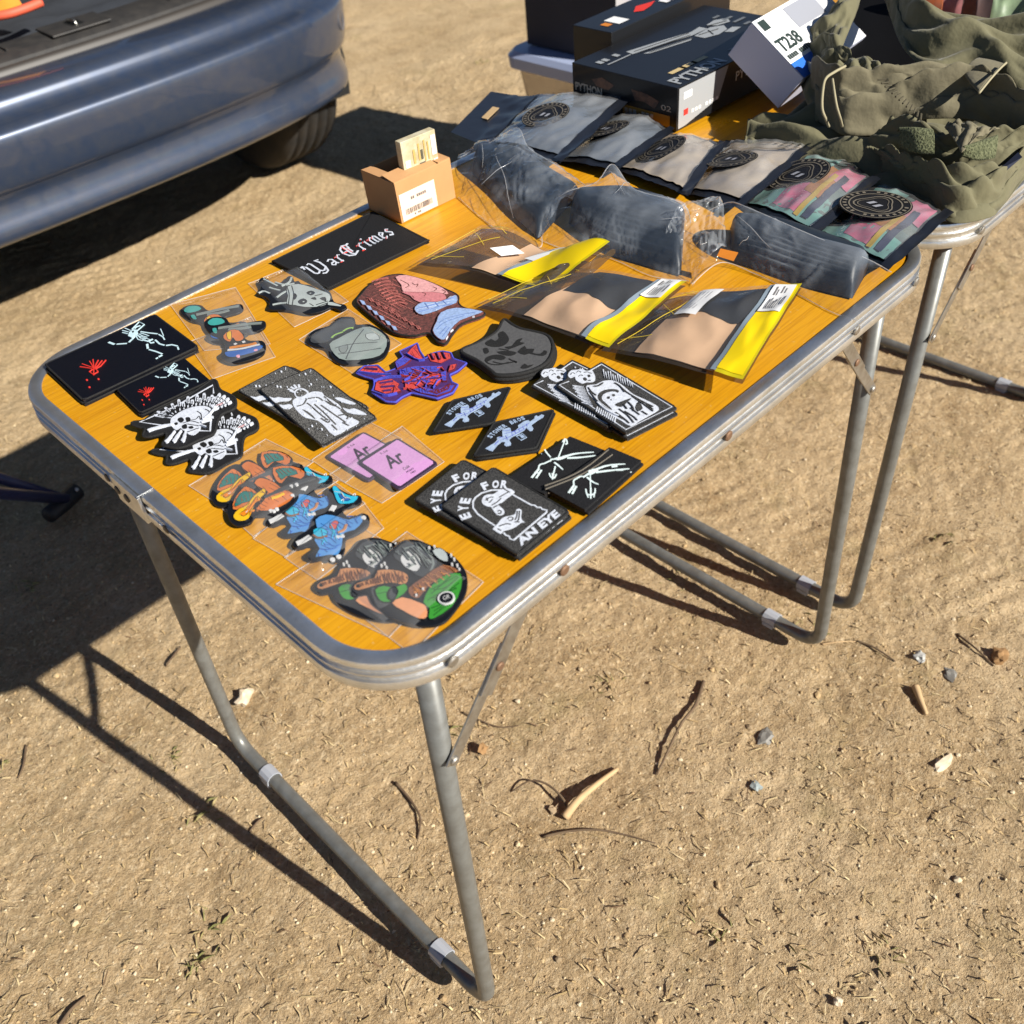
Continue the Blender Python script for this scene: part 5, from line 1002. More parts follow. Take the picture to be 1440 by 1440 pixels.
lr = [[(a, c, z) for a, c in round_rect(TUBX[0] - d, TUBX[1] - d, TUBX[2] + d, TUBX[3] + d, .045, 5)] for d, z in ((.0, .372), (.016, .374), (.018, .4), (.008, .412), (-.05, .414))]
b = MB(); b.add([v for r in lr for v in r], [(i * n + j, i * n + (j + 1) % n, (i + 1) * n + (j + 1) % n, (i + 1) * n + j) for i in range(4) for j in range(n)] + [tuple(range(4 * n, 5 * n))]); b.build('lid', mat('bluish_clear_lid', (.36, .42, .6), rough=.25), tub, smooth=False)
b = MB(); b.prism(round_rect(TUBX[0] + .06, TUBX[1] + .06, TUBX[2] - .07, TUBX[3] - .06, .03, 4), .03, .27); b.build('contents', mat('tan_cloth_contents', (.32, .2, .11), rough=.9, var=.8, vscale=14, var2=(.1, .07, .05)), tub)
nv = thing('storage_box', 'large navy box with its sunlit front painted pale grey, stacked on the plastic tub', 'box', (1.8, 1.3, .415))
no = Vector((1.60, 1.155, .4155)); b = MB(); b.box(no, (.42, 0, 0), (0, .285, 0), (0, 0, .31)); b.build('box_body', mat('navy_card', (.022, .024, .04), rough=.6, var=.3, vscale=8), nv, bevel=.003)
b = MB(); quad_on(b, no, (.42, 0, 0), (0, 0, .31), .0, .0, 1, 1, .002); b.build('sunlit_front', mat('sunlit_grey_card', (.34, .33, .34), rough=.6), nv)  # sunlight on this face is put in as a paler colour

# ------------------------------------------------------------------ CLEAR BAGS WITH DARK MOULDED GOODS
DARKP = mat('dark_moulded_plastic', (.010, .016, .026), rough=.5, bump=.3, bscale=120, var=.6, vscale=30, var2=(.022, .034, .05))
def rails(f, pts): return [Q(f, p[0], p[1], H + p[2]) for p in pts]
def moulded(parent, A, B, hgt, name='case', m=DARKP, seed=0., n=40, k=18, prof=.45, groove=0.):
    """closed rounded bar lying between two ground rails"""
    a, b_ = spline(A, n), spline(B, n); rows = []
    for i in range(n):
        t = i / (n - 1); e = min(1, min(t, 1 - t) / .1); e = math.sqrt(max(.0, 1 - (1 - e) ** 2)); row = []
        for j in range(k):
            v = j / (k - 1); q = a[i].lerp(b_[i], v); z = hgt * e * max(0, math.sin(math.pi * v)) ** prof
            if groove and .3 < v < .7: z -= groove * (math.sin(t * 60) > .3)
            row.append(Vector((q.x, q.y, q.z + z)))
        rows.append(row)
    mb = MB(); mb.grid(rows); mb.grid([[Vector((p.x, p.y, min(q[0].z, q[-1].z))) for p in (q[0], q[-1])] for q in rows], True); return mb.build(name, m, parent, smooth=True)
g1 = thing('moulded_case', 'dark moulded plastic case in a clear bag, beside the brown cardboard box', 'case', Q('I', 900, 620, H), 'dark moulded cases')
moulded(g1, rails('I', [(660, 520, .002), (790, 640, .002), (880, 740, .002), (1000, 850, .002)]), rails('I', [(700, 420, .004), (900, 420, .006), (1060, 520, .004), (1215, 610, .002)]), .026, seed=1)
g2 = thing('moulded_case', 'dark moulded plastic case in a clear bag, middle one of the three', 'case', Q('G', 700, 1150, H), 'dark moulded cases')
moulded(g2, rails('G', [(430, 1130, .002), (600, 1270, .002), (800, 1340, .002), (1000, 1395, .002)]), rails('G', [(470, 1030, .006), (700, 985, .006), (900, 1030, .004), (1020, 1090, .002)]), .03, seed=2)
g3 = thing('moulded_case', 'long dark moulded plastic case with orange tag, bagged at the table edge', 'case', Q('F', 800, 300, H), 'dark moulded cases')
moulded(g3, rails('F', [(560, 320, .002), (700, 365, .002), (880, 430, .002), (1075, 480, .002)]), rails('F', [(560, 180, .006), (740, 190, .006), (960, 260, .004), (1150, 340, .004)]), .032, seed=3)
b = MB(); b.add([Q('F', 505, 300, H + .030), Q('F', 520, 268, H + .034), Q('F', 595, 285, H + .034), Q('F', 575, 322, H + .030)], [(0, 1, 2, 3)]); b.build('tag', mat('orange_tag', (.62, .2, .02), rough=.5), g3)
def drape(rows, over, gap=.0014, rad=.007):
    V = []
    for o in over:
        w = parent_world(o.parent) + o.location if o.parent else o.location
        V += [v.co + w for v in o.data.vertices]
    kd = KDTree(len(V))
    for i, v in enumerate(V): kd.insert((v.x, v.y, 0), i)
    kd.balance(); out = [[p.copy() for p in r] for r in rows]
    for r in out:
        for p in r:
            h_ = [V[i].z for _, i, d in kd.find_range((p.x, p.y, 0), rad)]
            if h_: p.z = max(p.z, max(h_) + gap)
    n, m = len(out), len(out[0]); res = [[p.copy() for p in r] for r in out]
    for i in range(1, n - 1):
        for j in range(1, m - 1):
            a_ = (out[i - 1][j].z + out[i + 1][j].z + out[i][j - 1].z + out[i][j + 1].z) / 4; res[i][j].z = max(out[i][j].z, .5 * out[i][j].z + .5 * a_)
    return res
def clearbag(label, f, low, up, puff, seed, wr=.006, m=None, n=110, k=54, over=()):
    t = thing('clear_bag', label, 'plastic bag', Q(f, low[0][0], low[0][1], H), 'large clear poly bags')
    A, B = rails(f, low), rails(f, up); sheet('film', m or CLEAR2, t, drape(crumple(loft(A, B, n, k, puff=puff, prof=.6, wr=wr * .7, wscale=34, seed=seed, crisp=True), 1.045, 110, 3, hold=.02, seed=seed, amp=.0012, floor=.004, stiff=.3, smooth=0), over))
    D_ = drape(loft(A, B, n, k, puff=puff, prof=.6, wr=wr * .7, wscale=34, seed=seed, crisp=True), over, gap=.003); e = MB(); rr_ = random.Random(int(seed))
    for _ in range(3):
        i0, j0 = rr_.uniform(.05, .8) * n, rr_.uniform(.1, .7) * k; di, dj = rr_.uniform(-.22, .22) * n, rr_.uniform(.12, .5) * k; L_ = []
        for q in range(12):
            f_ = q / 11; a_ = min(n - 1, max(0, int(i0 + di * f_ + 1.2 * math.sin(f_ * 3 + i0)))); b_ = min(k - 1, max(0, int(j0 + dj * f_))); L_.append(D_[a_][b_] + Vector((0, 0, .0012)))
        L_ = [p for q, p in enumerate(L_) if q == 0 or (p - L_[q - 1]).length > 1e-5]
        if len(L_) > 4: e.tube([sum((L_[min(len(L_) - 1, max(0, int(q / 23 * (len(L_) - 1)) + z_))] for z_ in (-1, 0, 1)), Vector()) / 3 + Vector((0, 0, .0004 + q * 1e-6)) for q in range(0)] or spline(L_[::3] + [L_[-1]], 24), [.00042 * math.sin(math.pi * (q + .5) / 24) + .00008 for q in range(24)], 4)
    e.build('crease_glint', film('bag_crease_glint', haze=.28, gloss=.25, rough=.1), t, smooth=True)  # pale tubes paint highlights along the folds of the film
    R = loft(A, B, n, 6); e = MB(); e.tube([r[0] + Vector((0, 0, .0006)) for r in R], .0005, 5); e.tube([r[-1] + Vector((0, 0, .0006)) for r in R], .0005, 5); e.build('sealed_edge', film('bag_edge'), t); return t
clearbag('large crinkled clear bag by the brown cardboard box, holding a dark case', 'I', [(592, 640, .001), (680, 720, .001), (850, 850, .001), (1000, 895, .002), (1015, 840, .006)], [(600, 440, .012), (760, 360, .02), (890, 290, .035), (950, 390, .032), (1090, 480, .026), (1235, 580, .02)], .016, 3., .009, over=list(g1.children))
clearbag('large clear bag with a peaked corner, middle one of the three with dark cases', 'G', [(285, 1215, .001), (400, 1260, .001), (640, 1310, .001), (850, 1400, .001), (1040, 1425, .002)], [(300, 1060, .012), (420, 975, .024), (570, 925, .03), (655, 835, .04), (765, 960, .032), (1000, 1030, .026), (1050, 1130, .02)], .012, 5., .009, over=list(g2.children))
clearbag('large clear bag with a long dark case, overhanging the table edge', 'F', [(400, 420, .002), (520, 330, .006), (660, 375, .002), (820, 450, .001), (990, 540, .001), (1100, 575, .001)], [(470, 110, .03), (560, 75, .04), (640, 100, .042), (860, 195, .038), (1000, 255, .032), (1150, 320, .026), (1240, 370, .02)], .010, 7., .007, over=list(g3.children))
# ruffled open mouth of that bag
t = thing('clear_bag', 'ruffled milky open mouth of the long clear bag, standing up between the bags', 'plastic bag', Q('F', 400, 250, H), 'large clear poly bags')
A = rails('F', [(280, 235, .02), (310, 290, .012), (365, 330, .008), (400, 425, .003)]); B = rails('F', [(345, 100, .042), (430, 65, .048), (520, 65, .046), (545, 260, .03)])
sheet('film', MILKY, t, crumple(loft(A, B, 60, 50, puff=.01, wr=.010, wscale=48, seed=9.), 1.16, 140, 3, seed=9, amp=.002, floor=.01, smooth=0))

# ------------------------------------------------------------------ YELLOW BANDED POUCHES
YEL = mat('yellow_printed_film', (.82, .60, .005), rough=.32, var=.12, vscale=20)
YEDGE = mat('yellow_sealed_edge', (.52, .44, .01), rough=.3)
GREYB = mat('grey_printed_film', (.2, .25, .3), rough=.35)
BEIGE = mat('beige_card', (.70, .47, .30), rough=.65, var=.25, vscale=18, bump=.2, bscale=60)
YLINE = mat('yellow_line_print', (.75, .55, .05), rough=.4)
def pouch(label, f, q, seed, ev, win=(.30, .80), lift=.0):
    """q: corners far end near-side, band end near-side, band end far-side, far end far-side, as (x,y,height); ev(u,v) extra height"""
    t = thing('zip_pouch', label, 'pouch', Q(f, q[0][0], q[0][1], H), 'yellow banded pouches')
    c = [Q(f, p[0], p[1], H + p[2]) for p in q]
    def P(u, v, dz=0):
        p = c[0].lerp(c[1], u).lerp(c[3].lerp(c[2], u), v); w = mnoise.noise(Vector((p.x * 26 + seed, p.y * 26, seed))) * .004 + (1 - 2 * abs(mnoise.noise(Vector((p.x * 22 + seed, p.y * 30, 4.))))) * .0025
        return Vector((p.x, p.y, max(H + .0008, p.z + ev(u, v) + w * min(1, 6 * min(u, 1 - u + .12, v + .05, 1 - v + .05)) + dz)))
    def part(nm, m, u0, u1, v0, v1, n, k, dz, label=None):
        return sheet(nm, m, t, [[P(u0 + (u1 - u0) * i / (n - 1), v0 + (v1 - v0) * j / (k - 1), dz) for j in range(k)] for i in range(n)])
    part('back_film', SMOKE, 0, 1, 0, 1, 60, 30, 0)
    part('card_insert', BEIGE, win[0], win[1], .03, .97, 30, 24, .0015)
    cb = part('front_film', film('pouch_front_film', tint=(.92, .9, .88), haze=.05, hazecol=(.6, .55, .5), gloss=.05, rough=.04, bump=1., bscale=40), .0, win[1] + .02, 0, 1, 50, 26, .0043)
    part('grey_band', GREYB, win[1], win[1] + .035, 0.01, .99, 6, 24, .0049)
    yb = part('yellow_band', YEL, win[1] + .035, .985, .03, .97, 16, 24, .0053)
    part('sealed_edge', YEDGE, win[1] + .035, 1.0, 0, 1, 16, 26, .0048)
    b = MB()
    for pts in ([(.03, .1), (.28, .2)], [(.03, .1), (.03, .85), (.26, .95)], [(.10, .05), (.29, .75)], [(.05, .8), (.29, .5)], [(.15, .95), (.29, .85)]):
        for (a0, b0), (a1, b1) in zip(pts, pts[1:]):
            L = [P(a0 + (a1 - a0) * i / 8, b0 + (b1 - b0) * i / 8, .0056) for i in range(9)]; b.tube(L, .00028, 4)
    b.build('line_print', YLINE, t); return t, P, part
# rear crumpled one
tA, PA, pA = pouch('crumpled yellow banded pouch with a twisted shiny end, rearmost of the three', 'E', [(20, 335, .010), (700, 432, .024), (1000, 290, .038), (350, 150, .030)], 1., lambda u, v: .010 * math.sin(5.5 * u + 1.5 * v) * u + .012 * math.sin(9 * u) * v * u, (.42, .62))
sheet('back_film', SMOKE, tA, loft(rails('E', [(640, 425, .022), (760, 425, .022), (880, 400, .024), (1025, 275, .036)]), rails('E', [(740, 350, .038), (820, 330, .032), (900, 315, .040), (1028, 272, .037)]), 30, 14, puff=.006, wr=.008, wscale=60, seed=4.))
b = MB(); b.add([PA(.57, .55, .006), PA(.66, .5, .006), PA(.7, .95, .006), PA(.6, .98, .006)], [(0, 1, 2, 3)]); b.build('label', LABELW, tA)
b = MB(); b.add([PA(.36, .45, .0062), PA(.46, .42, .0062), PA(.5, .7, .0062), PA(.4, .72, .0062)], [(0, 1, 2, 3)]); b.build('label', LABELW, tA)
tB, PB, pB = pouch('yellow banded pouch holding a dark strap, middle of the three', 'E', [(330, 548, .005), (995, 775, .014), (1385, 472, .024), (720, 400, .014)], 2., lambda u, v: .010 * math.sin(math.pi * min(1, u * 1.15)) * math.sin(math.pi * (.15 + .7 * v)) + .006 * v, (.36, .80))
def strap(t, P, u0, u1, vb, nm='dark_strap'):
    rows = [[P(u0 + (u1 - u0) * i / 29, (vb + .025 * math.sin(i * .2) + .006 * math.sin(i * .7)) * (1 - j / 9) + .97 * j / 9, .0024 + .0016 * math.sin(math.pi * j / 9)) for j in range(10)] for i in range(30)]; sheet(nm, DARKP, t, rows)
strap(tB, PB, .38, .80, .50)
def codelabel(t, P, u0, v0, u1, v1):
    """white label that follows the pouch"""
    n = 8; o = sheet('label', LABELW, t, [[P(u0 + (u1 - u0) * i / n, v0 + (v1 - v0) * j / n, .0064) for j in range(n + 1)] for i in range(n + 1)])
    b = MB()
    for k, (a0, b0, a1, b1) in enumerate(((.2, .62, .28, .88), (.34, .62, .38, .8), (.5, .70, .56, .92), (.66, .70, .70, .86), (.8, .25, .86, .6), (.2, .1, .24, .5), (.3, .1, .34, .54), (.4, .1, .44, .44), (.5, .1, .54, .5), (.62, .1, .66, .56))): b.add([P(u0 + (u1 - u0) * x, v0 + (v1 - v0) * y, .0069) for x, y in ((a0, b0), (a1, b0), (a1, b1), (a0, b1))], [(0, 1, 2, 3)])
    b.build('small_print', GREYINK, o)
codelabel(tB, PB, .83, .70, .975, .985)
tC, PC, pC = pouch('yellow banded pouch with a white slip, nearest the table rim', 'F', [(15, 700, .006), (612, 840, .019), (855, 478, .034), (300, 480, .018)], 3., lambda u, v: .008 * math.sin(math.pi * min(1, u * 1.1)) * math.sin(math.pi * (.1 + .8 * v)) + .010 * v * u, (.24, .78))
strap(tC, PC, .30, .78, .54)
codelabel(tC, PC, .82, .66, .975, .97)
n = 8; o = sheet('paper_slip', LABELW, tC, [[PC(.30 + .16 * i / n, .48 + .46 * j / n, .0062) for j in range(n + 1)] for i in range(n + 1)])
b = MB()
for k in range(4): b.add([PC(.33 + .025 * k, .55, .0067), PC(.338 + .025 * k, .55, .0067), PC(.338 + .025 * k, .86, .0067), PC(.33 + .025 * k, .86, .0067)], [(0, 1, 2, 3)])
b.build('small_print', mat('faint_ink', (.4, .4, .42), rough=.6), o)

# ------------------------------------------------------------------ SIX BLACK WINDOW PACKETS WITH ROUND BADGES
PKT = mat('black_pouch_film', (.012, .014, .02), rough=.3, bump=.3, bscale=60)
GOLDL = mat('grey_gold_line', (.16, .14, .11), rough=.5)
GREYC = mat('grey_contents_sky_tint', (.16, .19, .23), rough=.6, var=.4, vscale=25, var2=(.08, .1, .13)); BEIC = mat('beige_packed_cloth', (.52, .42, .31), rough=.7, var=.6, vscale=22, var2=(.3, .26, .24))  # grey contents tinted with the sky reflection of the window film
def packet(label, q, contents, seed, zs, badge=(.55, .30, .036), header=False):
    t = thing('window_packet', label, 'packet', at(q[0][0], q[0][1], H), 'black window packets with round badges')
    c = [at(p[0], p[1], H + z) for p, z in zip(q, zs)]
    # c: near/+y corner, near/-y corner, far/-y corner, far/+y corner ; u runs +y -> -y, v near -> far
    def P(u, v, dz=0):
        p = c[0].lerp(c[1], u).lerp(c[3].lerp(c[2], u), v); w = .0026 * mnoise.noise(Vector((p.x * 30 + seed, p.y * 30, seed))) + .0022 * ((1 - abs(mnoise.noise(Vector((p.x * 26 + seed, p.y * 44, seed * 2))) * 1.8)) ** 2 - .4)
        return Vector((p.x, p.y, max(H + .0015, p.z + .010 * math.sin(math.pi * min(1, max(0, u))) * math.sin(math.pi * (.1 + .8 * v)) + w + dz)))
    def part(nm, m, u0, u1, v0, v1, n, k, dz): return sheet(nm, m, t, [[P(u0 + (u1 - u0) * i / (n - 1), v0 + (v1 - v0) * j / (k - 1), dz) for j in range(k)] for i in range(n)])
    part('back_film', PKT, -.10, 1.0, -.03, 1.03, 26, 22, 0)
    cm = contents if isinstance(contents, list) else [contents]
    if len(cm) == 1: part('contents', cm[0], .02, .90, .05, .95, 20, 18, .002)
    else:
        for i, (m_, u0, u1, v0, v1) in enumerate(cm): part('contents', m_, u0, u1, v0, v1, 14, 12, .002 + .00025 * i)
    part('window', WINDOWF, .0, .92, .03, .97, 26, 22, .0045)
    part('edge_strip', PKT, .92, 1.03, -.04, 1.04, 8, 22, .0048)
    bu, bv, br = badge; ctr = P(bu, bv, .006); ex = (P(bu + .05, bv) - P(bu, bv)); ex.z *= .6; ex = ex.normalized(); ey = (P(bu, bv + .05) - P(bu, bv)); ey = (ey - ex * ey.dot(ex)).normalized(); nn = ex.cross(ey)
    if nn.z < 0: nn = -nn
    def ring(mb, r0, r1, lift, k=40, f=None):
        g = f or (lambda a: 1.); V = []
        for i in range(k): a = 2 * math.pi * i / k; d = ex * math.cos(a) + ey * math.sin(a); V += [ctr + d * r0 * g(a) + nn * lift, ctr + d * r1 * g(a) + nn * lift]
        mb.add(V, [(2 * i, 2 * i + 1, (2 * i + 3) % (2 * k), (2 * i + 2) % (2 * k)) for i in range(k)])
    b = MB(); V = [ctr + (ex * math.cos(a) + ey * math.sin(a)) * br + nn * .0008 for a in [2 * math.pi * i / 40 for i in range(40)]]; b.add(V, [tuple(range(40))]); bd = b.build('badge', mat('matte_black_badge', (.006, .006, .008), rough=.5), t)
    b = MB(); ring(b, br * .70, br * .74, .0013); ring(b, br * .94, br * .97, .0013); ring(b, br * .50, br * .54, .0013, 24, lambda a: 1 + .16 * math.cos(3 * a + .5)); ring(b, br * .40, br * .42, .0013, 24, lambda a: 1 + .2 * math.cos(3 * a + .5)); b.build('badge_ring', GOLDL, bd)
    b = MB()
    for sx in (-.12, .14): b.add([ctr + (ex * (sx * br + x * br) + ey * (y * br)) + nn * .0015 for x, y in ((-.07, -.18), (.06, -.14), (.08, .1), (-.05, .06))], [(0, 1, 2, 3)])
    b.build('badge_mark', mat('grey_print', (.3, .31, .35)), bd)
    b = MB(); txt = '------ -------- --------- '; n = len(txt)
    for i, ch in enumerate(txt):
        if ch == ' ': continue
        a = -2 * math.pi * i / n + 2.4; hh = br * .15; d = ex * math.cos(a) + ey * math.sin(a); tg = nn.cross(d) * -1
        b.add([ctr + d * (br * .79 + y * hh * .7) + tg * (x * hh) + nn * .0015 for x, y in ((-.3, 0), (.3, 0), (.3, 1), (-.3, 1))], [(0, 1, 2, 3)])
    b.build('ring_print', GOLDL, bd)
    if header:
        hh = part('header', PKT, -.62, -.06, .0, 1.0, 14, 18, .001)
        s = MB(); s.prism([(p.x, p.y) for p in (P(-.42, .40), P(-.34, .40), P(-.34, .66), P(-.42, .66))], P(-.38, .5).z + .0012, P(-.38, .5).z + .0022); s.build('hang_hole', mat('tan_seen_through', (.42, .29, .15), rough=.9), hh)
    return t
ZS = (.002, .014, .014, .002)
pk, te_, og, nb, gy = mat('pink_print', (.6, .12, .22), rough=.6, var=.6, vscale=60, var2=(.4, .3, .35)), mat('mint_print', (.18, .42, .36), rough=.6, var=.5, vscale=60, var2=(.2, .25, .25)), mat('orange_brown_print', (.45, .18, .05), rough=.6), mat('navy_print', (.03, .04, .09), rough=.5), mat('grey_green_print', (.15, .2, .19), rough=.6, var=.5, vscale=50)
ypr = mat('yellow_gold_print', (.55, .36, .05), rough=.5)
def multi(k): return [(gy, .02, .90, .05, .95), (te_, .02, .90, .05, .32 + .1 * k), (pk, .30, .62, .1, .5), (og, .50, .72, .35, .8), (pk, .60, .88, .62, .95), (ypr, .62, .68, .08, .7), (nb, .72, .80, .1, .75), (te_, .1, .5, .72, .95)]
packet('colourful packet with a round black badge, nearest the table rim', [(1146, 332), (1250, 381), (1334, 306), (1232, 258)], multi(0), 6., ZS, (.36, .52, .038))
packet('colourful packet with mint and pink print, second from the table rim', [(1046, 290), (1146, 333), (1232, 258), (1148, 206)], multi(1), 5., ZS, (.28, .48, .036))
packet('packet of beige cloth with a round badge, just behind the colourful ones', [(962, 270), (1046, 291), (1148, 206), (1030, 200)], BEIC, 4., ZS, (.34, .46, .031))
packet('packet of beige cloth, partly covered by the grey sky-tinted packet', [(868, 240), (969, 274), (1016, 206), (944, 190)], BEIC, 3., ZS, (.32, .46, .031))
packet('packet of sky-tinted grey contents with its badge half covered, in front of the PYTHON box', [(786, 226), (872, 238), (944, 188), (880, 152)], GREYC, 2., ZS, (.30, .46, .031))
packet('packet of sky-tinted grey contents with a hang hole header, at the far table corner', [(690, 206), (791, 227), (888, 140), (762, 136)], GREYC, 1., (.004, .022, .022, .006), (.40, .46, .033), True)

# ------------------------------------------------------------------ OLIVE JACKET heaped on the second table
OLIVE = mat('olive_cotton', (.135, .125, .068), rough=.9, var=.4, vscale=24, var2=(.105, .095, .052), bump=.6, bscale=110, dist=.0018, sheen=.15)
OLIVE2 = mat('olive_cotton_brownish', (.155, .136, .082), rough=.9, var=.4, vscale=20, var2=(.12, .104, .063), bump=.6, bscale=110, dist=.0018, sheen=.15)
LINING = mat('shade_black_lining', (.0022, .0022, .003), rough=.9, spec=.1)  # lining coloured near-black to paint in the shade inside the hood opening
VELCRO = mat('green_loop_tape', (.05, .058, .026), rough=1., var=1., vscale=420, var2=(.16, .17, .09), bump=1., bscale=420, dist=.002)
PIPING = mat('pale_olive_cord', (.30, .265, .165), rough=.8)
jk = thing('jacket', 'rumpled olive green hooded jacket heaped over the second table', 'jacket', Q('H', 900, 600, H + .01))
def rg(x): return (1 - abs(2 * (x - math.floor(x)) - 1)) ** 1.6
def cloth(nm, m, low, up, puff, seed, wr, ws=24, n=150, k=76, folds=None, thick=.0016, aniso=1., f='H', label=None, over=1.14, kb=4):
    def ex(u, v):
        z = 0
        if folds:
            for amp, fv, fu, ph in folds: z += amp * (rg(v * fv + u * fu + ph + .12 * math.sin(u * 9 + seed)) - .4) * min(1, 6 * v, 6 * (1 - v))
        return z
    ZJ = .55
    low, up = [(p[0], p[1], p[2] * ZJ + .002) for p in low], [(p[0], p[1], p[2] * ZJ + .002) for p in up]
    if over > 1: n, k = 66, 36
    R_ = loft(rails(f, low), rails(f, up), n, k, puff=puff, prof=.7, wr=wr * .6, wscale=ws, seed=seed, aniso=aniso, extra=ex)
    if over > 1: R_ = crumple(R_, 1 + (over - 1) * .35, 260, kb, hold=.006, seed=seed, amp=.004, floor=.012, ov=over, kf=.8)
    o = sheet(nm, m, jk, R_, label, thick)
    if over > 1: o.modifiers.new('smooth', 'SUBSURF').levels = 2; o.modifiers['smooth'].render_levels = 2
    return o
cloth('under_layer', OLIVE, [(20, 745, .002), (130, 765, .003), (400, 860, .003), (700, 965, .003), (900, 1000, .003), (1060, 1115, .002), (1240, 1105, .002), (1330, 1045, .002), (1440, 910, .002), (1560, 780, .002)],
      [(50, 640, .025), (230, 590, .045), (420, 470, .06), (800, 430, .08), (1100, 430, .08), (1440, 480, .06), (1560, 560, .06)], .012, 1., 0.0076, 20, folds=[(.014, 2.5, 2., .2), (.008, 4, -3.5, .5)])
cloth('hem', OLIVE, [(720, 885, .012), (830, 940, .008), (950, 1005, .006), (1060, 1108, .003), (1200, 1100, .003), (1320, 1038, .003), (1440, 880, .01), (1560, 760, .01)],
      [(715, 790, .045), (820, 830, .055), (930, 850, .06), (1140, 885, .06), (1300, 875, .06), (1440, 790, .06), (1560, 690, .06)], .016, 2., 0.0050, 22, folds=[(.014, 2.2, -2.6, .1), (.008, 4, 4.5, .4), (.004, 3, 9, .2)])
cloth('pocket', OLIVE, [(640, 750, .045), (760, 805, .045), (900, 832, .045), (1050, 862, .045), (1130, 895, .04), (1310, 875, .04), (1440, 835, .035), (1560, 760, .03)],
      [(790, 655, .085), (960, 648, .1), (1080, 740, .09), (1180, 720, .09), (1300, 690, .1), (1440, 690, .1), (1560, 640, .1)], .016, 3., 0.0042, 24, folds=[(.011, 1.6, 2.6, .3), (.006, 2.4, -6, .6)])
cloth('sleeve', OLIVE2, [(385, 600, .055), (470, 650, .055), (560, 682, .055), (780, 672, .055), (900, 612, .08), (1000, 600, .09), (1150, 600, .09), (1260, 640, .085), (1360, 700, .075), (1440, 740, .07), (1560, 790, .06)],
      [(325, 320, .11), (440, 385, .145), (560, 395, .15), (700, 385, .155), (1000, 372, .155), (1150, 398, .15), (1300, 470, .14), (1440, 560, .13), (1560, 640, .12)], .022, 4., 0.0042, 22, 120, 56, folds=[(.018, 2.4, -1.7, .25), (.009, 3.6, -3.5, .6), (.005, 2., 8., .1)])
cloth('back_panel', OLIVE, [(735, -10, .165), (770, 90, .165), (810, 200, .165), (880, 300, .158), (1000, 372, .15), (1150, 385, .145), (1300, 420, .14), (1560, 520, .13)],
      [(720, -90, .19), (800, -10, .20), (900, 55, .205), (1050, 70, .21), (1200, 90, .21), (1440, 110, .21), (1560, 130, .2)], .014, 5., 0.0042, 16, folds=[(.020, 1.3, 1.4, .1), (.009, 3.0, -1.8, .3)])
cloth('collar', OLIVE, [(560, -60, .175), (500, 20, .16), (430, 130, .145), (335, 195, .125), (288, 270, .10), (300, 360, .085), (330, 480, .07), (395, 615, .055)],
      [(610, -60, .19), (592, 50, .18), (545, 165, .165), (505, 290, .15), (560, 318, .148), (650, 340, .148), (740, 368, .148), (830, 385, .148)], .018, 6., 0.0076, 30, folds=[(.012, 1.6, 5., .1), (.007, 1.2, 13., .2)])
cloth('ruched_edge', OLIVE, [(480, 395, .145), (600, 400, .148), (720, 395, .150), (830, 392, .15), (920, 385, .152)], [(500, 330, .155), (600, 305, .16), (690, 335, .16), (790, 365, .158), (900, 355, .156)], .006, 8., 0.0042, 60, 60, 20, folds=[(.006, .3, 7., .1)])
cloth('lining', LINING, [(470, 330, .085), (620, 400, .085), (800, 410, .085), (1020, 400, .10)], [(540, -120, .10), (640, -120, .11), (740, -120, .12), (860, -60, .13)], 0, 9., 0.0017, 18, 30, 20, thick=.001, over=1.)
cloth('fold', OLIVE, [(20, 745, .006), (40, 700, .012), (75, 660, .02), (130, 630, .028), (235, 612, .035)], [(130, 755, .004), (85, 715, .01), (105, 690, .02), (160, 660, .03), (240, 640, .034)], .006, 10., 0.0017, 30, 40, 14, over=1.10, kb=3)
cloth('flap', OLIVE, [(640, 748, .062), (760, 760, .062), (920, 795, .06)], [(700, 775, .052), (820, 850, .050), (915, 800, .055)], .003, 11., 0.0013, 30, 30, 14, over=1.10, kb=3)
cloth('pocket_flap', OLIVE2, [(1040, 645, .118), (1080, 700, .116), (1125, 775, .108)], [(1135, 640, .125), (1230, 650, .124), (1315, 655, .12)], .006, 12., 0.0017, 40, 34, 20, folds=[(.004, 2., 2.5, .2)], over=1.10, kb=3)
cloth('loop_tape', VELCRO, [(810, 745, .088), (900, 775, .088), (985, 780, .088)], [(795, 668, .108), (870, 660, .118), (965, 670, .118)], .010, 13., 0.0008, 40, 30, 16, over=1.)
cloth('loop_tape', VELCRO, [(1125, 790, .098), (1200, 812, .09), (1290, 800, .09)], [(1130, 755, .112), (1220, 720, .116), (1305, 690, .118)], .005, 14., 0.0008, 40, 30, 16, over=1.)
cloth('strap', OLIVE2, [(1130, 372, .166), (1165, 420, .164), (1210, 470, .16)], [(1215, 300, .176), (1275, 310, .176), (1345, 330, .172)], .004, 15., 0.0008, 30, 24, 16, over=1.)
b = MB()
b.tube(spline(rails('H', [(535, 335, 0.1006), (480, 365, 0.1006), (435, 400, 0.0984), (420, 470, 0.0913), (418, 550, 0.0786), (435, 600, 0.0676), (452, 640, 0.0528)]), 40), .0017, 6)
b.tube(spline(rails('H', [(470, 400, 0.0995), (480, 470, 0.0940), (492, 540, 0.0819), (510, 600, 0.0676), (520, 640, 0.0528)]), 30), .0015, 6); b.build('drawcord', PIPING, jk, smooth=True)
b = MB(); b.tube(spline(rails('H', [(1350, 318, 0.1061), (1320, 345, 0.1050), (1270, 400, 0.1039), (1212, 472, 0.0984)]), 20), .0014, 6); b.build('piping', PIPING, jk, smooth=True)
b = MB(); 
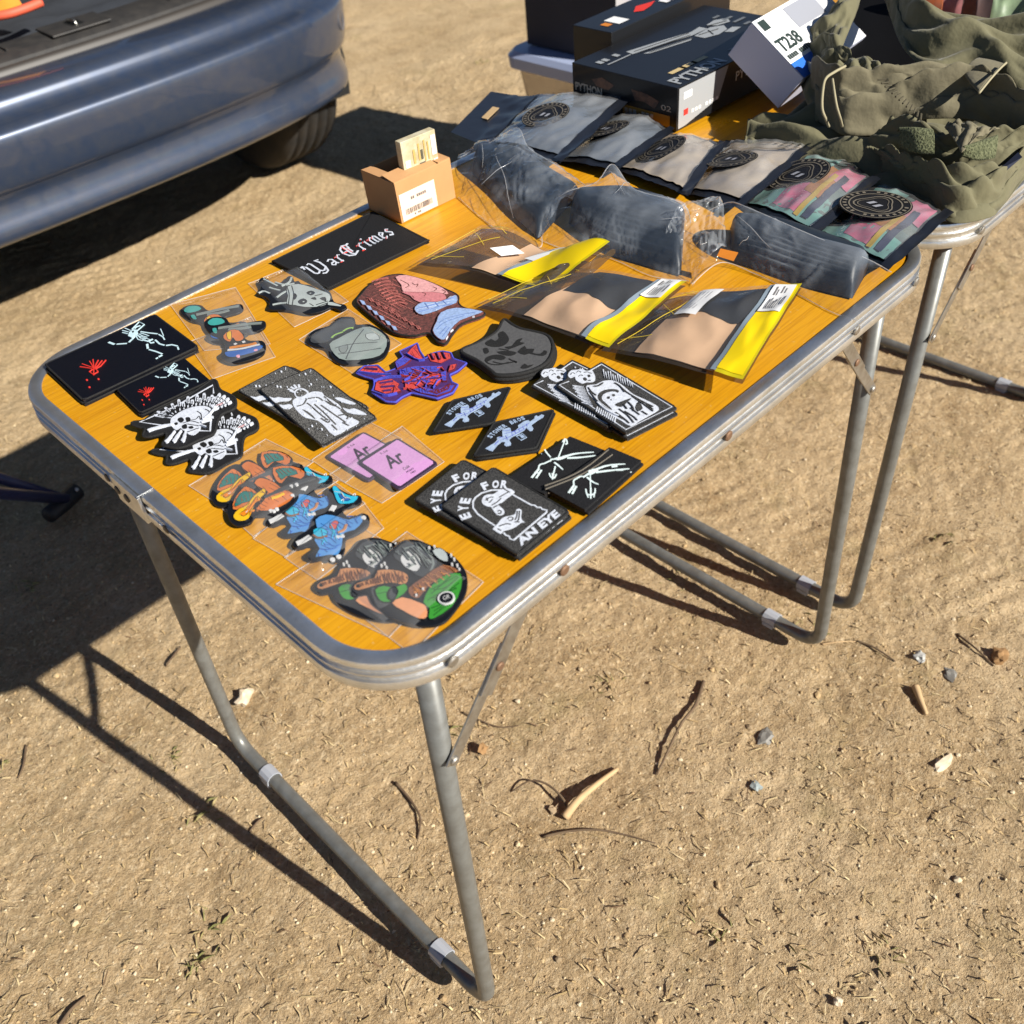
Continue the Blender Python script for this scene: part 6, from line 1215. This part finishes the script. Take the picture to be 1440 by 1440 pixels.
for i in range(13): b.tube(rails('H', [(700 + 18 * i, 405 + 17 * i, .108 - .0033 * i), (740 + 15 * i, 402 + 14.5 * i, .108 - .0033 * i)]), .0011, 5)
b.build('ruching', mat('dark_olive_stitch', (.07, .06, .035), rough=.9), jk)  # stitch lines in a darker olive
b = MB(); b.add(rails('H', [(1300, 870, 0.0401), (1410, 770, 0.0528), (1432, 795, 0.0522), (1335, 878, 0.0390)]), [(0, 1, 2, 3)]); b.build('navy_label', mat('navy_tape', (.02, .025, .05), rough=.5), jk)
# things past the jacket, at the frame's top edge
PKM = [('pink_wrapper', (.5, .2, .2), 'crumpled pink wrapped packet beyond the jacket'), ('rust_wrapper', (.28, .07, .02), 'rust brown packet beyond the jacket collar'), ('leaf_green_wrapper', (.22, .3, .18), 'pale green camouflage packet in clear film, beyond the jacket'), ('mauve_wrapper', (.16, .1, .09), 'dark mauve packet between the pink and green ones beyond the jacket')]
for i, (x0, x1, q) in enumerate(((1015, 1110, 0), (850, 1010, 1), (1240, 1500, 2), (1095, 1260, 3))):
    nm, c_, lb_ = PKM[q]; p0 = Q('H', x0, 75, H); t = thing('wrapped_packet', lb_, 'packet', p0, 'packets beyond the jacket')
    m_ = mat(nm, c_, rough=.35, var=.7, vscale=45, var2=tuple(v * .35 + .05 for v in c_), bump=.4, bscale=60)
    sheet('wrapper', m_, t, loft(rails('H', [(x0, 110, .06), ((x0 + x1) / 2, 120, .06), (x1, 135, .06)]), rails('H', [(x0 + 10, -60, .08), ((x0 + x1) / 2, -70, .085), (x1 + 10, -50, .08)]), 36, 20, puff=.03, wr=.016, wscale=40, seed=q * 3.))
    b = MB(); P0, P1 = Q('H', x0, 110, H), Q('H', x1, 130, H); b.box((min(P0.x, P1.x) , min(P0.y, P1.y), H + .001), (.06, 0, 0), (0, abs(P1.y - P0.y) * .9, 0), (0, 0, .05)); b.build('contents', m_, t, bevel=.01)

# ------------------------------------------------------------------ CAR with its boot open
PAINT = mat('dusty_slate_blue_paint', (.032, .048, .088), rough=.38, metal=.35, coat=1., var=.6, vscale=34, var2=(.060, .068, .088), detail=10)
BLKP = mat('black_boot_trim', (.02, .019, .019), rough=.6, var=.5, vscale=30, var2=(.05, .045, .04), bump=.3, bscale=400)
SEAL = mat('rubber_door_seal', (.035, .03, .026), rough=.5)
TYRE = mat('dusty_tyre', (.012, .011, .010), rough=.85, var=.5, vscale=22, var2=(.04, .03, .02))
car = thing('parked_car', 'dusty slate blue hatchback with its boot open, behind the table', 'car', (.52, 3.2, 0))
CXC = .605
def plan(s):
    """rear outline of the car body, s in -1..1 from left side round the back to the right side"""
    half = [(0, 1.755), (.20, 1.758), (.40, 1.772), (.56, 1.797), (.66, 1.828), (.74, 1.872), (.795, 1.93), (.83, 2.0), (.848, 2.09), (.852, 2.2)]
    return [(CXC - x, y) for x, y in half[:0:-1]] + [(CXC + x, y) for x, y in half]
PLAN = [Vector((x, y, 0)) for x, y in plan(0)]; PS = spline(PLAN, 140)
def offset_path(P, d):
    out = []
    for i, p in enumerate(P):
        a, c = P[max(0, i - 1)], P[min(len(P) - 1, i + 1)]; t = (c - a).normalized(); out.append((p.x - t.y * d, p.y + t.x * d))   # inward is +y at the back
    return out
def sweep(prof, P, name, m, parent, smooth=True, es=30):
    rows = []
    for d, z in prof: rows.append([Vector((x, y, z)) for x, y in offset_path(P, d)])
    b = MB(); b.grid(rows); o = b.build(name, m, parent, smooth=smooth)
    if es: e = o.modifiers.new('edges', 'EDGE_SPLIT'); e.split_angle = math.radians(es)
    return o
sp = lambda pr, n: [(v.x, v.y) for v in spline([Vector((a, c, 0)) for a, c in pr], n)]
lower = sp([(.10, .292), (.045, .296), (.016, .304), (.004, .316), (.003, .335), (.010, .360), (.013, .385), (.006, .404)], 30)
upper = sp([(.006, .404), (-.006, .418), (-.014, .45), (-.018, .485), (-.018, .508), (-.012, .522), (.004, .530), (.022, .534), (.035, .540), (.044, .550), (.051, .562), (.064, .571), (.085, .576), (.125, .579), (.145, .577)], 80)
sweep(lower + upper[1:], PS, 'bumper', PAINT, car, es=60)
MID = [p for p in PS if abs(p.x - CXC) < .70]
sweep(sp([(.145, .577), (.150, .586), (.158, .590), (.166, .584)], 10), MID, 'boot_seal', SEAL, car)
sweep([(.166, .574), (.170, .594), (.185, .602), (.225, .606), (.262, .608), (.268, .600), (.270, .50)], MID, 'sill_trim', BLKP, car, es=25)
tr = [o for o in car.children if o.name.startswith('sill_trim')][0]
b = MB()
for sx in (-1, 1):
    for i in range(7):
        x = CXC + .16 + sx * .20 + i * .045 * sx; b.box((x, 1.955 + .02 * abs(x - CXC), .6065), (.0032, 0, 0), (0, .05, .0012), (0, 0, .0026))
b.build('rib', BLKP, tr)
xl = .735; b = MB(); b.box((xl - .07, 1.940, .6055), (.14, 0, 0), (0, .088, .003), (0, 0, .005)); lt = b.build('latch_plate', BLKP, tr, bevel=.002)
b = MB(); b.box((xl - .012, 1.965, .6102), (.03, 0, 0), (0, .045, .002), (0, 0, .0015)); b.build('latch_slot', mat('dark_recess', (.004, .004, .004)), lt)
b = MB(); b.tube([(xl - .004, 2.004, .608), (xl - .004, 2.0, .618), (xl, 1.972, .620), (xl, 1.966, .608)], .0035, 8); b.build('latch_hook', mat('bright_zinc', (.7, .68, .6), rough=.3, metal=1.), lt, smooth=True)
pc = min(PS, key=lambda p: abs(p.x - (CXC + .735)) + (0 if p.y < 2.1 else 9)); i_ = PS.index(pc); tt = (PS[i_ + 1] - PS[i_ - 1]).normalized(); nn = Vector((tt.y, -tt.x, 0))
b = MB(); cc_ = pc + nn * .0175 + Vector((0, 0, .478)); b.tube([cc_ + tt * .019 * math.cos(q) + Vector((0, 0, .024 * math.sin(q))) for q in [2 * math.pi * i / 28 for i in range(28)]], .0012, 6, closed=True); b.build('sensor_ring', mat('scuffed_blue_edge', (.10, .11, .14), rough=.5), car)
# boot: floor, liner and side walls
b = MB(); b.box((CXC - .66, 2.02, .44), (1.32, 0, 0), (0, .85, 0), (0, 0, .02)); b.build('boot_floor', BLKP, car)
for sx in (-1, 1): b = MB(); b.box((CXC + sx * .70 - (.05 if sx > 0 else 0), 2.02, .44), (.05, 0, 0), (0, .85, 0), (0, 0, .62)); b.build('boot_side_panel', BLKP, car)
b = MB(); b.box((CXC - .66, 2.86, .44), (1.32, 0, 0), (0, .06, 0), (0, .12, .66)); b.build('rear_seat_back', mat('charcoal_seat_cloth', (.02, .02, .024), rough=.9, bump=.3, bscale=200), car)
sheet('boot_liner', mat('grey_blue_liner', (.045, .05, .06), rough=.5, var=.5, vscale=12), car, loft([Vector((CXC - .62, 2.03, .598)), Vector((CXC - .1, 2.03, .595)), Vector((CXC + .3, 2.04, .60)), Vector((CXC + .62, 2.07, .602))], [Vector((CXC - .6, 2.5, .57)), Vector((CXC, 2.45, .58)), Vector((CXC + .6, 2.5, .57))], 40, 14, puff=.01, wr=.02, wscale=9, seed=3.))
ob = thing('orange_bag', 'orange and red fabric bag lying in the open car boot', 'bag', (.55, 2.3, .63)); x0 = at(-80, 30, .67); x1 = at(50, 14, .67)
mo = MB(); ob_pts = [at(-120, 25, .66), at(-40, 22, .66), at(10, 17, .66), at(34, 12, .66)]; ob_up = [p + Vector((.05, .30, .10)) for p in ob_pts]
sheet('fabric', mat('orange_fabric', (.72, .26, .02), rough=.7, var=.4, vscale=12), ob, loft(ob_pts, ob_up, 30, 14, puff=.05, wr=.015, wscale=14, seed=2.))
b = MB(); b.tube(spline([at(-60, 29, .665), at(0, 22, .665), at(30, 14, .667), at(58, 3, .67)], 20), .009, 8); b.build('red_strap', mat('red_webbing', (.62, .10, .05), rough=.6), ob, smooth=True)
# rear quarters with tail lights, sides and the wheels
for sx in (-1, 1):
    q = [p for p in PS if sx * (p.x - CXC) > .69]
    if sx > 0: q = sorted(q, key=lambda p: p.y)
    else: q = sorted(q, key=lambda p: -p.y)
    side = [Vector((CXC + sx * .852, y, 0)) for y in (2.24, 2.3)]
    P = q + side if sx > 0 else side[::-1] + q
    sweep(sp([(.064, .571), (.05, .60), (.046, .64), (.05, .74), (.06, .85), (.085, .98), (.14, 1.2), (.21, 1.36)], 26), P, 'quarter_panel', PAINT, car, es=50)
    lamp = [p for p in P if p.y < 2.12]
    sweep(sp([(.058, .655), (.034, .66), (.03, .70), (.034, .80), (.05, .93), (.07, .96), (.09, .955)], 18), lamp, 'tail_light', mat('dark_red_lens', (.06, .012, .012), rough=.12, coat=.6), car, es=50)
    # body side with the wheel arch
    X = CXC + sx * .852; yc, zc, ra = 2.36, .305, .345; rows = []
    for i in range(50):
        y = 2.19 + (5.6 - 2.19) * (i / 49) ** 1.6; dz = ra * ra - (y - yc) ** 2; zb = max(.30, zc + math.sqrt(dz)) if dz > 0 else .24
        rows.append([Vector((X + sx * (.0 if t < .8 else -.10 * ((t - .8) / .2) ** 1.3) + sx * .012 * math.sin(math.pi * t), y, zb + (1.0 - zb) * t)) for t in [j / 11 for j in range(12)]])
    b = MB(); b.grid(rows, sx < 0); b.build('side_panel', PAINT, car, smooth=True)
    b = MB(); arch = [(X - sx * .004, yc + ra * math.cos(a), zc + ra * math.sin(a)) for a in [math.radians(-12 + 204 * i / 24) for i in range(25)]]; rows = [[Vector(p) for p in arch], [Vector((p[0] - sx * .26, p[1], p[2])) for p in arch]]; b.grid(rows); b.build('wheel_arch_liner', mat('black_arch_liner', (.008, .008, .008), rough=.9), car, smooth=True)
    for wy in (2.36, 4.95):
        wx = X - sx * .10
        w = bpy.data.objects.new('wheel', None); COL.objects.link(w); w.parent = car; w.location = Vector((wx, wy, .300)) - car.location
        prof = [(-.085, .19), (-.092, .22), (-.098, .262), (-.092, .287), (-.075, .298)] + [q for c_ in (-.052, -.018, .018, .052) for q in ((c_ - .006, .302), (c_ - .004, .293), (c_ + .004, .293), (c_ + .006, .302))] + [(.075, .298), (.092, .287), (.098, .262), (.092, .22), (.085, .19)]
        b = MB(); k = 48; b.add([(wx + d, wy + r * math.cos(a), .300 + r * math.sin(a)) for d, r in prof for a in [2 * math.pi * i / k for i in range(k)]], [(i * k + j, i * k + (j + 1) % k, (i + 1) * k + (j + 1) % k, (i + 1) * k + j) for i in range(len(prof) - 1) for j in range(k)]); b.build('tyre', TYRE, w, smooth=True)
        b = MB()
        for j in range(5): b.bar((wx + sx * .07, wy, .300), (wx + sx * .07, wy + .18 * math.cos(2 * math.pi * j / 5), .300 + .18 * math.sin(2 * math.pi * j / 5)), .05, .03, (1, 0, 0))
        b.tube([(wx + sx * .07, wy + .19 * math.cos(a), .3 + .19 * math.sin(a)) for a in [2 * math.pi * i / 32 for i in range(32)]], .016, 8, closed=True); b.build('rim', mat('alloy_grey', (.4, .4, .4), rough=.35, metal=.9), w)
b = MB(); b.box((CXC - .80, 2.0, .26), (1.60, 0, 0), (0, 3.6, 0), (0, 0, .16)); b.build('underbody', mat('black_underbody', (.008, .008, .008), rough=.9), car)
b = MB(); e0 = at(1, 388, .245); b.tube([(e0.x - .02, e0.y + .05, .262), (e0.x - .02, e0.y + .3, .27), (e0.x - .02, e0.y + .8, .28)], .028, 14); b.build('exhaust_pipe', mat('worn_exhaust_steel', (.32, .29, .27), rough=.4, metal=.9), car, smooth=True)
# roof, pillars and raised tailgate, above the frame
b = MB(); b.box((CXC - .58, 2.55, 1.36), (1.16, 0, 0), (0, 1.7, 0), (0, 0, .04)); b.build('roof', PAINT, car, bevel=.02)
b = MB(); b.bar((CXC, 2.55, 1.40), (CXC, 1.95, 1.92), .05, 1.1, (0, 0, 1)); b.build('tailgate', PAINT, car, bevel=.015)

# ------------------------------------------------------------------ folding camp chair, at the left edge
NAVY = mat('navy_enamelled_tube', (.018, .024, .085), rough=.35, metal=.2); CAPM = mat('black_foot_cap', (.008, .008, .01), rough=.6)
ch = thing('camp_chair', 'navy folding camp chair, only one leg end showing beside the table', 'chair', (-.25, 1.3, 0))
F0 = Vector((.128, 1.278, .022)); A1 = Vector((-.157, .937, .45)); B1 = Vector((-.30, 1.60, .45))
F2, F3 = Vector((-.62, 1.70, .022)), Vector((-.52, .90, .022)); D1 = Vector((-.62, 1.1, .45))
for p, q in ((F0, A1), (F0 + Vector((-.012, .010, .006)), B1), (F2, B1), (F2, D1), (F3, A1), (F3, D1)):
    d = (q - p).normalized(); b = MB(); b.tube([p, p + d * .2, q], .0105, 12); b.build('leg', NAVY, ch, smooth=True)
b = MB(); b.tube([F0 + Vector((.022, .012, .0)), F0 + Vector((-.02, -.01, .004)), F0 + Vector((-.05, -.03, .012))], [.017, .0165, .0155], 14); b.build('foot_cap', CAPM, ch, smooth=True)
b = MB(); b.disc(F0 + Vector((.02, -.002, .012)), (.5, -.6, .6), .004, .002); b.build('foot_pin', ZINC, ch)
sheet('seat', mat('navy_polyester', (.015, .018, .05), rough=.8), ch, loft([A1, Vector((-.39, 1.0, .44)), D1], [A1.lerp(B1, .5) + Vector((.02, .1, 0)), B1, Vector((-.5, 1.45, .45))], 20, 12, puff=-.03))

# ------------------------------------------------------------------ sticks, twigs and stones on the ground
BARK = mat('dark_twig_bark', (.10, .062, .035), rough=.9, var=.6, vscale=60, var2=(.2, .14, .08)); PALE = mat('peeled_stick', (.55, .38, .2), rough=.8, var=.5, vscale=40, var2=(.36, .24, .12))
def twig(label, pts, r, m=BARK, lift=.004, name='twig', cat='twig', group='sticks and twigs on the dirt'):
    P = [at(x, y, 0) for x, y in pts]; n = len(P); c = P[0]
    t = MB(); Q_ = spline([Vector((p.x, p.y, gz(p.x, p.y) + r * .8 + (lift * math.sin(math.pi * i / (n - 1)) if n > 1 else 0))) for i, p in enumerate(P)], 14)
    t.tube(Q_, [r * (1 - .55 * i / 13) for i in range(14)], 7); o = t.build(name, m, None, smooth=True, loc=Q_[0]); return tag(o, label, cat, group)
twig('thick pale peeled stick lying below the table end, right of the near leg', [(793, 1140), (812, 1122), (838, 1098), (868, 1071)], .0068, PALE, .010, 'stick')
twig('thin dark twig curving up from the pale stick', [(800, 1138), (792, 1118), (770, 1098), (745, 1092), (718, 1102)], .0022, lift=.014)
twig('long thin dark twig running right from the pale stick', [(762, 1165), (800, 1160), (840, 1160), (880, 1166), (922, 1179)], .002, lift=.004)
twig('dark slender twig on open dirt right of the table', [(990, 951), (978, 985), (958, 1012), (938, 1052), (924, 1080)], .003, lift=.006)
twig('short curved dark twig left of the near table leg', [(552, 1088), (575, 1115), (588, 1140), (584, 1168)], .0024)
twig('straight dark twig at the bottom left corner', [(80, 1438), (98, 1416), (115, 1396)], .003)
twig('short dark twig crossing the leg shadow', [(345, 1160), (358, 1148), (366, 1141)], .002)
twig('thin pale straw by the far leg frame', [(1158, 896), (1180, 895), (1206, 892)], .0016, PALE, name='straw', cat='straw')
twig('dark curved twig beside the pale straw', [(1208, 892), (1232, 902), (1262, 921)], .0022)
twig('fine dark twig in front of the car shadow', [(30, 1040), (28, 1070), (20, 1088)], .002)
twig('forked fine twig by the near leg, upper arm', [(648, 990), (668, 1000), (700, 1010), (728, 1008)], .0015)
twig('fine dark twig leaning over dirt left of the table shadow end', [(250, 902), (236, 925), (230, 930)], .002)
twig('dark twig at the right edge, reaching from a brown clod', [(1350, 882), (1375, 905), (1402, 927)], .002)
twig('short pale bone-like stick on the right of the dirt', [(1290, 958), (1296, 975), (1306, 995)], .0062, PALE, .002, 'stick')
def stone(label, x, y, sx, sy, sz, m, rot=0., name='stone', seed=0):
    p = at(x, y, 0); bm = bmesh.new(); bmesh.ops.create_icosphere(bm, subdivisions=2, radius=1)
    for v in bm.verts:
        w = 1 + .75 * mnoise.noise(v.co * 1.3 + Vector((seed * 3.1, 0, 0))) + .3 * mnoise.noise(v.co * 3.2 + Vector((seed, 3, 0))); q = Vector((v.co.x * sx * w, v.co.y * sy * w, v.co.z * sz * w)); v.co = Matrix.Rotation(rot, 3, 'Z') @ q
    me = bpy.data.meshes.new(name); bm.to_mesh(me); bm.free(); me.materials.append(m)
    o = bpy.data.objects.new(name, me); COL.objects.link(o); o.location = (p.x, p.y, gz(p.x, p.y) + sz * .55); tag(o, label, 'stone', 'stones on the dirt')
WS = mat('white_flint', (.66, .56, .42), rough=.6, var=.6, vscale=50, var2=(.5, .36, .2)); GS = mat('grey_flint', (.2, .19, .17), rough=.6); BS = mat('brown_clod', (.3, .17, .07), rough=.9)
stone('white flint stone beside the left table leg', 340, 972, .019, .011, .009, WS, .5, seed=1.)
stone('grey flat stone on the dirt right of the long twig', 1078, 1024, .015, .010, .004, GS, .2, seed=2.)
stone('small pale grey stone near the curved twig on the right', 1296, 914, .011, .009, .005, mat('pale_flint', (.4, .4, .38), rough=.6), .4, seed=3.)
stone('flat dark stone below the pale grey one', 1340, 938, .012, .009, .004, GS, .9, seed=4.)
stone('brown clod at the right edge of the dirt', 1410, 915, .013, .011, .009, BS, .1, seed=5.)
stone('whitish long flake on the dirt at far right', 1330, 1064, .02, .008, .004, WS, -.3, seed=6.)
stone('small bluish stone below the grey flat stone', 1064, 1096, .007, .008, .004, mat('bluish_flint', (.26, .3, .3), rough=.5), 0, seed=7.)
stone('small brown clod by the near leg brace', 676, 1045, .008, .007, .007, BS, 0, seed=8.)
stone('round pale pebble right of the table leg', 778, 1126, .007, .007, .006, mat('buff_pebble', (.45, .33, .2), rough=.8), 0, seed=9.)
stone('whitish pebble low on the dirt, nearest the camera', 1180, 1404, .005, .005, .004, WS, 0, seed=10.)
